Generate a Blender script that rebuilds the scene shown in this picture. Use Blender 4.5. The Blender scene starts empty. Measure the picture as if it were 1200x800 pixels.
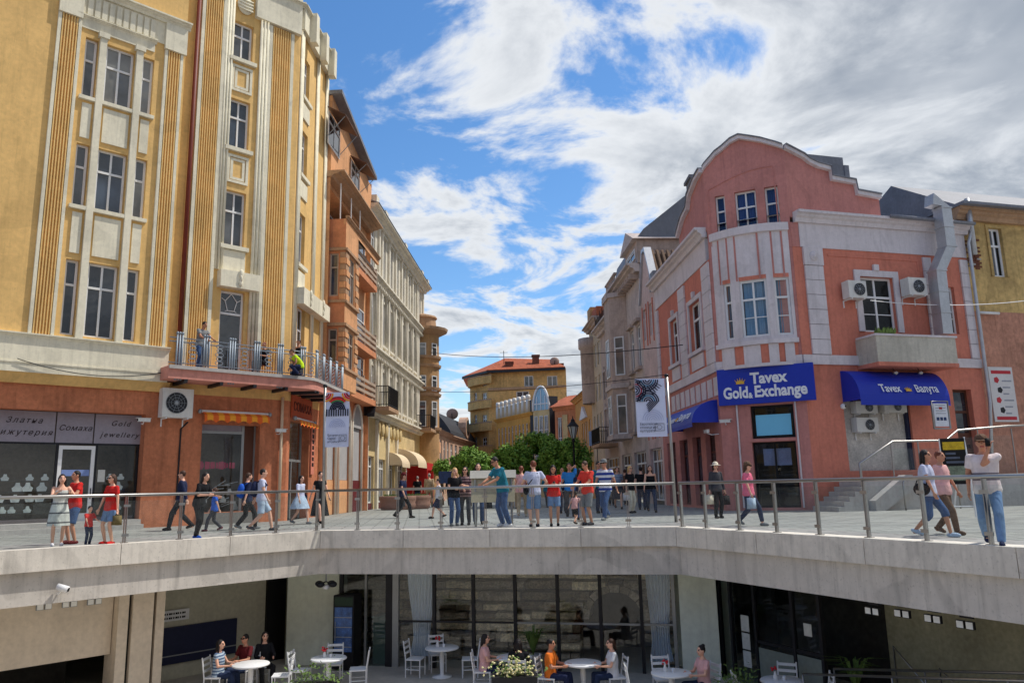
import bpy, bmesh, math, random
from mathutils import Matrix, Vector
R = math.radians
random.seed(7)
scn = bpy.context.scene
COL = bpy.data.collections.new('place')      # linked to the scene at the end
TMP = scn.collection
# ---------------------------------------------------------------- camera
CAM = Vector((0.0, 0.0, 1.1))
FPX = 900.0                     # focal length in pixels of the 1200 px wide photograph
PITCH, ROLL = math.atan(170/900), -0.0215
MC = Matrix.Rotation(math.pi/2+PITCH, 3, 'X') @ Matrix.Rotation(ROLL, 3, 'Z')
cd = bpy.data.cameras.new('camera'); cam = bpy.data.objects.new('camera', cd); COL.objects.link(cam)
cam.matrix_world = Matrix.Translation(CAM) @ MC.to_4x4()
cd.sensor_width = 36.0; cd.lens = FPX/1200*36; cd.clip_start = 0.1; cd.clip_end = 3000
scn.camera = cam
# ---------------------------------------------------------------- sky and sun
SUN_EL, SUN_AZ = R(58), R(74)      # azimuth clockwise from +Y: the sun stands to the right, a little beyond the square
w = bpy.data.worlds.new('World'); scn.world = w; w.use_nodes = True
nt = w.node_tree; nt.nodes.clear()
def N(t, **k):
    n = nt.nodes.new(t)
    for a, b in k.items(): setattr(n, a, b)
    return n
def L(a, b): nt.links.new(a, b)
def math_(op, a, b=None, c=None, clamp=False):
    n = N('ShaderNodeMath', operation=op, use_clamp=clamp)
    for i, x in enumerate((a, b, c)):
        if x is None: continue
        if hasattr(x, 'is_linked'): L(x, n.inputs[i])
        else: n.inputs[i].default_value = x
    return n.outputs[0]
sky = N('ShaderNodeTexSky', sky_type='NISHITA', sun_disc=False, sun_elevation=SUN_EL, sun_rotation=SUN_AZ, air_density=1.0, dust_density=0.4, ozone_density=3.0)
hs = N('ShaderNodeHueSaturation'); hs.inputs['Saturation'].default_value = 1.22; hs.inputs['Value'].default_value = 1.0
L(sky.outputs[0], hs.inputs['Color'])
tc = N('ShaderNodeTexCoord'); sp = N('ShaderNodeSeparateXYZ'); L(tc.outputs['Generated'], sp.inputs[0])
zz = math_('ADD', math_('MAXIMUM', sp.outputs[2], 0.0), 0.16)
cx = math_('DIVIDE', sp.outputs[0], zz); cy = math_('DIVIDE', sp.outputs[1], zz)
cb = N('ShaderNodeCombineXYZ'); L(cx, cb.inputs[0]); L(cy, cb.inputs[1]); cb.inputs[2].default_value = 3.1
def noise(scale, det, rough, dist, off=(0,0,0)):
    m = N('ShaderNodeMapping'); m.inputs['Location'].default_value = off; L(cb.outputs[0], m.inputs[0])
    n = N('ShaderNodeTexNoise'); n.inputs['Scale'].default_value = scale; n.inputs['Detail'].default_value = det
    n.inputs['Roughness'].default_value = rough; n.inputs['Distortion'].default_value = dist
    L(m.outputs[0], n.inputs['Vector']); return n.outputs[0]
SKYOFF = (6.3, 8.8, 0)
big = noise(2.3, 10, 0.60, 0.35, SKYOFF)
bank = math_('MULTIPLY_ADD', cx, 0.17, 0.050)            # the weather front: more cloud to the east (right)
bank = math_('MINIMUM', math_('MAXIMUM', bank, -0.03), 0.22)
horiz = math_('MULTIPLY', math_('SUBTRACT', 1.0, math_('MULTIPLY', sp.outputs[2], 4.2), clamp=True), 0.16)
dens = math_('ADD', math_('ADD', big, bank), horiz)
mr = N('ShaderNodeMapRange', interpolation_type='SMOOTHSTEP'); L(dens, mr.inputs[0])
mr.inputs[1].default_value = 0.50; mr.inputs[2].default_value = 0.60
thick = N('ShaderNodeMapRange', interpolation_type='SMOOTHSTEP'); L(dens, thick.inputs[0])
thick.inputs[1].default_value = 0.54; thick.inputs[2].default_value = 0.80
shn = noise(1.25, 5, 0.55, 0.3, (4.3, 2.2, 1.0))
shm = N('ShaderNodeMapRange'); L(shn, shm.inputs[0]); shm.inputs[1].default_value = 0.36; shm.inputs[2].default_value = 0.62
g = math_('MULTIPLY', thick.outputs[0], 1.15)
g = math_('MULTIPLY', g, math_('MULTIPLY_ADD', shm.outputs[0], -0.55, 1.0), clamp=True)
cmix = N('ShaderNodeMix', data_type='RGBA'); L(g, cmix.inputs[0])
cmix.inputs[6].default_value = (0.76, 0.78, 0.80, 1); cmix.inputs[7].default_value = (0.20, 0.24, 0.30, 1)
b1 = N('ShaderNodeBackground'); L(hs.outputs[0], b1.inputs[0]); b1.inputs[1].default_value = 0.105
b2 = N('ShaderNodeBackground'); L(cmix.outputs[2], b2.inputs[0]); b2.inputs[1].default_value = 0.70
mx = N('ShaderNodeMixShader'); L(math_('MULTIPLY', mr.outputs[0], 0.96), mx.inputs[0]); L(b1.outputs[0], mx.inputs[1]); L(b2.outputs[0], mx.inputs[2])
wo = N('ShaderNodeOutputWorld'); L(mx.outputs[0], wo.inputs[0])
sd = bpy.data.lights.new('sun', 'SUN'); sd.energy = 2.4; sd.angle = R(0.6); sd.color = (1.0, 0.95, 0.87)
so = bpy.data.objects.new('sun', sd); COL.objects.link(so)
sdir = Vector((math.sin(SUN_AZ)*math.cos(SUN_EL), math.cos(SUN_AZ)*math.cos(SUN_EL), math.sin(SUN_EL)))
so.rotation_euler = sdir.to_track_quat('Z', 'Y').to_euler()
so.location = (20, -10, 40)
vs = scn.view_settings
vs.view_transform = 'Standard'; vs.look = 'None'; vs.gamma = 1.0; vs.exposure = 0.75; vs.use_curve_mapping = False
# ---------------------------------------------------------------- geometry helpers
def ray(px, py): return MC @ Vector(((px-600)/FPX, (400-py)/FPX, -1.0))
def ground(px, py, z=0.0):
    d = ray(px, py); t = (z-CAM.z)/d.z; return CAM + d*t
def at(px, py, Y):
    d = ray(px, py); return CAM + d*((Y-CAM.y)/d.y)
ORG = {}
def srgb(r, g, b):
    f = lambda c: c/12.92 if c <= 0.04045 else ((c+0.055)/1.055)**2.4
    return (f(r/255), f(g/255), f(b/255))
def tag(o, label=None, cat=None, group=None, kind=None):
    if label: o['label'] = label
    if cat: o['category'] = cat
    if group: o['group'] = group
    if kind: o['kind'] = kind
    return o
def thing(name, loc, label, cat, group=None):
    o = bpy.data.objects.new(name, None); COL.objects.link(o); o.location = loc
    o.empty_display_size = 0.2
    ORG[o] = Vector(loc); return tag(o, label, cat, group)
ID = lambda u, d, z: Vector((u, d, z))
class G:
    """collects geometry; T maps local (u, d, z) to world"""
    def __init__(s, T=ID): s.v = []; s.f = []; s.T = T; s.mi = []
    def q(s, pts, m=0):
        n = len(s.v); s.v += [s.T(*p) for p in pts]; s.f.append(tuple(range(n, n+len(pts)))); s.mi.append(m)
    def box(s, u0, u1, d0, d1, z0, z1, m=0):
        n = len(s.v)
        s.v += [s.T(*p) for p in ((u0,d0,z0),(u1,d0,z0),(u1,d1,z0),(u0,d1,z0),(u0,d0,z1),(u1,d0,z1),(u1,d1,z1),(u0,d1,z1))]
        for a in ((0,3,2,1),(4,5,6,7),(0,1,5,4),(1,2,6,5),(2,3,7,6),(3,0,4,7)): s.f.append(tuple(n+i for i in a)); s.mi.append(m)
        return s
    def prism(s, poly, d0, d1, m=0, ax='uz'):
        """poly in (u,z) extruded along d; or ax='dz' (profile extruded along u); ax='ud' (plan extruded in z)"""
        P = {'uz': lambda a, b, e: (a, e, b), 'dz': lambda a, b, e: (e, a, b), 'ud': lambda a, b, e: (a, b, e)}[ax]
        n = len(s.v); k = len(poly)
        s.v += [s.T(*P(a, b, d0)) for a, b in poly] + [s.T(*P(a, b, d1)) for a, b in poly]
        s.f.append(tuple(range(n, n+k))); s.f.append(tuple(range(n+2*k-1, n+k-1, -1))); s.mi += [m, m]
        for i in range(k):
            j = (i+1) % k; s.f.append((n+i, n+k+i, n+k+j, n+j)); s.mi.append(m)
        return s
    def tube(s, pts, r, n=8, m=0, cap=True):
        P = [s.T(*p) for p in pts]; rr = r if isinstance(r, (list, tuple)) else [r]*len(P)
        b0 = len(s.v); up = None
        for i, p in enumerate(P):
            t = (P[min(i+1, len(P)-1)]-P[max(i-1, 0)]).normalized()
            if up is None: up = Vector((0,0,1)) if abs(t.z) < 0.9 else Vector((1,0,0))
            a = t.cross(up).normalized(); b = a.cross(t).normalized(); up = b
            for k in range(n):
                th = 2*math.pi*k/n; s.v.append(p + a*(math.cos(th)*rr[i]) + b*(math.sin(th)*rr[i]))
        for i in range(len(P)-1):
            for k in range(n):
                k2 = (k+1) % n; s.f.append((b0+i*n+k, b0+i*n+k2, b0+(i+1)*n+k2, b0+(i+1)*n+k)); s.mi.append(m)
        if cap:
            s.f.append(tuple(b0+k for k in range(n-1, -1, -1))); s.f.append(tuple(b0+(len(P)-1)*n+k for k in range(n))); s.mi += [m, m]
        return s
    def lathe(s, c, prof, n=14, m=0, a0=0, a1=2*math.pi, sx=1, sy=1):
        b0 = len(s.v); full = abs(a1-a0-2*math.pi) < 1e-6; k = n if full else n+1
        for r, z in prof:
            for i in range(k):
                th = a0+(a1-a0)*i/n; s.v.append(s.T(c[0]+r*math.cos(th)*sx, c[1]+r*math.sin(th)*sy, c[2]+z))
        for j in range(len(prof)-1):
            for i in range(n):
                i2 = (i+1) % k; s.f.append((b0+j*k+i, b0+j*k+i2, b0+(j+1)*k+i2, b0+(j+1)*k+i)); s.mi.append(m)
        return s
    def ell(s, c, r, nu=12, nv=8, m=0, M=None):
        b0 = len(s.v); c = Vector(c)
        def P(x, y, z):
            p = Vector((x*r[0], y*r[1], z*r[2]))
            if M is not None: p = M @ p
            return s.T(*(c+p))
        s.v.append(P(0,0,1))
        for j in range(1, nv):
            ph = math.pi*j/nv
            for i in range(nu):
                th = 2*math.pi*i/nu; s.v.append(P(math.sin(ph)*math.cos(th), math.sin(ph)*math.sin(th), math.cos(ph)))
        s.v.append(P(0,0,-1)); e = len(s.v)-1
        for i in range(nu):
            i2 = (i+1) % nu; s.f.append((b0, b0+1+i, b0+1+i2)); s.mi.append(m)
            for j in range(nv-2):
                a = b0+1+j*nu; s.f.append((a+i, a+nu+i, a+nu+i2, a+i2)); s.mi.append(m)
            a = b0+1+(nv-2)*nu; s.f.append((a+i, e, a+i2)); s.mi.append(m)
        return s
    def cap(s, p0, p1, r0, r1, n=10, m=0):
        """a closed tapered capsule"""
        p0 = Vector(p0); p1 = Vector(p1); t = p1-p0; Ln = max(t.length, 1e-5); t /= Ln
        pts = [p0-t*r0*0.98, p0-t*r0*0.75, p0-t*r0*0.35, p0, p1, p1+t*r1*0.35, p1+t*r1*0.75, p1+t*r1*0.98]
        rs = [r0*0.2, r0*0.66, r0*0.94, r0, r1, r1*0.94, r1*0.66, r1*0.2]
        return s.tube([tuple(p) for p in pts], rs, n, m)
    def build(s, name, mat, parent=None, smooth=False, label=None, mats=None):
        me = bpy.data.meshes.new(name)
        o0 = ORG.get(parent, Vector((0,0,0)))
        me.from_pydata([tuple(v-o0) for v in s.v], [], s.f)
        for mm in (mats or [mat]): me.materials.append(mm)
        if mats: me.polygons.foreach_set('material_index', s.mi)
        if smooth: me.polygons.foreach_set('use_smooth', [True]*len(me.polygons))
        me.update()
        o = bpy.data.objects.new(name, me); COL.objects.link(o)
        if parent is not None: o.parent = parent
        ORG[o] = o0
        if label: o['label'] = label
        return o
    def solo(s, name, mat, label, cat, group=None, base=None, smooth=False, mats=None):
        """one-mesh thing with its origin at its base"""
        b = Vector(base) if base is not None else Vector((sum(v.x for v in s.v)/len(s.v), sum(v.y for v in s.v)/len(s.v), min(v.z for v in s.v)))
        s.v = [v-b for v in s.v]
        o = s.build(name, mat, None, smooth, None, mats); o.location = b
        ORG[o] = b
        return tag(o, label, cat, group)
    def struct(s, name, mat, parent=None, smooth=False):
        o = s.build(name, mat, parent, smooth)
        if parent is None: o['kind'] = 'structure'
        return o
class Fa:
    """a facade plane: P0 left end, P1 right end as seen from outside; u to the right, d outward, z up"""
    def __init__(s, P0, P1):
        s.P = Vector((P0[0], P0[1])); e = Vector((P1[0], P1[1]))-s.P; s.len = e.length; s.U = e/s.len
        s.Nn = Vector((s.U.y, -s.U.x))
    def T(s, u, d, z):
        p = s.P+s.U*u+s.Nn*d; return Vector((p.x, p.y, z))
    def uz(s, px, py, d=0.0):
        r = ray(px, py); c = s.P+s.Nn*d-Vector((CAM.x, CAM.y)); r2 = Vector((r.x, r.y))
        t = c.dot(s.Nn)/r2.dot(s.Nn); h = CAM+r*t
        return (Vector((h.x, h.y))-s.P).dot(s.U), h.z
    def u(s, px, py, d=0.0): return s.uz(px, py, d)[0]
    def z(s, px, py, d=0.0): return s.uz(px, py, d)[1]
    def rect(s, x0, x1, yt, yb, d=0.0):
        ym = (yt+yb)/2; xm = (x0+x1)/2
        return s.u(x0, ym, d), s.u(x1, ym, d), s.z(xm, yb, d), s.z(xm, yt, d)   # u0,u1,z0,z1
    def g(s): return G(s.T)
    def sub(s, u0, u1, d=0.0):
        a = s.T(u0, d, 0); b = s.T(u1, d, 0); return Fa((a.x, a.y), (b.x, b.y))
def wall(F, u0, u1, z0, z1, holes, d=0.0, depth=0.25, g=None, m=0):
    """a wall sheet with rectangular openings and their reveals"""
    g = g or F.g()
    us = sorted(set([u0, u1]+[min(max(h[i], u0), u1) for h in holes for i in (0, 1)]))
    zs = sorted(set([z0, z1]+[min(max(h[i], z0), z1) for h in holes for i in (2, 3)]))
    for a, b in zip(us, us[1:]):
        run = None
        for c, e in zip(zs, zs[1:]):
            mu, mz = (a+b)/2, (c+e)/2
            if any(h[0] < mu < h[1] and h[2] < mz < h[3] for h in holes): continue
            g.q([(a,d,c),(b,d,c),(b,d,e),(a,d,e)], m)
    for h in holes:
        a, b, c, e = h[:4]; k = d-depth
        g.q([(a,d,c),(a,k,c),(a,k,e),(a,d,e)], m); g.q([(b,d,c),(b,d,e),(b,k,e),(b,k,c)], m)
        g.q([(a,d,e),(a,k,e),(b,k,e),(b,d,e)], m); g.q([(a,d,c),(b,d,c),(b,k,c),(a,k,c)], m)
    return g
# ---------------------------------------------------------------- materials
MAT = {}
def newmat(name):
    m = bpy.data.materials.new(name); m.use_nodes = True; t = m.node_tree
    return m, t, t.nodes['Principled BSDF']
def mat(name, col, rough=0.8, var=0.10, scale=1.2, streak=0.0, bump=0.0, bscale=30, metal=0.0, spec=0.3, grime=None):
    """plain material with cloudy variation, rain streaks and fine relief"""
    if name in MAT: return MAT[name]
    m, t, p = newmat(name); nn = t.nodes.new; lk = t.links.new
    p.inputs['Roughness'].default_value = rough; p.inputs['Metallic'].default_value = metal
    p.inputs['Specular IOR Level'].default_value = spec
    geo = nn('ShaderNodeNewGeometry'); out = None
    rgb = nn('ShaderNodeRGB'); rgb.outputs[0].default_value = (*col, 1); out = rgb.outputs[0]
    def mul(src, noise_out, lo, hi, fmin=0.3, fmax=0.7, tint=None):
        mr = nn('ShaderNodeMapRange'); lk(noise_out, mr.inputs[0]); mr.inputs[1].default_value = fmin; mr.inputs[2].default_value = fmax
        mr.inputs[3].default_value = lo; mr.inputs[4].default_value = hi
        vm = nn('ShaderNodeVectorMath'); vm.operation = 'SCALE'; lk(src, vm.inputs[0]); lk(mr.outputs[0], vm.inputs[3]); return vm.outputs[0]
    if var:
        n = nn('ShaderNodeTexNoise'); n.inputs['Scale'].default_value = scale; n.inputs['Detail'].default_value = 6; n.inputs['Roughness'].default_value = 0.65
        lk(geo.outputs['Position'], n.inputs['Vector']); out = mul(out, n.outputs[0], 1-var, 1+var)
        n = nn('ShaderNodeTexNoise'); n.inputs['Scale'].default_value = scale*9; n.inputs['Detail'].default_value = 4
        lk(geo.outputs['Position'], n.inputs['Vector']); out = mul(out, n.outputs[0], 1-var*0.7, 1+var*0.7)
    if streak:
        mp = nn('ShaderNodeMapping'); mp.inputs['Scale'].default_value = (3.2, 3.2, 0.22); lk(geo.outputs['Position'], mp.inputs[0])
        n = nn('ShaderNodeTexNoise'); n.inputs['Scale'].default_value = 1.7; n.inputs['Detail'].default_value = 5; n.inputs['Roughness'].default_value = 0.6
        lk(mp.outputs[0], n.inputs['Vector']); out = mul(out, n.outputs[0], 1.0, 1-streak, 0.5, 0.78)
    if streak:
        # old repairs: irregular patches, slightly off in tone, and scattered specks of dirt
        n = nn('ShaderNodeTexNoise'); n.inputs['Scale'].default_value = 0.55; n.inputs['Detail'].default_value = 2; n.inputs['Distortion'].default_value = 1.2
        lk(geo.outputs['Position'], n.inputs['Vector']); out = mul(out, n.outputs[0], 1.0, 1-streak*0.5, 0.56, 0.60)
        mp = nn('ShaderNodeMapping'); mp.inputs['Scale'].default_value = (9, 9, 0.6); lk(geo.outputs['Position'], mp.inputs[0])
        n = nn('ShaderNodeTexNoise'); n.inputs['Scale'].default_value = 1.0; n.inputs['Detail'].default_value = 6; n.inputs['Roughness'].default_value = 0.7
        lk(mp.outputs[0], n.inputs['Vector']); out = mul(out, n.outputs[0], 1.0, 1-streak*0.9, 0.55, 0.75)
        n = nn('ShaderNodeTexNoise'); n.inputs['Scale'].default_value = 22; n.inputs['Detail'].default_value = 3
        lk(geo.outputs['Position'], n.inputs['Vector']); out = mul(out, n.outputs[0], 1.0, 1-streak*0.8, 0.60, 0.72)
    lk(out, p.inputs['Base Color'])
    if bump:
        n = nn('ShaderNodeTexNoise'); n.inputs['Scale'].default_value = bscale; n.inputs['Detail'].default_value = 4
        lk(geo.outputs['Position'], n.inputs['Vector'])
        b = nn('ShaderNodeBump'); b.inputs['Strength'].default_value = bump; b.inputs['Distance'].default_value = 0.02; lk(n.outputs[0], b.inputs['Height']); lk(b.outputs[0], p.inputs['Normal'])
    MAT[name] = m; return m
def glass_mat(name, tint, refl=0.12, rough=0.02, haze=0.0):
    """a thin pane: mostly clear, mirror-like at grazing angles, a little dust"""
    if name in MAT: return MAT[name]
    m = bpy.data.materials.new(name); m.use_nodes = True; t = m.node_tree; t.nodes.clear(); nn = t.nodes.new; lk = t.links.new
    tr = nn('ShaderNodeBsdfTransparent'); tr.inputs[0].default_value = (*tint, 1)
    gl = nn('ShaderNodeBsdfGlossy'); gl.inputs['Roughness'].default_value = rough; gl.inputs[0].default_value = (0.95, 0.97, 1, 1)
    lw = nn('ShaderNodeLayerWeight'); lw.inputs[0].default_value = 0.5
    pw = nn('ShaderNodeMath'); pw.operation = 'POWER'; lk(lw.outputs['Facing'], pw.inputs[0]); pw.inputs[1].default_value = 5.0
    mr = nn('ShaderNodeMapRange'); lk(pw.outputs[0], mr.inputs[0]); mr.inputs[3].default_value = refl; mr.inputs[4].default_value = 0.8
    mx = nn('ShaderNodeMixShader'); lk(mr.outputs[0], mx.inputs[0]); lk(tr.outputs[0], mx.inputs[1]); lk(gl.outputs[0], mx.inputs[2])
    last = mx.outputs[0]
    if haze:
        df = nn('ShaderNodeBsdfDiffuse'); df.inputs[0].default_value = (0.7, 0.72, 0.74, 1)
        m2 = nn('ShaderNodeMixShader'); m2.inputs[0].default_value = haze; lk(last, m2.inputs[1]); lk(df.outputs[0], m2.inputs[2]); last = m2.outputs[0]
    o = nn('ShaderNodeOutputMaterial'); lk(last, o.inputs[0]); MAT[name] = m; return m
def pane_mat(name, col, rough=0.06, var=0.5):
    """a window pane with a dim room right behind it: dark, mirror-smooth, uneven old glass"""
    if name in MAT: return MAT[name]
    m, t, p = newmat(name); nn = t.nodes.new; lk = t.links.new
    p.inputs['Roughness'].default_value = rough; p.inputs['Specular IOR Level'].default_value = 0.7; p.inputs['IOR'].default_value = 1.6
    geo = nn('ShaderNodeNewGeometry'); n = nn('ShaderNodeTexNoise'); n.inputs['Scale'].default_value = 0.9; n.inputs['Detail'].default_value = 3
    lk(geo.outputs['Position'], n.inputs['Vector'])
    cr = nn('ShaderNodeMapRange'); lk(n.outputs[0], cr.inputs[0]); cr.inputs[1].default_value = 0.35; cr.inputs[2].default_value = 0.65; cr.inputs[3].default_value = 1-var; cr.inputs[4].default_value = 1+var
    rgb = nn('ShaderNodeRGB'); rgb.outputs[0].default_value = (*col, 1)
    vm = nn('ShaderNodeVectorMath'); vm.operation = 'SCALE'; lk(rgb.outputs[0], vm.inputs[0]); lk(cr.outputs[0], vm.inputs[3]); lk(vm.outputs[0], p.inputs['Base Color'])
    n2 = nn('ShaderNodeTexNoise'); n2.inputs['Scale'].default_value = 1.6; lk(geo.outputs['Position'], n2.inputs['Vector'])
    b = nn('ShaderNodeBump'); b.inputs['Strength'].default_value = 0.06; b.inputs['Distance'].default_value = 0.1; lk(n2.outputs[0], b.inputs['Height']); lk(b.outputs[0], p.inputs['Normal'])
    MAT[name] = m; return m
S = srgb
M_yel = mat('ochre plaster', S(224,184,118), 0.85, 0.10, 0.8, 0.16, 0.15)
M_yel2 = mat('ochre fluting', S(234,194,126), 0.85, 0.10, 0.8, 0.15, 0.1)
M_cream = mat('cream stucco', S(226,219,196), 0.85, 0.08, 0.8, 0.20, 0.12)
M_terra = mat('terracotta render', S(190,118,84), 0.85, 0.18, 0.9, 0.30, 0.3, 18)
M_pinkb = mat('dusty pink paint', S(205,140,125), 0.8, 0.10, 1.2, 0.2, 0.1)
M_lilac = mat('pale lilac stucco', S(212,204,206), 0.85, 0.07, 0.9, 0.16, 0.1)
M_rose = mat('rose render', S(192,130,122), 0.85, 0.10, 0.8, 0.18, 0.25, 25)
M_coral = mat('coral render', S(206,126,105), 0.85, 0.10, 0.8, 0.16, 0.25, 25)
M_white = mat('white window paint', S(225,225,225), 0.45, 0.05, 3, 0)
M_grey = mat('grey metal', S(150,155,160), 0.4, 0.06, 3, 0, metal=0.6)
M_steel = mat('brushed steel', S(165,163,160), 0.36, 0.05, 4, 0, metal=1.0)
M_dark = mat('dark metal', S(42,42,46), 0.45, 0.1, 3, 0, metal=0.3)
M_black = mat('black', S(18,18,20), 0.6, 0.1, 3)
M_conc = mat('grey concrete', S(176,172,168), 0.85, 0.10, 0.9, 0.16, 0.2)
M_lead = mat('lead roofing', S(122,124,132), 0.55, 0.14, 0.9, 0.2)
M_pane = pane_mat('dark pane', (0.020, 0.024, 0.030))
M_pane2 = pane_mat('blue pane', (0.035, 0.05, 0.075))
M_clear = glass_mat('clear glass', (0.90, 0.93, 0.93), 0.03)
M_pane3 = pane_mat('pane with net curtain', (0.16, 0.16, 0.15), 0.08, 0.35)
M_pane4 = pane_mat('pane with grey reflection', (0.06, 0.065, 0.07), 0.05, 0.5)  # a greyish reflection put into the pane colour
WRND = random.Random(11)
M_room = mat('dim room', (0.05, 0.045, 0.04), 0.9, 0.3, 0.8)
M_iron = mat('wrought iron', S(30,30,33), 0.5, 0.1, 5, metal=0.4)
M_tile = mat('orange roof tile', S(176,98,68), 0.85, 0.28, 1.6, 0.15, 0.5, 8)
M_rust = mat('rust red pipe', S(110,44,30), 0.55, 0.15, 2, 0.1)
# ---------------------------------------------------------------- common building parts
def window(F, r, root, d=-0.16, cols=2, trans=0.3, fw=0.06, fmat=None, pmat=None, midbar=0, name='window', room=False, curtain=None, bars=None):
    """timber window: frame with mullions and transom; every pane its own sub-part"""
    fmat = fmat or M_white; pmat = pmat or WRND.choice((M_pane, M_pane2, M_pane4, M_pane3, M_pane3))
    a, b, c, e = r; g = F.g(); t = 0.05
    g.box(a, a+fw, d, d+t, c, e); g.box(b-fw, b, d, d+t, c, e)
    g.box(a+fw, b-fw, d, d+t, c, c+fw); g.box(a+fw, b-fw, d, d+t, e-fw, e)
    zt = e-(e-c)*trans if trans else None
    us = [a+fw+(b-a-2*fw)*i/cols for i in range(cols+1)]; cells = []
    rows = [(c+fw, zt-fw*0.5), (zt+fw*0.5, e-fw)] if trans else [(c+fw, e-fw)]
    if trans: g.box(a+fw, b-fw, d+0.002, d+t+0.012, zt-fw*0.5, zt+fw*0.5)
    for i in range(1, cols):
        for z0, z1 in rows: g.box(us[i]-fw*0.45, us[i]+fw*0.45, d, d+t-0.004, z0, z1)
    for ri, (z0, z1) in enumerate(rows):
        for i in range(cols):
            x0 = us[i]+(fw*0.45 if i else 0); x1 = us[i+1]-(fw*0.45 if i < cols-1 else 0)
            if midbar and ri == 0:
                for k in range(midbar):
                    zb = z0+(z1-z0)*(k+1)/(midbar+1); g.box(x0, x1, d+0.004, d+t-0.008, zb-fw*0.22, zb+fw*0.22)
            cells.append((x0, x1, z0, z1))
    w_ = g.build(name, fmat, root)
    for x0, x1, z0, z1 in cells:
        h = F.g(); j = [d+0.014+WRND.uniform(0, 0.012) for _ in range(4)]      # old panes never sit quite flat
        h.q([(x0, j[0], z0), (x1, j[1], z0), (x1, j[2], z1), (x0, j[0]+j[2]-j[1], z1)]); h.build('pane', M_clear if room else (pmat if WRND.random() < 0.8 else M_pane4), w_)
    if room:
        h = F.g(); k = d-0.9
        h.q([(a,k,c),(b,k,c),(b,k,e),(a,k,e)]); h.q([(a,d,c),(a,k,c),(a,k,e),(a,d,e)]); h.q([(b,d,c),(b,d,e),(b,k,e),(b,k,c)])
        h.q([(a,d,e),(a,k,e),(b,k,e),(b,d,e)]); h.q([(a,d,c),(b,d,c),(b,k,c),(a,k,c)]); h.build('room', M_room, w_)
        if curtain:
            h = F.g(); n = 28
            for i in range(n):
                x0 = a+fw+(b-a-2*fw)*i/n; x1 = a+fw+(b-a-2*fw)*(i+1)/n
                d0 = d-0.10+0.03*math.sin(i*1.1); d1 = d-0.10+0.03*math.sin((i+1)*1.1)
                h.q([(x0,d0,c+0.02),(x1,d1,c+0.02),(x1,d1,e-0.02),(x0,d0,e-0.02)])
            h.build('curtain', curtain, w_, smooth=True)
    return w_
def slab(F, root, name, m, u0, u1, d0, d1, z0, z1, label=None):
    g = F.g(); g.box(u0, u1, d0, d1, z0, z1); return g.build(name, m, root, label=label)
def cornice(F, root, u0, u1, z, h, out, m, name='cornice', d=0.0):
    """moulded string course, three steps"""
    g = F.g()
    g.prism([(d-0.02, z), (d+out*0.35, z), (d+out*0.45, z+h*0.35), (d+out*0.7, z+h*0.5), (d+out*0.75, z+h*0.72), (d+out, z+h*0.75), (d+out, z+h), (d-0.02, z+h)], u0, u1, ax='dz')
    return g.build(name, m, root)
def text(s, size, m, name, parent, pos, U, Nv, extr=0.01, shear=0.0, bold=0.0, align='CENTER', up=Vector((0,0,1)), space=1.0, sx=1.0):
    """flat lettering as a mesh; U reading direction, Nv outward normal"""
    cu = bpy.data.curves.new('t', 'FONT'); cu.body = s; cu.size = size; cu.extrude = extr; cu.shear = shear; cu.offset = bold; cu.align_x = align; cu.space_character = space
    cu.resolution_u = 3
    o = bpy.data.objects.new('t', cu); TMP.objects.link(o)
    dg = bpy.context.evaluated_depsgraph_get(); me = bpy.data.meshes.new_from_object(o.evaluated_get(dg))
    bpy.data.objects.remove(o); bpy.data.curves.remove(cu)
    me.name = name; me.materials.clear(); me.materials.append(m)
    U = Vector(U).normalized(); Nv = Vector(Nv).normalized(); V = Vector(up)
    o0 = ORG.get(parent, Vector((0,0,0)))
    for v in me.vertices:
        c = v.co.copy(); v.co = Vector(pos)-o0 + U*c.x*sx + V*c.y + Nv*c.z
    ob = bpy.data.objects.new(name, me); COL.objects.link(ob); ob.parent = parent; ORG[ob] = o0
    return ob
# ================================================================ SETTING
CL = ground(375, 622.6); CR = ground(795, 618.3)
LLp = ground(30, 645); RRp = ground(1167, 641)
V2 = lambda p: Vector((p[0], p[1]))
CL, CR, LLp, RRp = V2(CL), V2(CR), V2(LLp), V2(RRp)
L1 = CL+(LLp-CL).normalized()*13.0; L2 = Vector((L1.x-1.0, 0.6))
R1 = CR+(RRp-CR).normalized()*14.0; R2 = Vector((R1.x+0.6, 0.6))
RING = [L2, L1, CL, CR, R1, R2]
def offs(poly, d):
    """offset an open polyline to its right-hand side (into the opening for +d)"""
    out = []
    for i, p in enumerate(poly):
        ns = []
        for a, b in ((i-1, i), (i, i+1)):
            if 0 <= a and b < len(poly):
                e = (poly[b]-poly[a]).normalized(); ns.append(Vector((e.y, -e.x)))
        n = sum(ns, Vector((0,0))); n.normalize(); k = d/max(0.3, n.dot(ns[0])); out.append(p+n*k)
    return out
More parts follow.
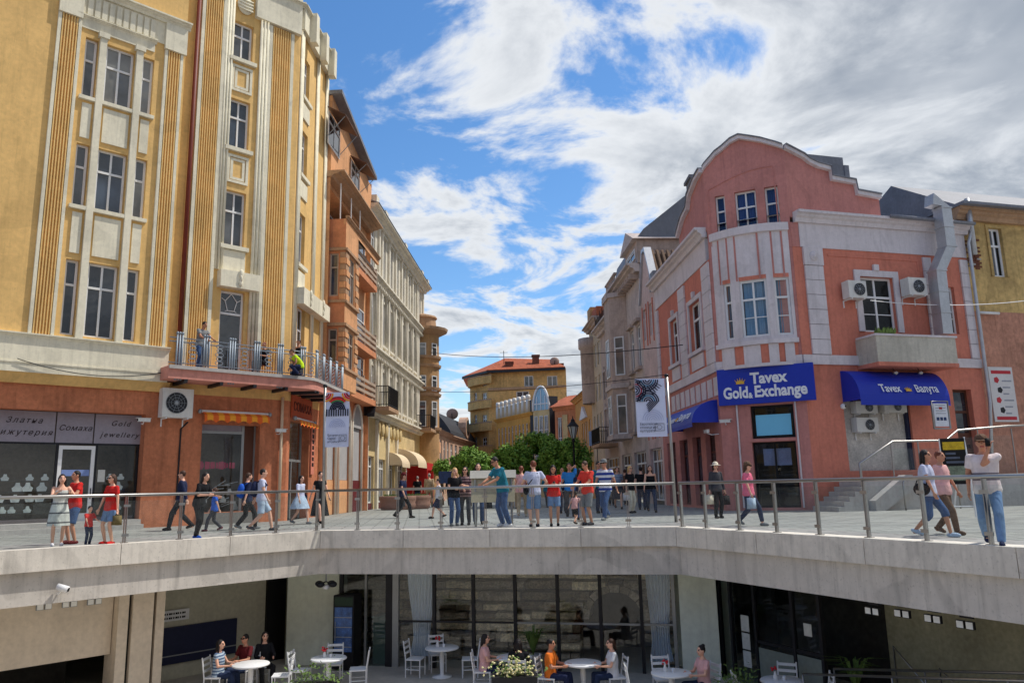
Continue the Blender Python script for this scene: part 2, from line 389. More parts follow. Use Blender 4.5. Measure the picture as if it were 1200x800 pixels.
def pave_mat():
    m, t, p = newmat('granite pavers'); nn = t.nodes.new; lk = t.links.new
    geo = nn('ShaderNodeNewGeometry'); mp = nn('ShaderNodeMapping'); mp.inputs['Rotation'].default_value = (0,0,R(-7)); lk(geo.outputs['Position'], mp.inputs[0])
    br = nn('ShaderNodeTexBrick'); lk(mp.outputs[0], br.inputs['Vector']); br.inputs['Scale'].default_value = 1.0
    br.inputs['Brick Width'].default_value = 0.9; br.inputs['Row Height'].default_value = 0.45; br.inputs['Mortar Size'].default_value = 0.022; br.inputs['Bias'].default_value = 0.0
    br.inputs['Color1'].default_value = (*S(160,160,156), 1); br.inputs['Color2'].default_value = (*S(138,139,137), 1); br.inputs['Mortar'].default_value = (*S(84,82,80), 1)
    n = nn('ShaderNodeTexNoise'); n.inputs['Scale'].default_value = 0.35; n.inputs['Detail'].default_value = 7; n.inputs['Roughness'].default_value = 0.7; lk(geo.outputs['Position'], n.inputs['Vector'])
    mr = nn('ShaderNodeMapRange'); lk(n.outputs[0], mr.inputs[0]); mr.inputs[1].default_value = 0.3; mr.inputs[2].default_value = 0.7; mr.inputs[3].default_value = 0.72; mr.inputs[4].default_value = 1.15
    vm = nn('ShaderNodeVectorMath'); vm.operation = 'SCALE'; lk(br.outputs[0], vm.inputs[0]); lk(mr.outputs[0], vm.inputs[3]); lk(vm.outputs[0], p.inputs['Base Color'])
    b = nn('ShaderNodeBump'); b.inputs['Strength'].default_value = 0.4; b.inputs['Distance'].default_value = 0.01; lk(br.outputs['Fac'], b.inputs['Height']); b.invert = True; lk(b.outputs[0], p.inputs['Normal'])
    p.inputs['Roughness'].default_value = 0.62
    return m
M_pave = pave_mat()
from mathutils.geometry import tessellate_polygon
hole = [Vector((p.x, p.y, 0)) for p in RING]
outer = [Vector(p) for p in ((-700,-60,0),(-700,1500,0),(700,1500,0),(700,-60,0))]
tri = tessellate_polygon([outer, hole]); pts = outer+hole
me = bpy.data.meshes.new('plaza'); me.from_pydata([tuple(p) for p in pts], [], [tuple(t) for t in tri]); me.materials.append(M_pave); me.update()
for pl in me.polygons:
    if pl.normal.z < 0: pl.flip()
plaza = bpy.data.objects.new('plaza', me); COL.objects.link(plaza); plaza['kind'] = 'structure'
# deck edge: coping slabs over a plain fascia
M_cop = mat('coping stone', S(214,207,196), 0.8, 0.08, 0.9, 0.26, 0.15)
M_fas = mat('fascia render', S(202,195,186), 0.85, 0.07, 0.6, 0.30, 0.12)
deck = tag(bpy.data.objects.new('plaza_edge', None), kind='structure'); COL.objects.link(deck); ORG[deck] = Vector((0,0,0))
i0, i1 = offs(RING, -0.35), offs(RING, 0.13)
f0, f1 = offs(RING, -0.35), offs(RING, 0.0)
for k in range(len(RING)-1):
    g = G(); g.prism([f0[k], f0[k+1], f1[k+1], f1[k]], -1.12, -0.44, ax='ud'); g.build('fascia', M_fas, deck)
    n = max(1, round((RING[k+1]-RING[k]).length/2.6)); e = (RING[k+1]-RING[k]).normalized()
    for j in range(n):
        a, b = j/n, (j+1)/n
        lp = lambda P, Q, t: P+(Q-P)*t
        sh = e*0.006
        A, B, C_, D_ = lp(i0[k], i0[k+1], a)+sh, lp(i0[k], i0[k+1], b)-sh, lp(i1[k], i1[k+1], b)-sh, lp(i1[k], i1[k+1], a)+sh
        dz = random.uniform(-0.004, 0.004)
        g = G(); g.prism([A, B, C_, D_], -0.43+dz, 0.03+dz, ax='ud'); g.build('coping_slab', M_cop, deck)
# plan-view helper facades of the opening's three visible sides
DL, DC, DR = Fa(L1, CL), Fa(CL, CR), Fa(CR, R1)
# ---------------- lower court
ZF = -3.8
M_lfloor = mat('court paving', S(178,172,162), 0.7, 0.12, 0.8)
M_soff = mat('soffit render', S(216,214,206), 0.9, 0.08, 0.6)
g = G(); g.q([(-40,0,ZF),(40,0,ZF),(40,45,ZF),(-40,45,ZF)]); g.struct('court_floor', M_lfloor)
ro = offs(RING, -0.35); rb = offs(RING, -14)
g = G()
for k in range(len(RING)-1): g.q([(*ro[k],-1.10),(*ro[k+1],-1.10),(*rb[k+1],-1.10),(*rb[k],-1.10)])
g.struct('soffit', M_soff)
g = G()   # retaining walls behind the shops of the court
for k in range(len(RING)-1): g.q([(*rb[k],ZF),(*rb[k+1],ZF),(*rb[k+1],-1.1),(*rb[k],-1.1)])
g.struct('retaining_wall', mat('basement render', S(150,146,132), 0.9, 0.15, 0.7))
# near side of the opening (below the camera)
g = G(); g.box(L2.x, R2.x, 0.35, 0.6, ZF, -0.004); g.struct('near_wall', M_fas)
# ---------------- railing
M_rglass = glass_mat('railing glass', (0.95, 0.975, 0.965), 0.012, 0.03, 0.012)
def railing(name, F, ua, ub, posts, label):
    t = thing(name, F.T((ua+ub)/2, -0.05, 0.03), label, 'railing', 'glass railings round the opening')
    D = -0.08
    g = F.g(); g.tube([(ua, D, 1.1), (ub, D, 1.1)], 0.036, 12); g.build('handrail', M_steel, t, True)
    ps = sorted(posts)
    for u in ps:
        g = F.g()
        for s in (-1, 1): g.box(u+s*0.022-0.006, u+s*0.022+0.006, D-0.03, D+0.03, 0.04, 1.07)
        g.box(u-0.07, u+0.07, D-0.06, D+0.06, 0.03, 0.042)
        po = g.build('post', M_steel, t)
        for zc in (0.20, 0.86):
            g = F.g(); g.box(u-0.075, u+0.075, D+0.03, D+0.048, zc-0.03, zc+0.03); g.build('glass_clamp', M_steel, po)
    ed = [ua]+ps+[ub]
    for a, b in zip(ed, ed[1:]):
        if b-a < 0.3: continue
        g = F.g(); g.box(a+0.04, b-0.04, D-0.006, D+0.006, 0.12, 0.97); g.build('glass_panel', M_rglass, t)
    return t
uu = lambda F, x, y: F.u(x, y, -0.08)
railing('glass_railing', DL, 0.3, DL.len-0.02, [DL.len-0.06]+[uu(DL, x, y) for x, y in ((145,637),(210,633),(270,629),(323,626))]+[2.2, 0.9], 'steel and glass railing along the left slanting edge, before the jewellery shop')
railing('glass_railing', DC, 0.06, DC.len-0.04, [uu(DC, x, 620) for x in (419,466,517,569,625,681,737)], 'steel and glass railing along the straight middle edge, people leaning on it')
railing('glass_railing', DR, 0.02, DR.len-0.3, [0.06]+[uu(DR, x, y) for x, y in ((828,620),(867,622),(911,625),(961,628),(1019,632),(1087,636),(1163,641))]+[9.6, 11.4], 'steel and glass railing along the right slanting edge, before the pink corner house')
# ================================================================ LOWER COURT FRONTS
M_lgreen = mat('pale green render', S(224,229,212), 0.9, 0.08, 0.7, 0.1, 0.1)
M_lbeige = mat('beige cladding', S(212,197,177), 0.8, 0.10, 1.0, 0.08, 0.1)
M_stone = mat('ancient stone', S(232,218,186), 0.95, 0.45, 1.9, 0.35, 1.0, 7)
M_navy = mat('navy panel', S(34,38,66), 0.5, 0.1, 1)
M_alu = mat('aluminium frame', S(150,152,152), 0.4, 0.05, 3, metal=0.4)
M_drape = mat('blue grey curtain', S(206,216,228), 0.9, 0.06, 2)
M_cglass = glass_mat('shop glass', (0.96, 0.975, 0.97), 0.03)
M_dglass = glass_mat('dim door glass', (0.72, 0.76, 0.76), 0.04)
STN = [M_stone, M_stone, mat('ancient stone grey', S(176,164,146), 0.95, 0.45, 1.9, 0.35, 1.0, 7), mat('ancient stone dark', S(134,122,102), 0.95, 0.45, 1.9, 0.35, 1.0, 7)]
DEP = -1.6
cafe = thing('cafe_shopfront', DC.T(DC.len/2, DEP, ZF), 'long glazed cafe front below the middle of the deck with dark mullions', 'shopfront')
xs = [464, 509, 555, 604, 654, 704, 752, 790]
usx = [DC.u(x, 720, DEP) for x in xs]
ztr = DC.z(600, 729, DEP)
for i, u in enumerate(usx):
    m_ = M_alu if i in (0, 7) else M_dark; hw = 0.09 if i in (0,) else 0.045
    slab(DC, cafe, 'mullion', m_, u-hw, u+hw, DEP-0.06, DEP+0.06, ZF, -1.12)
for i in range(7):
    a, b = usx[i]+(0.09 if i == 0 else 0.045), usx[i+1]-0.045
    slab(DC, cafe, 'transom', M_dark if i < 3 else M_alu, a, b, DEP-0.03, DEP+0.03, ztr-0.025, ztr+0.025)
    slab(DC, cafe, 'pane', M_cglass, a, b, DEP-0.008, DEP+0.008, ztr+0.026, -1.13)
    slab(DC, cafe, 'pane', M_cglass, a, b, DEP-0.008, DEP+0.008, ZF+0.02, ztr-0.026)
def curtain(F, d, u0, u1, label, waist=0.55):
    g = F.g(); n = 40; rows = 14; z1 = -1.2; z0 = ZF+0.25
    P = []
    for j in range(rows+1):
        t = j/rows; z = z1+(z0-z1)*t; k = 1-(1-waist)*math.sin(min(1, t*1.25)*math.pi/2)**2
        if t > 0.8: k += (t-0.8)*1.2
        mid = (u0+u1)/2; row = []
        for i in range(n+1):
            s = i/n; row.append((mid+(u0+(u1-u0)*s-mid)*k, d+0.05*math.sin(i*1.25+j*0.1)*(0.6+0.4*t), z))
        P.append(row)
    for j in range(rows):
        for i in range(n): g.q([P[j][i], P[j][i+1], P[j+1][i+1], P[j+1][i]])
    return g.solo('curtain', M_drape, label, 'curtain', 'cafe curtains', smooth=True)
curtain(DC, DEP-0.25, DC.u(474, 700, DEP), DC.u(509, 700, DEP), 'pale blue curtain gathered at the left end of the glazed cafe front')
curtain(DC, DEP-0.25, DC.u(757, 700, DEP), DC.u(786, 700, DEP), 'pale blue curtain hanging at the right end of the glazed cafe front', 0.72)
# ancient stone tiers behind the glass
ruin = thing('stone_ruin', DC.T(DC.len/2, -3.0, ZF), 'layered ancient stone wall with a dark arch behind the cafe glass', 'ruin')
rng = random.Random(3); zr = ZF; row = 0
ac_u, ac_z, ac_r = DC.u(722, 735, -3.3), -2.75, 0.78
while zr < -1.35:
    h = rng.uniform(0.22, 0.36); u = -2.2-rng.uniform(0, 1); dd = -2.9-row*0.10
    while u < DC.len+0.6:
        l = rng.uniform(0.7, 1.9); uc, zc = u+l/2, zr+h/2
        out = rng.uniform(0.0, 0.34)
        segs = [(u, u+l)]
        rad = ac_r+0.22
        if zc < ac_z: lo, hi = ac_u-rad, ac_u+rad
        elif zc < ac_z+rad: k = math.sqrt(rad**2-(zc-ac_z)**2); lo, hi = ac_u-k, ac_u+k
        else: lo = hi = None
        if lo is not None:
            segs = [(a, b) for a, b in ((u, min(u+l, lo)), (max(u, hi), u+l)) if b-a > 0.08]
        for a, b in segs:
            g = DC.g(); n = len(g.v); z1 = zr+h-rng.uniform(0.04, 0.09)
            nx = max(2, int((b-a)/0.3))
            top = []; 
            pr = []
            for i in range(nx+1):
                uu_ = a+0.012+(b-a-0.024)*i/nx; j1, j2 = rng.uniform(-0.07, 0.07), rng.uniform(-0.05, 0.05)
                pr.append([(uu_, dd+out+j1, zr+rng.uniform(0, 0.02)), (uu_, dd+out+0.05+j2, (zr+z1)/2), (uu_, dd+out-0.02+j1, z1+j2*0.5), (uu_, dd-0.6, z1), (uu_, dd-0.6, zr)])
            for i in range(nx):
                for k in range(4): g.q([pr[i][k], pr[i+1][k], pr[i+1][k+1], pr[i][k+1]])
            g.q(pr[0]); g.q(pr[-1][::-1])
            g.build('stone', rng.choice(STN), ruin)
        u += l
    zr += h; row += 1
for k in range(9):
    a0, a1 = math.pi*k/9+0.015, math.pi*(k+1)/9-0.015
    g = DC.g(); g.prism([(ac_u+r_*math.cos(a), ac_z+r_*math.sin(a)) for r_, a in ((ac_r, a0), (ac_r+0.2, a0), (ac_r+0.2, a1), (ac_r, a1))], -4.4, -3.25+rng.uniform(-0.05, 0.03)); g.build('arch_stone', STN[2+k % 2], ruin)
slab(DC, ruin, 'dark_backing', M_room, -2.5, DC.len+1.0, -5.2, -5.0, ZF, -1.15)  # dark sheet added so the arch and the gaps read as deep shade
# piers and walls of the court, left to right
def pier(F, u0, u1, d0, d1, m, label, z1=-1.11, name='pier'):
    g = F.g(); g.box(u0, u1, d0, d1, ZF, z1); return g.solo(name, m, label, 'pier')
# right end pier (pale green) and left wall (pale green) of the middle side
pier(DC, DC.u(797, 720, DEP), DC.u(797, 720, DEP)+0.95, DEP-0.6, DEP+0.35, M_lgreen, 'pale green pier at the right end of the glazed cafe front')
ua = DC.u(398, 720, DEP)
pier(DC, DC.u(338, 720, DEP), ua, DEP-0.5, DEP+0.1, M_lgreen, 'pale green wall left of the glass cafe door')
door = thing('cafe_door', DC.T(ua+0.6, DEP, ZF), 'dim glass door beside the long cafe glazing', 'door')
ub = usx[0]-0.1
slab(DC, door, 'frame', M_dark, ua+0.01, ua+0.1, DEP-0.05, DEP+0.05, ZF, -1.12)
slab(DC, door, 'frame', M_dark, ub-0.2, ub-0.01, DEP-0.05, DEP+0.05, ZF, -1.12)
slab(DC, door, 'frame', M_alu, (ua+ub)/2-0.03, (ua+ub)/2+0.03, DEP-0.05, DEP+0.05, ZF, -1.12)
for a, b in ((ua+0.1, (ua+ub)/2-0.03), ((ua+ub)/2+0.03, ub-0.2)): slab(DC, door, 'pane', M_dglass, a, b, DEP-0.01, DEP+0.01, ZF, -1.13)
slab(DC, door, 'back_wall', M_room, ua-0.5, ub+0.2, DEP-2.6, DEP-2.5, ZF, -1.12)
# drinks fridge standing against the wall
def fridge():
    F = DC; d = DEP+0.12; u0 = F.u(400, 720, d); u1 = u0+0.62
    t = thing('drinks_fridge', F.T((u0+u1)/2, d+0.3, ZF), 'tall black drinks fridge with a lit poster door beside the cafe door', 'fridge')
    slab(F, t, 'cabinet', M_black, u0, u1, d, d+0.55, ZF+0.05, ZF+2.0)
    slab(F, t, 'header', mat('fridge header', S(40,60,45), 0.5), u0+0.04, u1-0.04, d+0.55, d+0.56, ZF+1.72, ZF+1.95)
    slab(F, t, 'door_glass', mat('fridge picture', S(60,95,150), 0.15, 0.6, 6), u0+0.05, u1-0.05, d+0.55, d+0.565, ZF+0.5, ZF+1.68)
    for k in range(4): slab(F, t, 'shelf', M_alu, u0+0.05, u1-0.05, d+0.566, d+0.572, ZF+0.62+0.26*k, ZF+0.64+0.26*k)
    g = F.g(); g.tube([(u0+0.09, d+0.6, ZF+0.8), (u0+0.09, d+0.6, ZF+1.3)], 0.012, 6); g.build('handle', M_alu, t)
fridge()
# counter cabinet behind the door glass
g = DC.g(); g.box((ua+ub)/2+0.1, ub-0.25, DEP-0.9, DEP-0.3, ZF, ZF+1.25); g.box((ua+ub)/2+0.06, ub-0.21, DEP-0.94, DEP-0.26, ZF+1.25, ZF+1.3)
g.solo('counter', mat('sage counter', S(120,150,138), 0.6), 'sage green counter seen through the cafe door glass', 'counter')
# left slanting side
dl = DEP
uL = lambda x, y=720: DL.u(x, y, dl)
pier(DL, uL(133), uL(146)-0.02, dl-0.4, dl+0.3, M_lbeige, 'narrow beige pier left of the broad beige pier')
pier(DL, uL(149), uL(173), dl-0.4, dl+0.34, M_lbeige, 'broad beige stone clad pier with dark joints under the left deck')
pier(DL, uL(176)+0.02, uL(187), dl-0.4, dl+0.3, M_lbeige, 'narrow beige pier right of the broad beige pier')
g = DL.g(); g.box(uL(147), uL(148.6), dl-0.4, dl+0.2, ZF, -1.11); g.box(uL(173.6), uL(175.6), dl-0.4, dl+0.2, ZF, -1.11); g.solo('joint_strip', M_black, 'black recessed strips between the beige piers', 'trim')
g = DL.g(); g.box(0.2, uL(132), dl-0.3, dl, -2.62, -1.11); g.solo('lintel_wall', M_lbeige, 'beige lintel wall carrying three floodlights under the left deck', 'wall')
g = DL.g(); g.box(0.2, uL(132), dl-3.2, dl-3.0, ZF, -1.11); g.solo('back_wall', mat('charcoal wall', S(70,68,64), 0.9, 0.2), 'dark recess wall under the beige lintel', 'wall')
# recess to the right of the piers: back wall with blue panels
nw = thing('recess_wall', DL.T(uL(240), dl-1.4, ZF), 'grey green recess wall with dark navy panels behind the cafe guests', 'wall')
slab(DL, nw, 'wall_surface', mat('grey green wall', S(190,186,166), 0.9, 0.12), uL(187), DL.len+1.0, dl-1.6, dl-1.5, ZF, -1.11)
a_, b_ = DL.u(189, 735, dl-1.4), DL.u(278, 735, dl-1.4)
for z0, z1 in ((ZF+0.4, -3.2), (-3.17, -2.45)): slab(DL, nw, 'panel', M_navy, a_, b_, dl-1.5, dl-1.42, z0, z1)
slab(DL, nw, 'edge_strip', M_alu, a_, b_, dl-1.42, dl-1.41, -3.2, -3.17)
slab(DL, nw, 'niche_shade', M_black, DL.u(312, 735, dl-1.4), DL.u(334, 735, dl-1.4), dl-1.5, dl-1.4, ZF, -1.12)  # flat black slab, the shade of a niche put into its colour
sg = thing('sign_board', DL.T(uL(205), dl-1.3, -2.3), 'small white two-line sign board on the recess wall', 'sign')
a_, b_ = DL.u(188, 706, dl-1.35), DL.u(223, 706, dl-1.35)
slab(DL, sg, 'board', M_white, a_, b_, dl-1.5, dl-1.38, -2.28, -2.0)
for z in (-2.09, -2.2):
    for k in range(11): slab(DL, sg, 'print', M_black, a_+0.08+k*(b_-a_-0.16)/11, a_+0.08+(k+0.55+0.3*(k % 3 == 0))*(b_-a_-0.16)/11, dl-1.379, dl-1.372, z-0.025, z+0.025)
# right slanting side
dr = DEP
uR = lambda x, y=730, d=DEP: DR.u(x, y, d)
sf = thing('shop_front', DR.T(uR(900), dr, ZF), 'dark glazed shop front with paper notices under the right deck', 'shopfront')
for x in (845, 858, 886, 930, 962): slab(DR, sf, 'mullion', M_dark, uR(x)-0.04, uR(x)+0.04, dr-0.05, dr+0.05, ZF, -1.12)
ed = [uR(x) for x in (845, 858, 886, 930, 962)]
for a, b in zip(ed, ed[1:]): slab(DR, sf, 'pane', M_dglass, a+0.04, b-0.04, dr-0.01, dr+0.01, ZF, -1.13)
slab(DR, sf, 'transom', M_dark, ed[2]+0.04, ed[4]-0.04, dr-0.03, dr+0.03, -2.75, -2.68)
slab(DR, sf, 'lower_panel', mat('grey film', S(128,136,128), 0.6, 0.1), ed[2]+0.05, ed[3]-0.05, dr+0.012, dr+0.02, ZF, -2.85)
slab(DR, sf, 'lower_panel', MAT['grey film'], ed[3]+0.05, ed[4]-0.05, dr+0.012, dr+0.02, ZF, -2.8)
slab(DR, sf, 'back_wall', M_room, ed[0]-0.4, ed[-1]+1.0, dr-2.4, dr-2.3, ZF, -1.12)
M_paper = mat('paper notice', S(205,205,198), 0.9, 0.12, 9)
for k in range(3): slab(DR, sf, 'notice', M_paper, uR(869), uR(878), dr+0.012, dr+0.018, -2.55-k*0.42, -2.17-k*0.42)
slab(DR, sf, 'notice', M_paper, uR(942), uR(951), dr+0.012, dr+0.018, -2.35, -2.08)
pier(DR, uR(800), uR(843)-0.02, dr-0.5, dr+0.2, M_lgreen, 'pale green pier with a wall lamp left of the dark shop front')
wl = thing('wall_lamp', DR.T(uR(836), dr+0.25, -1.95), 'small white oval wall lamp on the pale green pier', 'lamp')
g = DR.g(); g.ell((uR(835), dr+0.28, -1.9), (0.10, 0.08, 0.16)); g.build('shade', M_white, wl, True)
g = DR.g(); g.box(uR(835)-0.05, uR(835)+0.05, dr+0.2, dr+0.22, -1.8, -1.65); g.build('bracket', M_dark, wl)
g = DR.g(); g.box(uR(962)+0.05, DR.len, dr-2.2, dr-2.0, ZF, -1.11); g.solo('back_wall', mat('olive wall', S(172,164,134), 0.9, 0.2), 'dim olive back wall behind the ramp under the right deck', 'wall')
# ramp and stair railings at the right
rp = thing('ramp', DR.T(uR(1080), 0.2, ZF), 'ramp with steel handrails rising to the right in the court', 'ramp')
g = DR.g(); g.prism([(uR(985), ZF), (DR.len-2, ZF), (DR.len-2, ZF+1.5)], dr+0.2, dr+1.2); g.build('ramp_slab', M_conc, rp)
def rail(F, pts, r, name, m, root): g = F.g(); g.tube(pts, r, 8); return g.build(name, m, root, True)
u0, u1 = uR(985, 760), DR.len-2
for dd in (dr+0.25, dr+1.15):
    rail(DR, [(u0, dd, ZF+0.95), (u1, dd, ZF+2.45)], 0.025, 'handrail', M_steel, rp)
    for k in range(5):
        u = u0+(u1-u0)*k/4; rail(DR, [(u, dd, ZF+1.5*k/4), (u, dd, ZF+0.95+1.5*k/4)], 0.02, 'post', M_steel, rp)
st = thing('stair_rail', DR.T(uR(1045, 740), dr-0.6, ZF), 'steel stair balustrade descending to the right behind the ramp', 'railing')
a_, b_ = uR(1043, 720, dr-0.6), uR(1092, 750, dr-0.6)
rail(DR, [(a_, dr-0.6, ZF), (a_, dr-0.6, -2.35), (b_, dr-0.6, -3.2), (b_, dr-0.6, ZF)], 0.025, 'handrail', M_steel, st)
c_ = uR(1150, 750, dr-0.6)
rail(DR, [(b_+0.1, dr-0.6, ZF), (b_+0.1, dr-0.6, -2.6), (c_, dr-0.6, -3.3), (c_, dr-0.6, ZF)], 0.025, 'handrail', M_steel, st)
# a potted agave-like plant and a white urn
# floodlights under the deck edge
def flood(F, u, d, z, label, white=True):
    t = thing('floodlight', F.T(u, d, z), label, 'floodlight', 'twin floodlights under the deck')
    g = F.g(); g.tube([(u, d-0.08, z+0.16), (u, d-0.02, z+0.10), (u, d, z)], 0.018, 6); g.box(u-0.12, u+0.12, d-0.04, d+0.0, z-0.02, z+0.02); g.build('bracket', M_dark, t)
    for s in (-1, 1):
        g = F.g(); g.box(u+s*0.085-0.07, u+s*0.085+0.07, d, d+0.06, z-0.19, z-0.06); h = g.build('lamp_head', M_grey if white else M_dark, t)
        g = F.g(); g.box(u+s*0.085-0.06, u+s*0.085+0.06, d+0.06, d+0.066, z-0.18, z-0.07); g.build('lens', mat('floodlight lens', S(235,235,232), 0.3, 0.03), h)
for x, y, nm in ((51,716,'leftmost'),(81,713,'middle'),(110,710,'rightmost')):
    u, z = DL.uz(x, y-6, dl+0.1); flood(DL, u, dl+0.1, z+0.12, nm+' twin floodlight on the beige lintel under the left deck')
for x, y, nm in ((1024,719,'leftmost'),(1059,722,'second from left'),(1095,728,'third from left'),(1133,735,'rightmost')):
    u, z = DR.uz(x, y-4, -0.5); flood(DR, u, -0.5, z+0.12, nm+' of the four twin floodlights under the right deck', False)
cc = thing('security_camera', DL.T(DL.u(76, 690), 0.1, -0.85), 'white bullet security camera on the left deck fascia', 'security camera')
u, z = DL.uz(76, 689, 0.12)
g = DL.g(); g.tube([(u-0.14, 0.10, z+0.05), (u+0.03, 0.24, z-0.02)], 0.07, 12); g.build('body', M_white, cc, True)
g = DL.g(); g.tube([(u+0.031, 0.241, z-0.021), (u+0.04, 0.248, z-0.024)], 0.045, 10); g.build('lens', M_black, cc)
g = DL.g(); g.tube([(u-0.1, 0.0, z-0.12), (u-0.08, 0.06, z-0.08), (u-0.06, 0.12, z-0.02)], 0.02, 6); g.build('bracket', M_white, cc)
# hanging spot cluster below the left corner
lc = thing('hanging_lamp', DC.T(0.1, -0.4, -1.9), 'dark hanging lamp cluster under the left corner of the deck', 'lamp')
pc = Vector((0.05, -0.35))
g = DC.g(); g.tube([(pc.x, pc.y, -1.1), (pc.x, pc.y, -1.35)], 0.02, 6); g.build('stem', M_grey, lc)
for k in range(4):
    a = k*math.pi/2+0.4; q = (pc.x+0.25*math.cos(a), pc.y+0.16*math.sin(a), -1.42)
    g = DC.g(); g.tube([(pc.x, pc.y, -1.36), q], 0.015, 6); g.ell(q, (0.12, 0.1, 0.08)); g.build('spot_head', M_dark, lc, True)
g = DC.g(); g.ell((pc.x, pc.y, -1.5), (0.11, 0.11, 0.07)); g.build('bulb', M_white, lc, True)
# ---------------- cafe furniture
def chair(label):
    t = thing('cafe_chair', (0,0,0), label, 'chair', 'white ladder-back cafe chairs')
    for sx in (-1, 1):
        g = G(); g.tube([(sx*0.2, -0.2, 0), (sx*0.2, -0.2, 0.45)], 0.018, 6); g.build('leg', M_white, t)
        g = G(); g.tube([(sx*0.2, 0.2, 0), (sx*0.2, 0.2, 0.45), (sx*0.2, 0.27, 0.92)], 0.018, 6); g.build('back_post', M_white, t)
    for z, dy in ((0.6, 0.222), (0.73, 0.242), (0.86, 0.261)):
        g = G(); g.box(-0.2, 0.2, dy-0.01, dy+0.01, z-0.03, z+0.03); g.build('back_slat', M_white, t)
    g = G(); g.box(-0.22, 0.22, -0.22, 0.2, 0.43, 0.46); g.build('seat', M_white, t)
    g = G(); g.tube([(-0.2,-0.2,0.2),(-0.2,0.2,0.2),(0.2,0.2,0.2),(0.2,-0.2,0.2)], 0.012, 6); g.build('stretcher', M_white, t)
    return t
def table(label):
    t = thing('cafe_table', (0,0,0), label, 'table', 'white round cafe tables')
    g = G(); g.lathe((0,0,0), [(0,0.70),(0.40,0.70),(0.45,0.715),(0.45,0.74),(0.44,0.75),(0,0.75)], 24); g.build('table_top', M_white, t, True)
    g = G(); g.lathe((0,0,0), [(0,0),(0.26,0),(0.26,0.03),(0.06,0.06),(0.05,0.12),(0.07,0.5),(0.05,0.7)], 16); g.build('pedestal', M_white, t, True)
    return t
def copy_tree(o, parent=None):
    c = o.copy(); COL.objects.link(c); c.parent = parent
    for ch in o.children: copy_tree(ch, c)
    return c
ch0, tb0 = chair(''), table('')
first = {'c': True, 't': True}
def put(kind, x, y, rz, label):
    src = ch0 if kind == 'c' else tb0
    o = src if first[kind] else copy_tree(src); first[kind] = False
    o.location = (x, y, ZF); o.rotation_euler = (0, 0, rz); o['label'] = label; return o
def cgrp(px, Y, rots, where, extra=''):
    p = at(px, 780, Y)
    put('t', p.x, Y, 0, 'white round cafe table '+where)
    for i, a in enumerate(rots):
        put('c', p.x+0.75*math.sin(a), Y-0.75*math.cos(a), a+math.pi, 'white ladder-back chair %s the table %s' % (('left of','right of','behind')[i], where))
PI = math.pi
cgrp(294, 20.1, (1.7,), 'with three guests below the left deck')
cgrp(385, 20.6, (-1.7, 1.7, 3.2), 'before the pale green wall')
cgrp(518, 21.6, (-1.8, 1.6, 3.4), 'behind the left panes of the cafe front')
cgrp(683, 19.45, (), 'between the guests in orange and white')
cgrp(603, 20.25, (), 'before the dark figure at the middle panes')
cgrp(786, 18.3, (-1.6, 3.2), 'near the right curtain')
cgrp(915, 17.4, (-1.6, 1.4, 2.7), 'before the dark shop front with notices')
def cafe_tableware(px, Y, label):
    p = at(px, 780, Y); t = thing('tableware', (p.x, Y, ZF+0.75), label, 'tableware', 'cups and vases on the cafe tables')
    g = G(); g.lathe((p.x+0.05, Y, ZF+0.75), [(0.03,0),(0.04,0.08),(0.036,0.08),(0.028,0.01),(0,0.01)], 12); g.build('cup', M_white, t, True)
    g = G(); g.lathe((p.x-0.12, Y+0.05, ZF+0.75), [(0.04,0),(0.05,0.05),(0.02,0.14),(0.025,0.16)], 12); v = g.build('vase', M_white, t, True)
    g = G(); r_ = random.Random(px)
    for k in range(9):
        q = (p.x-0.12+r_.uniform(-0.06,0.06), Y+0.05+r_.uniform(-0.06,0.06), ZF+0.95+r_.uniform(-0.04,0.06)); g.ell(q, (0.025,0.025,0.022), 6, 5)
    g.build('blossom', mat('red blossom', S(190,40,50), 0.7, 0.3, 20), v, True)
cafe_tableware(385, 20.6, 'cup and flower vase on the table before the green wall')
cafe_tableware(518, 21.6, 'cup and red flowers on the left table at the cafe glass')
cafe_tableware(786, 18.3, 'cup and red flowers on the table near the right curtain')
cafe_tableware(915, 17.4, 'cups on the table before the dark shop front')
# planters
M_leafy = mat('planter foliage', S(96,120,58), 0.8, 0.35, 6)
M_bloom = mat('cream blossom', S(235,225,170), 0.8, 0.2, 9)
def planter(px, Y, wdt, h, label, bloom):
    p = at(px, 780, Y); t = thing('planter_box', (p.x, Y, ZF), label, 'planter')
    g = G(); g.prism([(p.x-wdt/2, ZF), (p.x+wdt/2, ZF), (p.x+wdt/2+0.05, ZF+h), (p.x-wdt/2-0.05, ZF+h)], Y-0.2, Y+0.2); g.build('box', M_dark, t)
    r_ = random.Random(px); g = G(); b = G()
    for k in range(260):
        x, y, z = p.x+r_.gauss(0, wdt*0.3), Y+r_.gauss(0, 0.13), ZF+h+abs(r_.gauss(0, 0.16)); a, e = r_.uniform(0, 6.28), r_.uniform(-0.6, 0.9); l = r_.uniform(0.06, 0.13)
        dv = Vector((math.cos(a)*math.cos(e), math.sin(a)*math.cos(e), math.sin(e)))*l; sv = Vector((-math.sin(a), math.cos(a), 0))*l*0.25; c = Vector((x, y, z))
        g.q([tuple(c), tuple(c+dv*0.5+sv), tuple(c+dv), tuple(c+dv*0.5-sv)])
        if bloom and k % 2 == 0: b.ell(tuple(c+dv), (0.028, 0.028, 0.022), 5, 4)
    f = g.build('foliage', M_leafy, t); 
    if bloom: b.build('blossom', M_bloom, f)
planter(370, 17.6, 0.9, 0.85, 'leafy green planter box before the pale green wall', False)
planter(603, 17.9, 0.9, 0.85, 'planter box of cream blossoms before the middle of the cafe front', True)
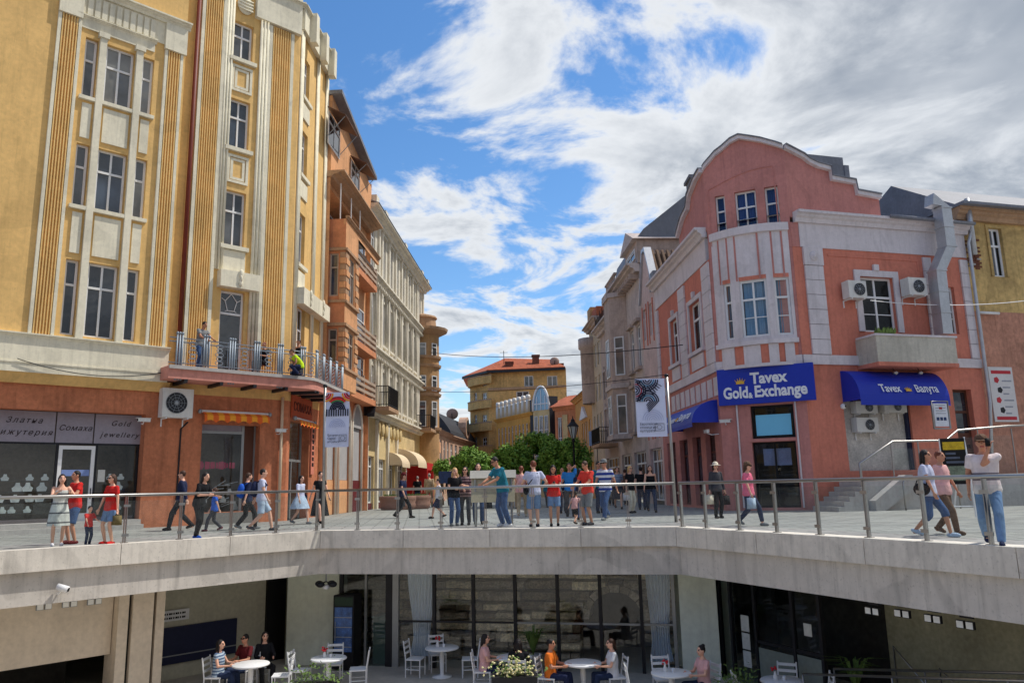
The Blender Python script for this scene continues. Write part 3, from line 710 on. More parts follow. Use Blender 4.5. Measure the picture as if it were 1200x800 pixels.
planter(862, 17.2, 0.7, 0.7, 'grassy green planter before the dark shop front', False)
def pot_plant(px, Y, label, dark=False):
    p = at(px, 770, Y); t = thing('potted_plant', (p.x, Y, ZF), label, 'plant')
    g = G(); g.lathe((p.x, Y, ZF), [(0,0),(0.18,0),(0.24,0.45),(0.26,0.47),(0.2,0.47)], 16); g.build('pot', M_conc, t, True)
    g = G(); r_ = random.Random(px)
    for k in range(34):
        a = r_.uniform(0, 6.28); L_ = r_.uniform(0.5, 0.95); c = Vector((p.x, Y, ZF+0.45)); o = Vector((math.cos(a), math.sin(a), 0)); sv = Vector((-o.y, o.x, 0))*0.035
        m1 = c+o*L_*0.3+Vector((0,0,L_*0.75)); e1 = c+o*L_*0.8+Vector((0,0,L_*0.75))
        g.q([tuple(c-sv*0.4), tuple(c+sv*0.4), tuple(m1+sv), tuple(m1-sv)]); g.q([tuple(m1-sv), tuple(m1+sv), tuple(e1)])
    g.build('leaves', M_leafy, t)
pot_plant(1000, 17.5, 'spiky leaved plant in a grey pot at the foot of the ramp')
pot_plant(625, 21.9, 'tall leafy pot plant behind the middle panes of the cafe front')
# ================================================================ OCHRE CORNER HOUSE (left)
PA, PB = ground(179, 617.6), ground(333, 610)
FA = Fa(PA, PB); FA = FA.sub(-14.0, FA.len)          # extends beyond the frame to the left
SDIR = Vector((0.048, 1.0)).normalized()             # direction of the street
def SLp(t): return Vector((PB.x, PB.y))+SDIR*t
FS = Fa(SLp(0), SLp(4.15))
A = thing('ochre_house', FA.T(FA.len/2, 0, 0), 'tall ochre art deco corner house with fluted pilasters and terracotta ground floor', 'building')
ZT = FS.z(341, 3); zt = FA.z(330, -8)
DB = 0.32                                            # the left bay stands proud of the wall
uB = lambda x, y: FA.u(x, y, DB)
# z levels of the bay windows
zb0 = FA.z(100, 441, DB); zc0 = FA.z(110, 400, DB)   # cream band bottom / top
uBe = uB(209, 200)                                   # right end of the bay
# -- ground floor walls
zg = FA.z(120, 455)                                  # top of terracotta
s1 = (FA.u(-40, 540), FA.u(166, 560), 0.0, FA.z(100, 482))
s2 = (FA.u(234, 555), FA.u(303, 550), 0.42, FA.z(265, 497))
wall(FA, 0, FA.len, 0, zg, [s1, s2], 0, 0.55).build('ground_wall', M_terra, A)
s3 = (FS.u(338, 560), FS.u(361, 560), 0, FS.z(350, 493))
zg2 = zg
wall(FS, 0, FS.len, 0, zg2, [s3], 0, 0.5).build('ground_wall', M_terra, A)
slab(FA, A, 'plinth', mat('grey plinth', S(120,116,112), 0.8, 0.15), s2[0]-0.05, s2[1]+0.05, 0.004, 0.06, 0, 0.40)
for k in range(2): slab(FA, A, 'step', M_conc, s1[0], s1[1]-0.05, -0.5, 0.65-0.3*k, 0.15*k, 0.15*(k+1)-0.003)
# cove below the bay and cream band
g = FA.g(); g.prism([(0.0, zg), (0.10, zg), (DB, zb0), (0, zb0)], 0, FA.u(196, 450), ax='dz'); g.build('cove', M_yel, A)
g = FA.g(); g.box(0, uB(197, 420), 0, DB+0.06, zb0, zc0-0.12); g.build('band', M_cream, A)
cornice(FA, A, 0, uB(197, 420)+0.03, zc0-0.12, 0.16, 0.16, M_cream, d=DB)
slab(FA, A, 'band_line', M_cream, 0, uB(197,420), DB+0.06, DB+0.085, zb0+0.28, zb0+0.33)
# -- bay windows
rows = []
for yt, yb, xm in ((309, 396, 116), (177, 249, 129), (55, 124, 135)):
    rows.append((FA.z(xm, yb, DB), FA.z(xm, yt, DB)))
wu = [(uB(86.5, 205), uB(102, 205)), (uB(112.5, 210), uB(147, 210)), (uB(157, 215), uB(171, 215))]
zbt = FA.z(130, 22, DB)
holes = [(a, b, z0, z1) for z0, z1 in rows for a, b in wu]
uB0 = uB(30, 200)-9
bw = wall(FA, uB0, uBe, zc0, zt+2, holes, DB, 0.30)
bw.q([(uBe, DB, zc0), (uBe, 0, zc0), (uBe, 0, zt+2), (uBe, DB, zt+2)])
bw.build('bay_wall', M_yel, A)
for ri, (z0, z1) in enumerate(rows):
    for ci, (a, b) in enumerate(wu):
        window(FA, (a, b, z0, z1), A, DB-0.2, 2 if ci == 1 else 1, 0.36 if ri else 0.33, 0.075, pmat=(None if ri else M_pane))
        if ri: slab(FA, A, 'sill', M_cream, a-0.08, b+0.08, DB-0.2, DB+0.13, z0-0.13, z0-0.002)
        if ri: slab(FA, A, 'spandrel', M_cream, a+0.05, b-0.05, DB+0.002, DB+0.05, rows[ri-1][1]+0.22, z0-0.24)
# colonnettes
for a, b in ((wu[0][1], wu[1][0]), (wu[1][1], wu[2][0])):
    m_ = (a+b)/2; g = FA.g(); g.box(m_-0.11, m_+0.11, DB, DB+0.14, zc0, rows[2][1]+0.1); g.box(a, b, DB-0.28, DB-0.001, zc0, rows[2][1]); g.build('colonnette', M_cream, A)
    slab(FA, A, 'capital', M_cream, m_-0.17, m_+0.17, DB, DB+0.19, rows[2][1]+0.102, rows[2][1]+0.3)
# fluted pilasters: cream edge strips and ochre ribs
def fluted(F, u0, u1, z0, z1, d, n, strip=0.1, root=A):
    for a, b in ((u0-strip, u0), (u1, u1+strip)): slab(F, root, 'edge_strip', M_cream, a, b, d-0.05, d+0.09, z0, z1)
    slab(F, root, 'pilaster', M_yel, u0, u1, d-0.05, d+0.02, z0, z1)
    g = F.g(); w_ = (u1-u0)/n
    for i in range(n):
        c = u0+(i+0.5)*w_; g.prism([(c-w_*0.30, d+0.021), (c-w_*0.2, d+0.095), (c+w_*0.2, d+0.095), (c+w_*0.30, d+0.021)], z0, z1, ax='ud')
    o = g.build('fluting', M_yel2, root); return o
zf1 = FA.z(80, 6, DB); zf2 = FA.z(200, 50, DB)
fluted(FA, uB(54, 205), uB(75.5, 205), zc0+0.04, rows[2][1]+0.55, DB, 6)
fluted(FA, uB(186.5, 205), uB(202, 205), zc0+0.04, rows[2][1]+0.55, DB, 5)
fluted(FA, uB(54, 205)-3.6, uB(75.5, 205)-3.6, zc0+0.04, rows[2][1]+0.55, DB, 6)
# entablature over the bay
zt3 = rows[2][1]
slab(FA, A, 'lintel', M_cream, uB(82, 100), uB(178, 100), DB+0.002, DB+0.05, zt3+0.3, zt3+0.62)
cornice(FA, A, uB(82, 100), uB(180, 100), zt3+0.62, 0.14, 0.16, M_cream, d=DB)
fz = slab(FA, A, 'frieze', M_cream, uB(66, 100), uBe+0.02, DB+0.002, DB+0.03, zt3+0.76, zt3+1.62)
g = FA.g(); ua_, ub_ = uB(84, 100), uB(178, 100)
for i in range(11):
    c = ua_+(ub_-ua_)*(i+0.5)/11; g.box(c-0.085, c+0.085, DB+0.031, DB+0.085, zt3+0.82, zt3+1.55)
g.build('frieze_block', M_cream, fz)
for a, b in ((uB(52, 205)-0.06, uB(78, 205)+0.04), (uB(184, 205)-0.06, uB(205, 205)+0.1)): slab(FA, A, 'pilaster_cap', M_cream, a, b, DB+0.032, DB+0.16, zt3+0.56, zt3+1.6)
cornice(FA, A, uB(40, 100), uBe+0.1, zt3+1.62, 0.24, 0.30, M_cream, d=DB)
# -- middle section with the balcony door
MU = lambda x: FA.u(x, 200)
r2 = []
for yt, yb, xm in ((224, 289, 275), (117, 175, 280), (27, 71, 284)): r2.append((FA.z(xm, yb), FA.z(xm, yt)))
wa, wb = FA.u(268.5, 150), FA.u(292, 150)
dz1 = FA.z(270, 367); zdt = FA.z(270, 341); zfl = FA.z(280, 436)
da, db = FA.u(256.5, 390), FA.u(285, 390)
holes = [(wa, wb, z0, z1) for z0, z1 in r2]+[(da, db, zfl, zdt)]
wall(FA, uBe-0.3, FA.len, zg, zt, holes, 0, 0.35).build('wall', M_yel, A)
for ri, (z0, z1) in enumerate(r2):
    window(FA, (wa, wb, z0, z1), A, -0.22, 2, 0.36, 0.075)
    slab(FA, A, 'sill', M_cream, wa-0.15, wb+0.15, -0.2, 0.15, z0-0.16, z0-0.002)
    if ri:
        zz0, zz1 = r2[ri-1][1]+0.32, z0-0.3; g = FA.g()
        for k, (i_, o_) in enumerate(((0.0, 0.06), (0.14, 0.035))):
            x0, x1, y0, y1 = wa-0.02+i_, wb+0.02-i_, zz0+i_, zz1-i_
            for bx in ((x0, x1, y1-0.1, y1), (x0, x1, y0, y0+0.1), (x0, x0+0.1, y0+0.1, y1-0.1), (x1-0.1, x1, y0+0.1, y1-0.1)): g.box(bx[0], bx[1], 0.002, o_, bx[2], bx[3])
        g.build('panel_frame', M_cream, A)
zk0, zk1 = FA.z(277, 340), FA.z(277, 321)
slab(FA, A, 'apron', M_cream, wa-0.05, wb+0.05, 0.002, 0.06, zk1, r2[0][0]-0.18)
slab(FA, A, 'door_hood', M_cream, FA.u(254, 330), FA.u(300, 330), 0.002, 0.36, zk0, zk1)
def scroll(F, u, d, z0, z1, root, m):
    g = F.g(); h = z1-z0
    g.ell((u, d, z1-h*0.25), (0.09, 0.06, h*0.24)); g.ell((u, d, z0+h*0.22), (0.07, 0.05, h*0.2)); g.tube([(u, d, z0+h*0.2), (u, d+0.03, z0+h*0.5), (u, d, z1-h*0.3)], 0.045, 6); return g.build('scroll', m, root, True)
scroll(FA, FA.u(277.5, 330), 0.38, zk0+0.05, zk1+0.12, A, M_cream)
# balcony door with a star-patterned fanlight
dw = window(FA, (da, db, zfl, zdt), A, -0.2, 1, (zdt-dz1)/(zdt-zfl), 0.08, pmat=M_pane, name='balcony_door')
g = FA.g(); um, zm = (da+db)/2, (dz1+zdt)/2+0.02; hw, hh = (db-da)/2-0.1, (zdt-dz1)/2-0.1
pent = [(um, zm+hh), (um+hw*0.62, zm+0.04), (um+hw*0.35, zm-hh), (um-hw*0.35, zm-hh), (um-hw*0.62, zm+0.04)]
def bar(g, p, q, d, r): g.tube([(p[0], d, p[1]), (q[0], d, q[1])], r, 5)
for i in range(5): bar(g, pent[i], pent[(i+1) % 5], -0.15, 0.018)
for p, q in ((pent[0], (um, zm+hh+0.05)), (pent[1], (um+hw, zm+hh*0.4)), (pent[2], (um+hw*0.6, zm-hh-0.03)), (pent[3], (um-hw*0.6, zm-hh-0.03)), (pent[4], (um-hw, zm+hh*0.4))): bar(g, p, q, -0.15, 0.016)
g.build('fanlight_bar', M_white, dw)
# columns beside the windows (triple reeds) and fluted panels
def reeds(u0, u1, z0, z1, n=3, F=FA):
    g = F.g(); w_ = (u1-u0)/n
    for i in range(n):
        c = u0+w_*(i+0.5); g.tube([(c, 0.05, z0), (c, 0.05, z1)], w_*0.47, 8)
    g.build('reeded_pilaster', M_cream, A, True)
zbal = zg+0.45
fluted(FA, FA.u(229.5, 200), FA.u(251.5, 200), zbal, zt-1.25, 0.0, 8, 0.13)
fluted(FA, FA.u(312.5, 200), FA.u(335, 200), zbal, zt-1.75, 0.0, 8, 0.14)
reeds(FA.u(255.5, 200), FA.u(266, 200), zk1+0.05, zt-1.0)
reeds(FA.u(297.5, 200), FA.u(309, 200), zbal, zt-0.5)
slab(FA, A, 'frieze_block', M_cream, FA.u(225, 30), FA.u(267, 30), 0.002, 0.2, zt-1.2, zt)
slab(FA, A, 'frieze_block', M_cream, FA.u(297, 60), FA.len-0.02, 0.002, 0.2, zt-1.7, zt)
cornice(FA, A, FA.u(297, 60), FA.len+0.1, zt-0.35, 0.14, 0.34, M_cream)
g = FA.g()
uc_ = (wa+wb)/2; zc_ = FA.z(289, 8)
g.ell((uc_, 0.05, zc_), (0.34, 0.1, 0.42)); 
for k in range(4): g.tube([(uc_-0.3, 0.12, zc_+0.2-k*0.14), (uc_, 0.17, zc_+0.14-k*0.14), (uc_+0.3, 0.12, zc_+0.2-k*0.14)], 0.03, 6)
g.build('cartouche', M_cream, A, True)
# -- street side
zs = []
for yt, yb in ((150, 205), (250, 312), (60, 110)): zs.append((FS.z(353, yb), FS.z(353, yt)))
sw0, sw1 = FS.u(350, 250), FS.u(358, 250)
zfs = FS.z(352, 436)
wall(FS, 0, FS.len, zg2, zt, [(sw0, sw1, z0, z1) for z0, z1 in zs]+[(0.75, 1.75, zfl, zdt)], 0, 0.3).build('wall', M_yel, A)
for z0, z1 in zs:
    window(FS, (sw0, sw1, z0, z1), A, -0.2, 1, 0.3, 0.07); slab(FS, A, 'sill', M_cream, sw0-0.15, sw1+0.15, -0.1, 0.13, z0-0.16, z0-0.002)
    slab(FS, A, 'spandrel', M_cream, sw0, sw1, 0.002, 0.06, z0-1.0, z0-0.3)
window(FS, (0.75, 1.75, zfl, zdt), A, -0.2, 2, 0.3, 0.08, name='balcony_door')
slab(FS, A, 'door_hood', M_cream, 0.35, FS.len-0.1, 0.002, 0.4, zk0-0.1, zk1-0.05)
for u in (1.2, 3.0): scroll(FS, u, 0.42, zk0-0.05, zk1+0.05, A, M_cream)
for u in (0.1, 2.35, 3.75): reeds(u, u+0.35, zbal, zt-0.6, 3, FS)
slab(FS, A, 'frieze_block', M_cream, 0.02, FS.len, 0.002, 0.2, zt-1.3, zt)
cornice(FS, A, -0.1, FS.len, zt-0.35, 0.14, 0.34, M_cream)
for u in (0.9, 2.4, 3.7):
    g = FS.g(); g.box(u-0.2, u+0.2, 0.2, 0.5, zt-1.5, zt-0.1); g.build('bracket', M_cream, A)
# roof deck and rear so that the house is a closed block
g = G(); c1, c2 = FA.T(0, 0, 0), FA.T(FA.len, 0, 0); c3 = FS.T(FS.len, 0, 0); c4 = FS.T(FS.len, -12, 0)
g.prism([(c1.x-8, c1.y+8), (c1.x, c1.y), (c2.x, c2.y), (c3.x, c3.y), (c4.x, c4.y)], zt-0.05, zt+0.1, ax='ud'); g.build('roof', M_lead, A)
g = FS.g(); g.q([(FS.len, 0, 0), (FS.len, -12, 0), (FS.len, -12, zt), (FS.len, 0, zt)]); g.build('party_wall', M_cream, A)
# drainpipes
g = FA.g(); up = FA.u(220.5, 200); g.tube([(up, 0.12, zbal-0.1), (up, 0.12, zt)], 0.085, 8); g.build('drainpipe', M_rust, A, True)
g = FA.g(); up = FA.u(328, 520); g.tube([(up, 0.1, 0.1), (up, 0.1, zg+0.1)], 0.06, 8); g.build('drainpipe', mat('cream pipe', S(214,190,160), 0.5, 0.06, 3), A, True)
# -- shopfront of the jeweller
M_shopgrey = mat('grey sign panel', S(146,140,150), 0.5, 0.08, 1.5)
sh = thing('jewellery_shopfront', FA.T((s1[0]+s1[1])/2, -0.4, 0), 'glazed jewellery shopfront with three grey sign panels and necklace busts on display', 'shopfront')
D1 = -0.42
zsp0, zsp1 = FA.z(100, 519, D1), s1[3]
px1 = [FA.u(x, 500, D1) for x in (-40, 65.5, 110.5, 170)]
names = [(['Златна', 'бижутерия'], 0), (['Сомаха'], 1), (['Gold', 'jewellery'], 2)]
for (lines, i) in names:
    a, b = px1[i]+0.02, px1[i+1]-0.02
    p_ = slab(FA, sh, 'sign_panel', M_shopgrey, a, b, D1-0.05, D1, zsp0, zsp1-0.02)
    for k, s_ in enumerate(lines):
        zz_ = (zsp0+zsp1)/2-0.1+(0.2 if len(lines) == 2 and k == 0 else (-0.18 if len(lines) == 2 else 0))
        uc = (a+b)/2 if i else FA.u(27, 505, D1)
        text(s_, 0.25, mat('dark lettering', S(50,36,40), 0.4), 'lettering', p_, FA.T(uc, D1+0.004, zz_), (*FA.U, 0), (*FA.Nn, 0), 0.008, 0.35, 0.0, space=1.3 if i != 1 else 1.1)
slab(FA, sh, 'frame', M_dark, s1[0], s1[1], D1-0.06, D1+0.01, zsp0-0.06, zsp0-0.002)
ud0, ud1 = FA.u(66, 560, D1), FA.u(109, 560, D1)
for u in (ud0-0.04, ud1+0.04, s1[1]-0.05): slab(FA, sh, 'frame', M_dark, u-0.035, u+0.035, D1-0.06, D1+0.012, 0.3, zsp0-0.06)
for a, b in ((s1[0], ud0-0.075), (ud1+0.075, s1[1]-0.085)):
    slab(FA, sh, 'pane', M_clear, a, b, D1-0.03, D1-0.02, 0.42, zsp0-0.06)
    slab(FA, sh, 'stall_riser', mat('stall riser', S(96,90,92), 0.6), a, b, D1-0.05, D1, 0.3, 0.415)
dr_ = thing
gd = FA.g(); z0d, z1d = 0.3, zsp0-0.09
for bx in ((ud0, ud0+0.11, z0d, z1d), (ud1-0.11, ud1, z0d, z1d), (ud0+0.11, ud1-0.11, z1d-0.12, z1d), (ud0+0.11, ud1-0.11, z0d, z0d+0.25)): gd.box(bx[0], bx[1], D1-0.05, D1+0.02, bx[2], bx[3])
dd = gd.build('door', M_white, sh)
slab(FA, dd, 'pane', M_clear, ud0+0.11, ud1-0.11, D1-0.02, D1-0.01, z0d+0.25, z1d-0.12)
slab(FA, dd, 'notice_band', mat('blue notice', S(120,140,190), 0.6), ud0+0.13, ud1-0.13, D1-0.008, D1-0.003, 1.75, 1.95)
g = FA.g(); g.tube([(ud1-0.06, D1+0.06, 1.0), (ud1-0.06, D1+0.06, 1.35)], 0.016, 6); g.build('handle', M_dark, dd)
# interior and displays
g = FA.g(); k = D1-1.3; a, b = s1[0], s1[1]
g.q([(a,k,0.3),(b,k,0.3),(b,k,zsp1),(a,k,zsp1)]); g.q([(a,D1-0.06,0.3),(b,D1-0.06,0.3),(b,k,0.3),(a,k,0.3)]); g.q([(b,D1-0.06,0.3),(b,D1-0.06,zsp1),(b,k,zsp1),(b,k,0.3)]); g.q([(a,D1-0.06,zsp1),(b,D1-0.06,zsp1),(b,k,zsp1),(a,k,zsp1)])
g.build('interior', mat('shop interior', S(120,104,86), 0.8, 0.2), sh)
M_bust = mat('white bust', S(232,230,226), 0.6, 0.05)
def bust(F, u, d, z, s, root):
    g = F.g(); P_b = [(-.11,0),(.11,0),(.14,.10),(.065,.16),(.045,.25),(-.045,.25),(-.065,.16),(-.14,.10)]
    g.prism([(u+x*s, z+y*s) for x, y in P_b], d-0.03, d+0.03); g.tube([(u-.07*s, d+.035, z+.15*s), (u-.05*s, d+.04, z+.09*s), (u, d+.042, z+.06*s), (u+.05*s, d+.04, z+.09*s), (u+.07*s, d+.035, z+.15*s)], 0.008, 5); g.build('bust', M_bust, root)
for (a, b) in ((s1[0]+0.2, ud0-0.15), (ud1+0.5, s1[1]-0.35)):
    n = max(2, int((b-a)/0.36))
    for j, z in enumerate((0.62, 0.95, 1.28, 1.62)):
        slab(FA, sh, 'glass_shelf', M_clear, a, b, D1-0.35, D1-0.08, z-0.02, z-0.005)
        for i in range(n):
            if (i*7+j*3) % 5: bust(FA, a+(i+0.5)*(b-a)/n+0.05*((i+j) % 3-1), D1-0.2-0.06*((i+j) % 2), z, 0.8+0.15*((i*3+j) % 3), sh)
slab(FA, sh, 'notice', M_paper, ud1+0.14, ud1+0.36, D1-0.018, D1-0.012, 1.55, 1.95)
# second shop window
sw = thing('corner_shop_window', FA.T((s2[0]+s2[1])/2, -0.3, 0.4), 'dark shop window with sale posters between terracotta piers', 'shop window')
a, b, c, e = s2; D2 = -0.4; bx = FA.u(297, 560, D2)
for q in ((a, a+0.05, c, e), (b-0.55, b-0.45, c, e), (b-0.06, b, c, e), (a+0.05, b-0.55, e-0.32, e-0.22)): slab(FA, sw, 'frame', M_alu, q[0], q[1], D2-0.04, D2+0.03, q[2], q[3])
slab(FA, sw, 'pane', M_clear, a+0.05, b-0.55, D2-0.01, D2, c, e-0.32)
slab(FA, sw, 'panel', mat('brown panel', S(92,58,44), 0.7, 0.1), b-0.45, b-0.06, D2-0.02, D2, c, e)
slab(FA, sw, 'panel', M_shopgrey, a+0.05, b-0.55, D2-0.02, D2, e-0.22, e)
g = FA.g(); k = D2-1.2; g.q([(a,k,c),(b,k,c),(b,k,e),(a,k,e)]); g.q([(a,D2-0.02,c),(b,D2-0.02,c),(b,k,c),(a,k,c)]); g.q([(a,D2-0.05,c),(a,k,c),(a,k,e),(a,D2-0.05,e)]); g.q([(b,D2-0.05,c),(b,k,c),(b,k,e),(b,D2-0.05,e)]); g.build('interior', mat('shop interior', S(70,60,50)), sw)
zz_ = FA.z(262, 545, D2); rl = random.Random(2)
for k in range(13):
    u0 = a+0.15+k*(b-a-0.9)/13; hh = rl.uniform(0.16, 0.3); slab(FA, sw, 'print', mat('magenta letter', S(196,60,90), 0.5), u0, u0+rl.uniform(0.05, 0.12), D2-0.05, D2-0.045, zz_-hh/2, zz_+hh/2)
r_ = random.Random(5)
for k in range(14):
    u0 = a+r_.uniform(0.2, b-a-0.9); z0 = c+r_.uniform(0.15, 1.1); an = r_.uniform(0, 0.8); l = r_.uniform(0.2, 0.5)
    g = FA.g(); g.tube([(u0, D2-0.3-0.3*r_.random(), z0), (u0+l*math.cos(an), D2-0.35, z0+l*math.sin(an))], 0.014, 5); g.build('display_rod', M_white, sw)
for k in range(9): bust(FA, a+0.25+k*0.24, D2-0.35, c+0.05+(k % 3)*0.28, 0.9, sw)
# street shop entrance
en = thing('corner_entrance', FS.T((s3[0]+s3[1])/2, -0.3, 0), 'glazed corner shop entrance with brown jambs beside the drainpipe', 'entrance')
a, b, c, e = s3; 
for q in ((a, a+0.08, 0, e), (b-0.08, b, 0, e), (a+0.08, b-0.08, 2.3, 2.4), ((a+b)/2-0.04, (a+b)/2+0.04, 0, 2.3)): slab(FS, en, 'frame', M_alu, q[0], q[1], -0.4, -0.32, q[2], q[3])
for q in ((a+0.08, (a+b)/2-0.04, 0, 2.3), ((a+b)/2+0.04, b-0.08, 0, 2.3), (a+0.08, b-0.08, 2.4, e)): slab(FS, en, 'pane', M_clear, q[0], q[1], -0.37, -0.36, q[2], q[3])
slab(FS, en, 'back_wall', mat('shop interior', S(70,60,50)), a-0.3, b+0.3, -1.4, -1.3, 0, e+0.1)
sg = thing('corner_sign', FS.T(FS.u(352,480), 0.1, 3.4), 'terracotta fascia sign reading СОМАХА over the corner entrance', 'sign')
z0_, z1_ = FS.z(352, 492), FS.z(352, 466)
slab(FS, sg, 'board', mat('terracotta board', S(178,84,52), 0.7, 0.1), s3[0]-0.05, s3[1]+0.05, 0.02, 0.09, z0_, z1_)
text('СОМАХА', 0.5, mat('brown letter', S(92,36,24), 0.5), 'lettering', sg, FS.T((s3[0]+s3[1])/2, 0.1, (z0_+z1_)/2-0.16), (*FS.U, 0), (*FS.Nn, 0), 0.012, sx=1.05)
vs_ = thing('vertical_sign', FS.T(s3[1]+0.3, 0.1, 1.6), 'narrow vertical terracotta sign with dark characters beside the corner entrance', 'sign')
slab(FS, vs_, 'board', M_coral, s3[1]+0.12, s3[1]+0.52, 0.02, 0.08, 1.8, z0_-0.1)
for k in range(7): slab(FS, vs_, 'print', M_black, s3[1]+0.2, s3[1]+0.44, 0.081, 0.086, z0_-0.42-k*0.24, z0_-0.26-k*0.24)
# awnings (orange striped, rolled up)
def stripe_mat():
    m, t, p = newmat('orange striped awning'); nn = t.nodes.new; lk = t.links.new
    tcx = nn('ShaderNodeTexCoord'); sx_ = nn('ShaderNodeSeparateXYZ'); lk(tcx.outputs['UV'], sx_.inputs[0])
    wv = nn('ShaderNodeMath'); wv.operation = 'PINGPONG'; wv.inputs[1].default_value = 0.5; lk(sx_.outputs[0], wv.inputs[0])
    rp_ = nn('ShaderNodeValToRGB'); lk(wv.outputs[0], rp_.inputs[0]); e_ = rp_.color_ramp.elements
    e_[0].position = 0.2; e_[0].color = (*S(222,98,28), 1); e_[1].position = 0.3; e_[1].color = (*S(240,160,40), 1)
    lk(rp_.outputs[0], p.inputs['Base Color']); p.inputs['Roughness'].default_value = 0.8; return m
M_awn = stripe_mat()
def valance(F, u0, u1, z0, z1, d, label, per):
    t = thing('striped_awning', F.T((u0+u1)/2, d, z0), label, 'awning', 'orange striped awnings')
    n = 80; g = F.g(); uv = []
    for i in range(n):
        x0, x1 = u0+(u1-u0)*i/n, u0+(u1-u0)*(i+1)/n
        zz = lambda x: z0+0.10*abs(math.sin((x-u0)/per*math.pi))
        h = z1-z0
        for (p, q) in (((0.0, 1.0), (0.28, 0.62)), ((0.28, 0.62), (0.30, 0.0))):
            dd0, dd1 = d+p[0], d+q[0]
            za = lambda x, k: z1-(1-k)*h if k > 0 else zz(x)
            g.q([(x0, dd0, za(x0, p[1])), (x1, dd0, za(x1, p[1])), (x1, dd1, za(x1, q[1])), (x0, dd1, za(x0, q[1]))])
            uv += [((x0-u0)/per, 0), ((x1-u0)/per, 0), ((x1-u0)/per, 1), ((x0-u0)/per, 1)]
    o = g.build('canopy', M_awn, t); ul = o.data.uv_layers.new(name='UVMap')
    for i_, c_ in enumerate(uv): ul.data[i_].uv = c_
    g = F.g(); g.tube([(u0-0.12, d+0.05, z1-0.02), (u1+0.12, d+0.05, z1-0.02)], 0.05, 10); g.build('roller', M_white, t, True)
    for u in (u0-0.1, u1+0.1): g = F.g(); g.ell((u, d+0.08, z1-0.03), (0.07, 0.09, 0.09)); g.build('end_cap', M_grey, t, True)
valance(FA, FA.u(235, 490), FA.u(311, 490), FA.z(272, 497), FA.z(272, 483), 0.08, 'orange striped scalloped awning over the dark shop window', 0.42)
valance(FS, s3[0]+0.05, s3[1]-0.05, z0_-0.36, z0_+0.0, 0.12, 'small orange striped awning under the corner fascia sign', 0.42)
# air conditioner units
def aircon(F, u0, u1, z0, z1, d0, d1, label, fan=0.55, group='air conditioning units', fside=0.45):
    t = thing('air_conditioner', F.T((u0+u1)/2, d0, z0), label, 'air conditioner', group)
    slab(F, t, 'casing', mat('aircon casing', S(214,212,206), 0.5, 0.06, 3, 0.12), u0, u1, d0, d1, z0, z1)
    r_ = (z1-z0)*0.36; uc, zc = u0+(u1-u0)*fside, (z0+z1)/2
    g = F.g(); n = 24
    g.prism([(uc+r_*math.cos(6.2832*i/n), zc+r_*math.sin(6.2832*i/n)) for i in range(n)], d1+0.002, d1+0.012); fn = g.build('fan_opening', M_dark, t)
    g = F.g()
    for rr in (0.25, 0.5, 0.75, 1.0):
        g.tube([(uc+r_*rr*math.cos(6.2832*i/n), d1+0.025, zc+r_*rr*math.sin(6.2832*i/n)) for i in range(n+1)], 0.006, 4, cap=False)
    for i in range(10): an = 6.2832*i/10; g.tube([(uc, d1+0.025, zc), (uc+r_*math.cos(an), d1+0.025, zc+r_*math.sin(an))], 0.005, 4)
    g.ell((uc, d1+0.02, zc), (r_*0.2, 0.02, r_*0.2), 10, 6)
    g.build('fan_guard', M_grey, fn)
    for s_ in (0.15, 0.85):
        g = F.g(); u = u0+(u1-u0)*s_; g.box(u-0.02, u+0.02, min(0.0, d0), d1, z0-0.05, z0-0.005); g.box(u-0.02, u+0.02, min(0.0, d0), min(0.0, d0)+0.03, z0-0.3, z0-0.05); g.build('bracket', M_white, t)
    return t
D3 = 0.5
r_ac = FA.rect(190.5, 226.5, 455, 489, D3)
aircon(FA, *r_ac[:2], r_ac[2], r_ac[3], 0.12, D3, 'large white air conditioner on the terracotta wall beside the balcony')
g = FA.g(); u_ = FA.u(210, 520); g.tube([(u_+0.25, 0.03, r_ac[2]-0.1), (u_+0.02, 0.03, r_ac[2]-0.35), (u_, 0.03, 0.4)], 0.03, 6); g.build('pipe_trunk', M_dark, A)
def cctv(F, u, d, z, label, sgn=1, l=0.32):
    t = thing('security_camera', F.T(u, 0, z), label, 'security camera')
    g = F.g(); g.tube([(u, 0, z-0.05), (u, d*0.6, z-0.08), (u, d, z)], 0.018, 6); g.build('arm', M_white, t)
    g = F.g(); g.box(u-sgn*l*0.5, u+sgn*l*0.5, d-0.055, d+0.055, z, z+0.11); h = g.build('housing', mat('camera housing', S(215,214,210), 0.5), t)
    g = F.g(); g.box(u+sgn*(l*0.5), u+sgn*(l*0.5+0.012), d-0.04, d+0.04, z+0.02, z+0.09); g.build('lens', M_black, h)
    g = F.g(); g.box(u-sgn*l*0.55, u+sgn*l*0.65, d-0.07, d+0.07, z+0.11, z+0.125); g.build('sun_shield', MAT['camera housing'], h)
u, z = FA.uz(168, 494, 0.2); cctv(FA, u, 0.25, z, 'white security camera at the right end of the jewellery sign panels', -1, 0.4)
u, z = FA.uz(329, 506, 0.35); cctv(FA, u, 0.35, z, 'white security camera on the cream drainpipe of the corner house', 1, 0.4)
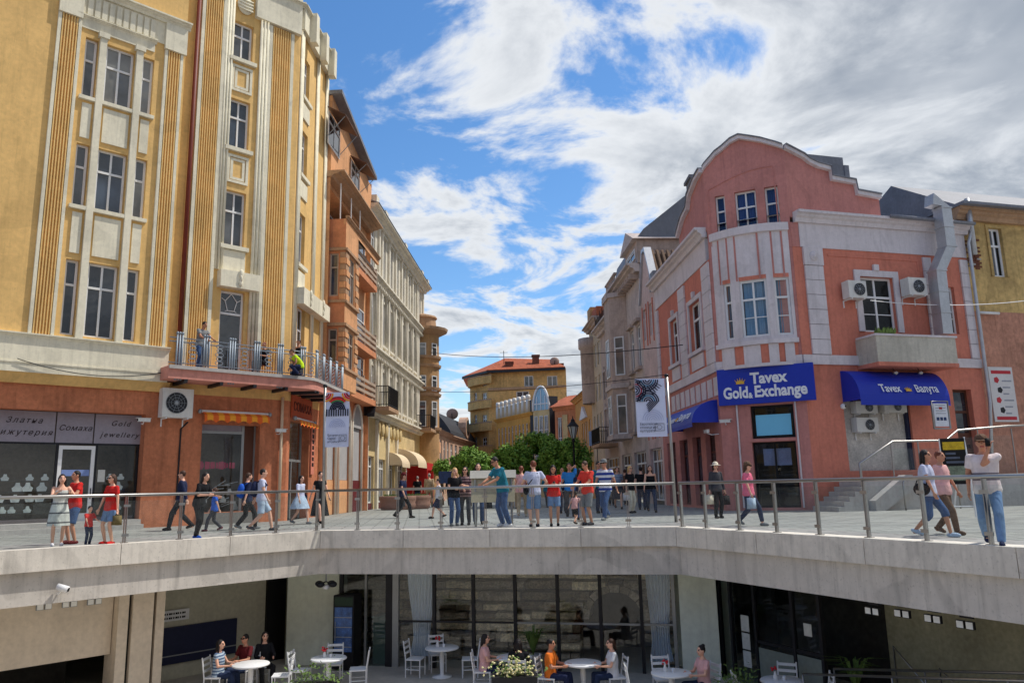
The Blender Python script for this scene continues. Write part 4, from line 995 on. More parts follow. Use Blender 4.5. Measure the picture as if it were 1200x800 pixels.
# wire along the cream band
def cable(name, pts, r, label, m=None, sag=0.0, n=16):
    P = []
    for i in range(len(pts)-1):
        a, b = Vector(pts[i]), Vector(pts[i+1])
        for k in range(n): t = k/n; q = a.lerp(b, t); q.z -= sag*4*t*(1-t); P.append(tuple(q))
    P.append(tuple(pts[-1])); g = G(); g.tube(P, r, 5); return g.solo(name, m or M_black, label, 'cable')
p1, p2 = FA.T(*(lambda q: (q[0], DB+0.12, q[1]))(FA.uz(20, 420, DB+0.1))), FA.T(*(lambda q: (q[0], DB+0.12, q[1]))(FA.uz(193, 436, DB+0.1)))
cable('cable', [p1, p2], 0.014, 'thin black cable sagging across the cream band of the ochre house', sag=0.32)
# ---------------- balcony
M_bal = mat('galvanised balcony iron', S(132,142,152), 0.5, 0.1, 4, metal=0.3)
bal = A
ub0 = FA.u(194, 440, 0.9); OUT = 1.15
z0b, z1b = FA.z(280, 449, OUT), FA.z(280, 435, OUT)
def plan(d):
    """outline of the balcony at distance d from the walls, rounded at the corner"""
    a = FA.T(ub0, d, 0); c = FA.T(FA.len, d, 0); e = FS.T(FS.len-0.1, d, 0); P = [Vector((a.x, a.y))]
    c0 = Vector((PB.x, PB.y)); n0, n1 = FA.Nn, FS.Nn; a0 = math.atan2(n0.y, n0.x); a1 = math.atan2(n1.y, n1.x)
    for k in range(9): t = a0+(a1-a0)*k/8; P.append(c0+Vector((math.cos(t), math.sin(t)))*d)
    P.append(Vector((e.x, e.y))); return P
inn, outl = plan(0.01), plan(OUT)
g = G()
for i in range(len(outl)-1):
    g.prism([inn[i], inn[i+1], outl[i+1], outl[i]], z0b, z1b, ax='ud')
g.build('balcony_slab', M_pinkb, A)
g = G(); o2 = plan(OUT+0.08)
for i in range(len(outl)-1): g.prism([outl[i], outl[i+1], o2[i+1], o2[i]], z1b-0.10, z1b+0.02, ax='ud')
g.build('balcony_nosing', M_conc, A)
def along(P, s):
    for a, b in zip(P, P[1:]):
        l = (b-a).length
        if s <= l: return a+(b-a)*(s/l), (b-a).normalized()
        s -= l
    return P[-1], (P[-1]-P[-2]).normalized()
lp = plan(OUT-0.08); tot = sum((b-a).length for a, b in zip(lp, lp[1:]))
zr = z1b+1.0
br_ = None
g = G()
for zz_ in (z1b+0.12, zr-0.14, zr): g.tube([(p.x, p.y, zz_) for p in lp], 0.02, 6)
br_ = g.build('balcony_rail', M_bal, A, True)
npost = 11
for i in range(npost):
    p, t = along(lp, 0.35+(tot-0.5)*i/(npost-1)); g = G()
    for k in (-1, 0, 1):
        q = p+t*k*0.09; g.tube([(q.x, q.y, z0b-0.05 if i % 2 == 0 else z1b), (q.x, q.y, zr+0.12)], 0.032, 6)
    for k in (-1, 0, 1): q = p+t*k*0.09; g.ell((q.x, q.y, zr+0.16), (0.05, 0.05, 0.06), 8, 6)
    g.build('balcony_post', M_bal, A, True)
    if i < npost-1:
        p2, t2 = along(lp, 0.35+(tot-0.5)*(i+0.5)/(npost-1)); g = G()
        T2 = lambda a, z: (p2.x+t2.x*a, p2.y+t2.y*a, z)
        for k in range(5):   # ornamental stack of rings
            zc = z1b+0.24+k*0.15; rr = (0.14, 0.10, 0.15, 0.10, 0.13)[k]
            g.tube([T2(rr*math.cos(6.2832*j/10), zc+0.07*math.sin(6.2832*j/10)) for j in range(11)], 0.016, 5, cap=False)
        for a_ in (-0.42, -0.3, 0.3, 0.42): g.tube([T2(a_, z1b+0.1), T2(a_, zr)], 0.012, 5)
        g.build('balcony_ornament', M_bal, A)
for i in range(7):
    p, t = along(plan(OUT*0.5), 0.6+i*1.25); n_ = Vector((t.y, -t.x)); g = G()
    g.prism([p-n_*0.5-t*0.06, p-n_*0.5+t*0.06, p+n_*0.6+t*0.06, p+n_*0.6-t*0.06], z0b-0.12, z0b-0.002, ax='ud'); g.build('balcony_beam', M_dark, A)
# CCTV clusters under the balcony end
u, z = FS.uz(372, 459, 0.8); cctv(FS, u, 0.8, z, 'dark camera cluster under the right end of the balcony', 1, 0.3)
# ================================================================ ORANGE HOUSE (left street)
M_or = mat('orange render', S(216,160,114), 0.85, 0.12, 0.8, 0.3, 0.2)
M_or2 = mat('deep orange render', S(208,138,98), 0.85, 0.12, 0.8, 0.2, 0.2)
M_stonew = mat('weathered stone trim', S(176,142,112), 0.85, 0.14, 1.0, 0.2, 0.2)
FO = Fa(SLp(4.15), SLp(12.4))
O = thing('orange_house', FO.T(4, 0, 0), 'narrow orange house with a rusticated bay, loggia and sloping eaves beside the ochre house', 'building')
zO1 = FO.z(376, 98); zO2 = FO.z(424, 205); uO2 = FO.u(424, 205)
zgo = FO.z(400, 470)                              # top of ground floor
ends = [(1.0, 2.6), (3.1, 5.2), (5.6, 7.6)]
wall(FO, 0, FO.len, 0, zgo+0.4, [(a, b, 0, zgo-0.9) for a, b in ends], 0, 0.4).build('ground_wall', M_or2, O)
M_whiteline = mat('white arch trim', S(224,216,200), 0.7, 0.06)
M_gshut = mat('grey hoarding', S(168,166,166), 0.7, 0.08, 0.6, 0.1)
for i, (a, b) in enumerate(ends):
    slab(FO, O, 'hoarding', M_gshut, a, b, -0.12, -0.08, 1.6, zgo-0.4)
    slab(FO, O, 'stall_riser', M_or if i < 2 else mat('maroon panel', S(96,30,34), 0.6), a, b, -0.1, -0.05, 0, 1.59)
    g = FO.g(); uc, r_ = (a+b)/2, (b-a)/2; zc = zgo-0.9-r_*0.2
    pts_ = [(a-0.02, 0.05, 0.0), (a-0.02, 0.05, zc)]+[(uc-r_*math.cos(t*math.pi/12), 0.05, zc+r_*1.25*math.sin(t*math.pi/12)) for t in range(1, 12)]+[(b+0.02, 0.05, zc), (b+0.02, 0.05, 0)]
    g.tube(pts_, 0.07, 6); g.build('arch_trim', M_whiteline, O, True)
    g = FO.g(); n = 12; P = [(uc-r_*math.cos(t*math.pi/n), zc+r_*1.25*math.sin(t*math.pi/n)) for t in range(n+1)]; g.prism(P, 0.006, 0.03); g.build('arch_infill', M_gshut, O)
# bay (oriel): near face, street face
by0 = FO.u(380, 350); 
DO = 0.95
u_a = 0.35; u_b = FO.u(419, 350, DO)
nf = Fa((FO.T(u_a, 0, 0).x, FO.T(u_a, 0, 0).y), (FO.T(u_a, DO, 0).x, FO.T(u_a, DO, 0).y))     # face towards the square
of = Fa((FO.T(u_a, DO, 0).x, FO.T(u_a, DO, 0).y), (FO.T(u_b, DO, 0).x, FO.T(u_b, DO, 0).y))
zo0 = nf.z(388, 455); lev = [(nf.z(388, 425), nf.z(388, 385)), (nf.z(386, 347), nf.z(386, 297))]; zo1 = nf.z(388, 263)
wnf = [(nf.len*0.22, nf.len*0.66, a, b) for a, b in lev]
ufm = (of.len*0.28, of.len*0.72)
wall(nf, 0, nf.len, zo0, zo1, wnf, 0, 0.15).build('bay_wall', M_or2, O)
wall(of, 0, of.len, zo0, zo1, [(*ufm, a-0.2, b) for a, b in lev], 0, 0.15).build('bay_wall', M_or, O)
g = FO.g(); g.q([(u_a, 0, zo0), (u_b, 0, zo0), (u_b, DO, zo0), (u_a, DO, zo0)]); g.q([(u_b, 0, zo0), (u_b, DO, zo0), (u_b, DO, zo1), (u_b, 0, zo1)]); g.build('bay_wall', M_or, O)
for (a, b) in lev:
    window(nf, (nf.len*0.22, nf.len*0.66, a, b), O, -0.1, 1, 0.33, 0.07, fmat=mat('beige frame', S(186,168,150), 0.6)); window(of, (*ufm, a-0.2, b), O, -0.1, 2, 0.33, 0.06, fmat=MAT['beige frame'])
    for F_, n_ in ((nf, 0.06), (of, 0.06)):
        slab(F_, O, 'string_course', M_stonew, -0.05, F_.len+0.05, 0.002, 0.10, b+0.12, b+0.26); slab(F_, O, 'string_course', M_stonew, -0.05, F_.len+0.05, 0.002, 0.10, a-0.32, a-0.2)
    for F_, (x0, x1) in ((nf, (nf.len*0.72, nf.len)), (of, (0, ufm[0]-0.08)), (of, (ufm[1]+0.08, of.len))):
        nb = 8; hh = (b+0.1-a+0.15)/nb
        for k in range(nb): slab(F_, O, 'quoin', M_stonew if k % 2 else M_or, x0+0.01, x1-0.005, 0.002, 0.07 if k % 2 == 0 else 0.035, a-0.18+k*hh, a-0.18+(k+1)*hh-0.02)
# loggia parapet on top of the bay and the upper wall
slab(nf, O, 'parapet', M_or2, 0, nf.len, -0.12, -0.003, zo1, nf.z(388, 258)+0.05); slab(of, O, 'parapet', M_or, 0, FO.len-u_a-1, -0.12, -0.003, zo1, nf.z(388, 258)+0.05)
cornice(of, O, -0.05, FO.len-u_a-1, nf.z(388, 258)+0.05, 0.14, 0.14, M_stonew)
g = FO.g(); g.q([(u_a, 0, zo1), (u_b+1.6, 0, zo1), (u_b+1.6, DO, zo1), (u_a, DO, zo1)]); g.build('loggia_floor', M_conc, O)
zl0, zl1 = zo1, FO.z(385, 212)
g = wall(FO, 0, FO.len, zgo+0.4, zl1, [(u_a+0.25, FO.len-1.2, zo1+0.2, zl1-0.25)], 0, 1.0); g.build('wall', M_or, O)
slab(FO, O, 'loggia_back', M_stonew, 0, FO.len, -1.1, -1.0, zo1, zl1)
window(FO, (0.9, 2.1, zo1+0.3, zl1-0.4), O, -0.99, 2, 0.3); window(FO, (3.2, 4.6, zo1+0.3, zl1-0.4), O, -0.99, 2, 0.3)
for u in (u_a+0.3, 2.6, 4.4): g = FO.g(); g.tube([(u, DO*0.6, zo1), (u, DO*0.6, zl1-0.1)], 0.03, 6); g.build('loggia_post', M_white, O)
# upper wall under the sloping eaves, big cornice, dormer windows with tin hoods
g = FO.g(); g.prism([(0, zl1), (FO.len, zl1), (FO.len, zO2-0.3), (uO2, zO2), (0.05, zO1)], 0.0, 0.25); g.build('attic_wall', M_or, O)
cornice(FO, O, -0.1, FO.len, zl1-0.02, 0.3, 0.95, M_stonew)
g = FO.g(); g.prism([(-0.1, zO1), (uO2+0.6, zO2-0.1), (uO2+0.6, zO2+0.1), (-0.1, zO1+0.2)], -3.0, 0.75); g.build('eaves', M_lead, O)
for x0, x1, yt, yb in ((383, 398, 140, 178), (410, 421, 194, 225)):
    r_ = FO.rect(x0, x1, yt, yb, 0.25); w0 = FO.g()
    window(FO, (r_[0]+0.1, r_[1]-0.1, r_[2], r_[3]), O, 0.26, 2, 0.3)
    g = FO.g(); g.prism([(0.28, r_[3]+0.1), (1.15, r_[3]-0.35), (1.15, r_[3]-0.31), (0.28, r_[3]+0.15)], r_[0]-0.1, r_[1]+0.1, ax='dz'); h_ = g.build('tin_hood', mat('rusty tin', S(96,70,58), 0.6, 0.2, 2), O)
    for u in (r_[0], r_[1]): g = FO.g(); g.tube([(u, 0.28, r_[2]+0.3), (u, 1.1, r_[3]-0.36)], 0.02, 5); g.build('strut', M_grey, h_)
# balconies on the far end
M_balu = mat('stone balustrade', S(170,150,132), 0.85, 0.12)
for y_, d_ in ((318, 0.7), (400, 0.7), (458, 0.7)):
    zb_ = FO.z(428, y_+8, 0.5); ua_, ub_ = u_b+0.05, FO.len-0.25
    slab(FO, O, 'balcony_slab', M_or2, ua_, ub_, 0.003, d_, zb_-0.3, zb_)
    g = FO.g()
    for k in range(3): g.box(ua_, ub_, d_-0.08, d_, zb_+0.15+k*0.3, zb_+0.3+k*0.3); g.box(ub_-0.08, ub_, 0.0, d_-0.081, zb_+0.15+k*0.3, zb_+0.3+k*0.3)
    for u in (ua_+0.05, (ua_+ub_)/2, ub_-0.05): g.box(u-0.05, u+0.05, d_-0.1, d_-0.002, zb_, zb_+1.05)
    g.build('balustrade', M_balu, O)
    window(FO, (ua_+0.3, ub_-0.3, zb_+0.1, zb_+2.3), O, 0.004, 2, 0.3)
g = FO.g(); g.q([(0,0.25,0),(0,-10,0),(0,-10,zO1),(0,0.25,zO1)]); g.q([(FO.len,0.25,0),(FO.len,-10,0),(FO.len,-10,zO2),(FO.len,0.25,zO2)]); g.build('party_wall', M_or, O)
g = FO.g(); g.tube([(0.12, 0.1, 0), (0.12, 0.1, zO1)], 0.07, 6); g.build('drainpipe', M_dark, O, True)
g = FO.g(); g.box(FO.len-0.25, FO.len-0.05, 0.05, 0.3, zgo-0.3, zgo+0.5); g.prism([(FO.len-0.5, zgo-0.4), (FO.len-0.1, zgo+0.3), (FO.len-0.1, zgo+0.5), (FO.len-0.55, zgo-0.2)], 0.3, 0.7); g.build('wall_lantern', M_dark, O)
# ================================================================ WHITE ORNATE HOUSE
M_wh = mat('white stucco', S(222,214,196), 0.85, 0.10, 0.7, 0.22, 0.2)
M_whd = mat('lemon plaster', S(220,196,116), 0.85, 0.1, 0.8, 0.15)
FW = Fa(SLp(12.4), SLp(32.2))
W = thing('white_house', FW.T(9, 0, 0), 'long ornate white stucco house with lemon panels and tall arched windows on the left', 'building')
uW = lambda x: FW.u(x, 400)
zW = [FW.z(470, y) for y in (498, 436, 364, 302)]     # cornices: above ground floor, first, second; eaves
Wl = FW.len
zgw = zW[0]
def arched(F, u0, u1, z0, z1, d, root, m, fill):
    g = F.g(); uc, r_ = (u0+u1)/2, (u1-u0)/2
    P = [(u0, d, z0)]+[(uc-r_*math.cos(t*math.pi/8), d, z1+r_*math.sin(t*math.pi/8)) for t in range(9)]+[(u1, d, z0)]
    g.tube(P, 0.09, 5); g.build('window_arch', m, root, True)
bays = [0, 3.3, 16.4, Wl]
cw = [3.6+i*2.13 for i in range(6)]
hol = []
for fi in range(3):
    z0, z1 = zW[fi]+0.75, zW[fi+1]-0.85
    if fi == 2: z0, z1 = zW[2]+0.6, zW[3]-0.5
    for u in [1.05]+[c+0.45 for c in cw]+[17.4]:
        wd = 1.15; hol.append((u, u+wd, z0, z1, fi))
wall(FW, 0, Wl, zgw, zW[3], hol, 0, 0.25).build('wall', M_wh, W)
for a, b, c, e, fi in hol:
    window(FW, (a, b, c, e), W, -0.15, 2, 0.28, 0.09)
    if fi < 2:
        arched(FW, a-0.1, b+0.1, c, e+0.05, 0.06, W, M_wh, None)
        if 3.4 < a < 16: slab(FW, W, 'panel', M_whd, a-0.2, b+0.2, 0.002, 0.03, e+0.65, e+0.84+0.0)
        slab(FW, W, 'sill', M_wh, a-0.15, b+0.15, -0.1, 0.16, c-0.14, c-0.003)
    else: slab(FW, W, 'hood', M_wh, a-0.12, b+0.12, 0.002, 0.14, e+0.06, e+0.2)
for u in [0.15, 2.75]+[c-0.02 for c in cw]+[16.25, 16.75, 19.1]:
    for fi in range(3):
        z0, z1 = zW[fi]+0.3, zW[fi+1]-0.35
        g = FW.g(); g.box(u, u+0.34, 0.002, 0.14, z0, z1); g.box(u-0.06, u+0.40, 0.002, 0.2, z1, z1+0.18); g.box(u-0.05, u+0.39, 0.002, 0.2, z0-0.15, z0); g.build('pilaster', M_wh, W)
for i, z in enumerate(zW):
    cornice(FW, W, -0.1, Wl+0.1, z-0.25, 0.45, (0.5, 0.42, 0.45, 0.7)[i], M_wh)
    if i in (1, 2):
        g = FW.g()
        for k in range(44): u = 0.2+k*0.45; g.box(u, u+0.16, 0.1, 0.34, z-0.42, z-0.26)
        g.build('dentil', M_wh, W)['kind'] = 'stuff'
g = FW.g(); g.prism([(0.55, zW[3]+0.2), (0.75, zW[3]+0.2), (-3, zW[3]+1.6), (-3.2, zW[3]+1.4)], -0.1, Wl+0.1, ax='dz'); g.build('roof', M_lead, W)
for u in (0.4, 3.0, 9.5, 16.5, 19.2): g = FW.g(); g.box(u-0.35, u+0.35, -0.2, 0.55, zW[3]+0.2, zW[3]+0.75); g.build('parapet_block', M_wh, W)
g = FW.g(); g.q([(0,0,zgw),(0,-9,zgw),(0,-9,zW[3]),(0,0,zW[3])]); g.build('party_wall', M_stonew, W)
# ground floor: shop bays
M_gcream = mat('cream shop stucco', S(214,190,140), 0.85, 0.14, 1.2, 0.2, 0.4)
gh = [(0.6, 2.5, 0, 3.0), (3.6, 5.6, 0, 2.9), (6.2, 8.4, 0, 2.9), (9.4, 11.8, 0, 2.9), (12.6, 15, 0, 2.9), (16, 18.6, 0, 2.9)]
wall(FW, 0, Wl, 0, zgw, gh, 0, 0.3).build('ground_wall', M_gcream, W)
for i, (a, b, c, e) in enumerate(gh): window(FW, (a, b, 0.35, e), W, -0.2, 3, 0.22, 0.09, name='shop_window'); slab(FW, W, 'stall_riser', mat('maroon panel', S(96,30,34)), a, b, -0.2, -0.1, 0, 0.34)
for u in (0.12, 2.75, 5.75, 8.6): slab(FW, W, 'pilaster', M_wh, u, u+0.4, 0.002, 0.15, 0, zgw-0.3)
for i in range(7):
    u = 3.2+i*1.1; g = FW.g(); g.ell((u, 0.1, zgw-0.75), (0.34, 0.12, 0.45)); g.build('relief', M_gcream, W, True)
# balcony of the white house
def iron_balcony(F, root, u0, u1, z, d, h=1.0, m=None, slabm=None):
    slab(F, root, 'balcony_slab', slabm or M_stonew, u0, u1, 0.003, d, z-0.22, z)
    g = F.g(); P = [(u0+0.03, 0.0, 0), (u0+0.03, d-0.05, 0), (u1-0.03, d-0.05, 0), (u1-0.03, 0.0, 0)]
    for zz_ in (z+0.1, z+h): g.tube([(p[0], p[1], zz_) for p in P], 0.025, 5)
    n = int((u1-u0)/0.14)
    for k in range(n+1): u = u0+0.03+(u1-u0-0.06)*k/n; g.tube([(u, d-0.05, z), (u, d-0.05, z+h)], 0.014, 4)
    for k in range(1, int(d/0.14)):
        for u in (u0+0.03, u1-0.03): g.tube([(u, k*0.14, z), (u, k*0.14, z+h)], 0.014, 4)
    g.build('balcony_rail', m or M_iron, root)
iron_balcony(FW, W, 0.4, 3.2, zgw+0.25, 1.3, 1.15)
iron_balcony(FW, W, 16.2, 19.0, zgw+0.2, 1.2)
# shop awnings further down the street
def barrel_awning(F, u0, u1, z0, z1, d, name, label, m, parts=None):
    """quarter-round fabric awning"""
    t = thing(name, F.T((u0+u1)/2, d/2, z0), label, 'awning'); n = 10; h = z1-z0
    prof = [(d*math.sin(k/n*math.pi/2), z1-h*0.86*(1-math.cos(k/n*math.pi/2))) for k in range(n+1)]+[(d, z0)]
    g = F.g()
    for i in range(len(prof)-1): g.q([(u0, *prof[i]), (u1, *prof[i]), (u1, *prof[i+1]), (u0, *prof[i+1])])
    c = g.build('canopy', m, t, True)
    for u in (u0, u1): g = F.g(); g.q([(u, 0, z0+h*0.14)]+[(u, *p) for p in prof[:-1]]); g.build('side_cheek', m, t)
    return t, prof
M_cawn = mat('cream awning', S(216,196,164), 0.8, 0.06)
barrel_awning(FW, 8.9, 12.4, 2.5, 3.75, 1.5, 'cream_awning', 'cream quarter-round awning over the red shop entrance on the left', M_cawn)
barrel_awning(FW, 6.0, 8.6, 2.45, 3.4, 1.0, 'cream_awning', 'smaller cream awning left of the red shop entrance', M_cawn)
rd = thing('red_entrance', FW.T(13.4, 0.7, 0), 'red panelled shop entrance under the cream awnings', 'entrance')
M_red = mat('red panel', S(190,34,34), 0.6, 0.08)
slab(FW, rd, 'side_panel', M_red, 12.5, 12.7, 0.05, 1.5, 0, 2.9); slab(FW, rd, 'fascia', M_red, 12.7, 15.2, 1.3, 1.5, 2.4, 2.9); slab(FW, rd, 'side_panel', M_red, 15.2, 15.4, 0.05, 1.5, 0, 2.9)
t, _ = barrel_awning(FW, 15.9, 18.9, 2.4, 3.1, 1.6, 'striped_awning', 'pale striped awning beyond the red shop entrance', mat('pale striped awning', S(220,205,160), 0.8, 0.1, 6))
# stone tub planters in the street
def tub(px, py, label, grp='stone tub planters'):
    p = ground(px, py); t = thing('tub_planter', (p.x, p.y, 0), label, 'planter', grp)
    g = G(); g.lathe((p.x, p.y, 0), [(0,0),(0.78,0),(0.86,0.06),(0.9,0.3),(0.86,0.34),(0.92,0.55),(0.92,0.72),(0.82,0.74),(0.76,0.66),(0,0.62)], 20, sx=1.1, sy=0.8); g.build('tub', mat('brown stone tub', S(140,104,90), 0.85, 0.15, 2, 0.1, 0.4), t, True)
    g = G(); r_ = random.Random(px)
    for k in range(160):
        a, rr = r_.uniform(0, 6.28), 0.75*math.sqrt(r_.random()); c = Vector((p.x+rr*math.cos(a), p.y+rr*0.7*math.sin(a), 0.62)); hh = r_.uniform(0.08, 0.25); s_ = r_.uniform(0.03, 0.06)
        g.q([tuple(c), tuple(c+Vector((s_, s_*0.5, hh*0.6))), tuple(c+Vector((r_.uniform(-0.05,0.05), 0, hh))), tuple(c+Vector((-s_, -s_*0.5, hh*0.6)))])
    g.build('foliage', M_leafy, t)
tub(466, 597, 'left brown stone tub planter by the white house'); tub(484, 596, 'right brown stone tub planter by the white house')
# ================================================================ BROWN TURRET HOUSE
M_br = mat('brown stucco', S(178,140,98), 0.85, 0.14, 0.9, 0.2, 0.2)
pt = Vector((0, 0)); p_ = at(506, 560, 61.0)
TU = thing('turret_house', (p_.x-1.0, 61.5, 0), 'brown corner house with round turret and conical cap at the end of the white row', 'building')
zt_ = at(506, 386, 61).z
g = G(); n = 16; cxy = (p_.x-0.85, 62.0)
rad = 1.35
levs = [0, 3.6]+[at(506, y, 61).z for y in (500, 470, 455, 430, 412, 392)]
prof = [(rad*0.4, 3.2), (rad, 4.4)]
for y0, y1 in ((500, 472), (455, 432), (412, 394)):
    pass
g.lathe((*cxy, 0), [(rad, 0), (rad, zt_)], n); g.build('turret_wall', M_br, TU, True)
for y in (502, 462, 455, 428, 418):
    z = at(506, y, 61).z; g = G(); g.lathe((*cxy, z), [(rad, -0.15), (rad+0.16, -0.08), (rad+0.2, 0.1), (rad, 0.14)], n); g.build('string_course', M_stonew, TU)
for yb, yt in ((500, 470), (458, 440), (418, 402)):
    for a in (-2.2, -1.45, -0.7):
        Fx = Fa((cxy[0]+rad*math.cos(a-0.25), cxy[1]+rad*math.sin(a-0.25)), (cxy[0]+rad*math.cos(a+0.25), cxy[1]+rad*math.sin(a+0.25)))
        window(Fx, (0.05, Fx.len-0.05, at(506, yb, 61).z, at(506, yt, 61).z), TU, 0.05, 1, 0.3, 0.07)
g = G(); g.lathe((*cxy, zt_), [(rad, -0.4), (rad+0.7, -0.05), (rad+0.75, 0.15), (rad*0.85, 0.3), (rad*0.8, 1.0), (rad*0.9, 1.1), (rad*0.85, 1.25), (0, 1.6)], n); g.build('cap', M_stonew, TU)
FT = Fa(SLp(32.2), (cxy[0]-0.2, cxy[1]-rad)); 
g = G(); a_, b_ = SLp(32.2), SLp(36); g.prism([(a_.x-9, a_.y), (a_.x-0.05, a_.y+0.02), (b_.x-0.4, b_.y), (b_.x-9, b_.y)], 0, zt_-0.6, ax='ud'); g.build('body', M_br, TU)
FT = Fa(a_+Vector((-0.05, 0.02)), b_+Vector((-0.4, 0)))
for yb, yt in ((500, 470), (458, 440), (418, 402)): window(FT, (0.6, 1.6, at(506, yb, 61).z, at(506, yt, 61).z), TU, 0.01, 2, 0.3)
slab(FT, TU, 'loggia', M_or, 0.4, 3.2, 0.02, 1.3, at(506, 528, 61).z, at(506, 515, 61).z)
# ================================================================ FAR LEFT HOUSES
def block(name, label, F, z, m, wins, root_d=8, roofm=None, roof_h=0.0, cat='building', top=None, wkw=None):
    """simple far house: walls with windows, cornice and pitched roof"""
    t = thing(name, F.T(F.len/2, 0, 0), label, cat)
    wall(F, 0, F.len, 0, z, wins, 0, 0.25).build('wall', m, t)
    g = F.g(); g.q([(0,0,0),(0,-root_d,0),(0,-root_d,z),(0,0,z)]); g.q([(F.len,0,0),(F.len,-root_d,0),(F.len,-root_d,z),(F.len,0,z)]); g.build('side_wall', m, t)
    for h in wins: window(F, h, t, -0.15, **(wkw or dict(cols=2, trans=0.3, fw=0.09)))
    cornice(F, t, -0.1, F.len+0.1, z-0.3, 0.35, 0.4, top or m)
    if roofm:
        g = F.g(); g.prism([(0.5, z+0.05), (-root_d/2, z+roof_h), (-root_d-0.4, z+0.05)], -0.3, F.len+0.3, ax='dz'); g.build('roof', roofm, t)
    return t
M_hp = mat('pinkish old plaster', S(196,160,136), 0.85, 0.14, 0.8, 0.25, 0.2)
M_hb = mat('sandy plaster', S(206,172,122), 0.85, 0.14, 0.8, 0.25, 0.2)
def far_face(x0, x1, Y0, Y1):
    a, b = at(x0, 575, Y0), at(x1, 575, Y1); return Fa((a.x, a.y), (b.x, b.y))
F1 = far_face(505, 528, 70, 82)
z1_ = F1.z(518, 506); n1 = [(F1.len*(0.05+0.19*i), F1.len*(0.05+0.19*i)+F1.len*0.1, z1_-3.4, z1_-0.8) for i in range(5)]
block('pink_plaster_house', 'low pinkish plaster house left of the curved dark roofs', F1, z1_, M_hp, n1, 9, M_lead, 1.6)
F2 = far_face(526, 556, 82, 98); z2_ = F2.z(538, 514)
n2 = [(F2.len*(0.06+0.155*i), F2.len*(0.06+0.155*i)+F2.len*0.08, z2_-3.2, z2_-0.8) for i in range(6)]
h2 = block('mansard_house', 'plaster house with dark curved mansard roofs and round dormer behind the small tree', F2, z2_, M_hp, n2, 9)
M_slate = mat('dark slate', S(50,52,58), 0.6, 0.2, 1)
g = F2.g(); zz1 = F2.z(545, 487)
prof = [(0.3, z2_), (0.1, z2_+0.6), (-0.5, z2_+(zz1-z2_)*0.5), (-1.4, zz1-0.4), (-2.6, zz1), (-8, zz1+0.1), (-9, z2_)]
g.prism(prof, 0.2, F2.len, ax='dz'); g.build('mansard_roof', M_slate, h2)
g = F2.g(); uc = F2.len*0.62; r_ = 1.3; n = 14
g.prism([(uc+r_*math.cos(6.2832*i/n), z2_+1.5+r_*math.sin(6.2832*i/n)) for i in range(n)], -0.6, 0.32); dm = g.build('dormer', M_hp, h2)
g = F2.g(); g.prism([(uc+r_*0.72*math.cos(6.2832*i/n), z2_+1.5+r_*0.72*math.sin(6.2832*i/n)) for i in range(n)], 0.325, 0.345); g.build('pane', M_pane, dm)
Fm = far_face(513, 545, 92, 110); zm_ = Fm.z(525, 492)
hm = block('sandy_house', 'sandy house with a satellite dish rising behind the pinkish plaster house', Fm, zm_, M_hb, [(Fm.len*0.2, Fm.len*0.35, zm_-3.2, zm_-1), (Fm.len*0.6, Fm.len*0.75, zm_-3.2, zm_-1)], 8)
def dish(p, r, label):
    t = thing('satellite_dish', p, label, 'satellite dish', 'satellite dishes on the far roofs'); g = G()
    g.ell((p[0], p[1], p[2]+r), (r, r*0.35, r*0.92), 14, 8); g.build('reflector', mat('dish brown', S(150,124,112), 0.6), t, True)
    g = G(); g.tube([p, (p[0], p[1]+0.1, p[2]+r)], 0.08, 5); g.tube([(p[0], p[1]-0.3*r, p[2]+r*0.4), (p[0], p[1]-r, p[2]+r)], 0.05, 4); g.build('arm', M_dark, t)
pd = at(530, 492, 96); dish(tuple(pd), 0.55*1.0+0.2, 'brown satellite dish on the sandy house roof')
# ================================================================ CENTRE HOUSE with the orange roof
M_cb = mat('worn ochre plaster', S(206,164,104), 0.88, 0.2, 0.5, 0.3, 0.4, 6)
YC = 98
FCl = far_face(552, 574, 99, 94.5); FCm = far_face(574, 668, 94.5, 93)
zr_ = FCm.z(610, 433)
CH = thing('centre_house', FCm.T(FCm.len/2, 0, 0), 'worn ochre block of flats with a hipped orange tile roof closing the street', 'building')
c_w = []
for x0, x1, yt, yb in ((614, 625, 440, 453), (641, 653, 440, 453), (605, 620, 458, 470), (576.5, 583, 545, 560)): c_w.append(FCm.rect(x0, x1, yt, yb))
wall(FCm, 0, FCm.len, 0, zr_, c_w, 0, 0.3).build('wall', M_cb, CH)
for r_ in c_w: window(FCm, r_, CH, -0.2, 2, 0, 0.1)
l_w = []
for yt, yb in ((441, 452), (460, 475), (486, 500), (512, 527)):
    for x0, x1 in ((555.5, 559), (565, 570.5)):
        l_w.append(FCl.rect(x0, x1, yt, yb))
wall(FCl, 0, FCl.len, 0, zr_, l_w, 0, 0.3).build('wall', M_cb, CH)
for r_ in l_w: window(FCl, r_, CH, -0.2, 2, 0.35, 0.09)
for y in (452, 480, 506, 533):
    z = FCl.z(563, y); g = FCl.g(); n = 10; W_ = FCl.len
    P = [(0.0, 0.002), (W_*0.15, 0.7), (W_*0.45, 0.95), (W_*0.8, 0.85), (W_+0.1, 0.3), (W_+0.9, 0.05), (W_+0.9, 0.0), (W_, -0.05)]
    g.prism(P, z, z+0.95, ax='ud'); g.build('balcony', M_cb, CH)
    g = FCl.g(); g.prism([(a, b*1.08) for a, b in P], z+0.951, z+1.1, ax='ud'); g.build('balcony_cap', M_stonew, CH)
slab(FCm, CH, 'string_course', M_stonew, 0, FCm.len, 0.002, 0.15, FCm.z(610, 456), FCm.z(610, 456)+0.3)
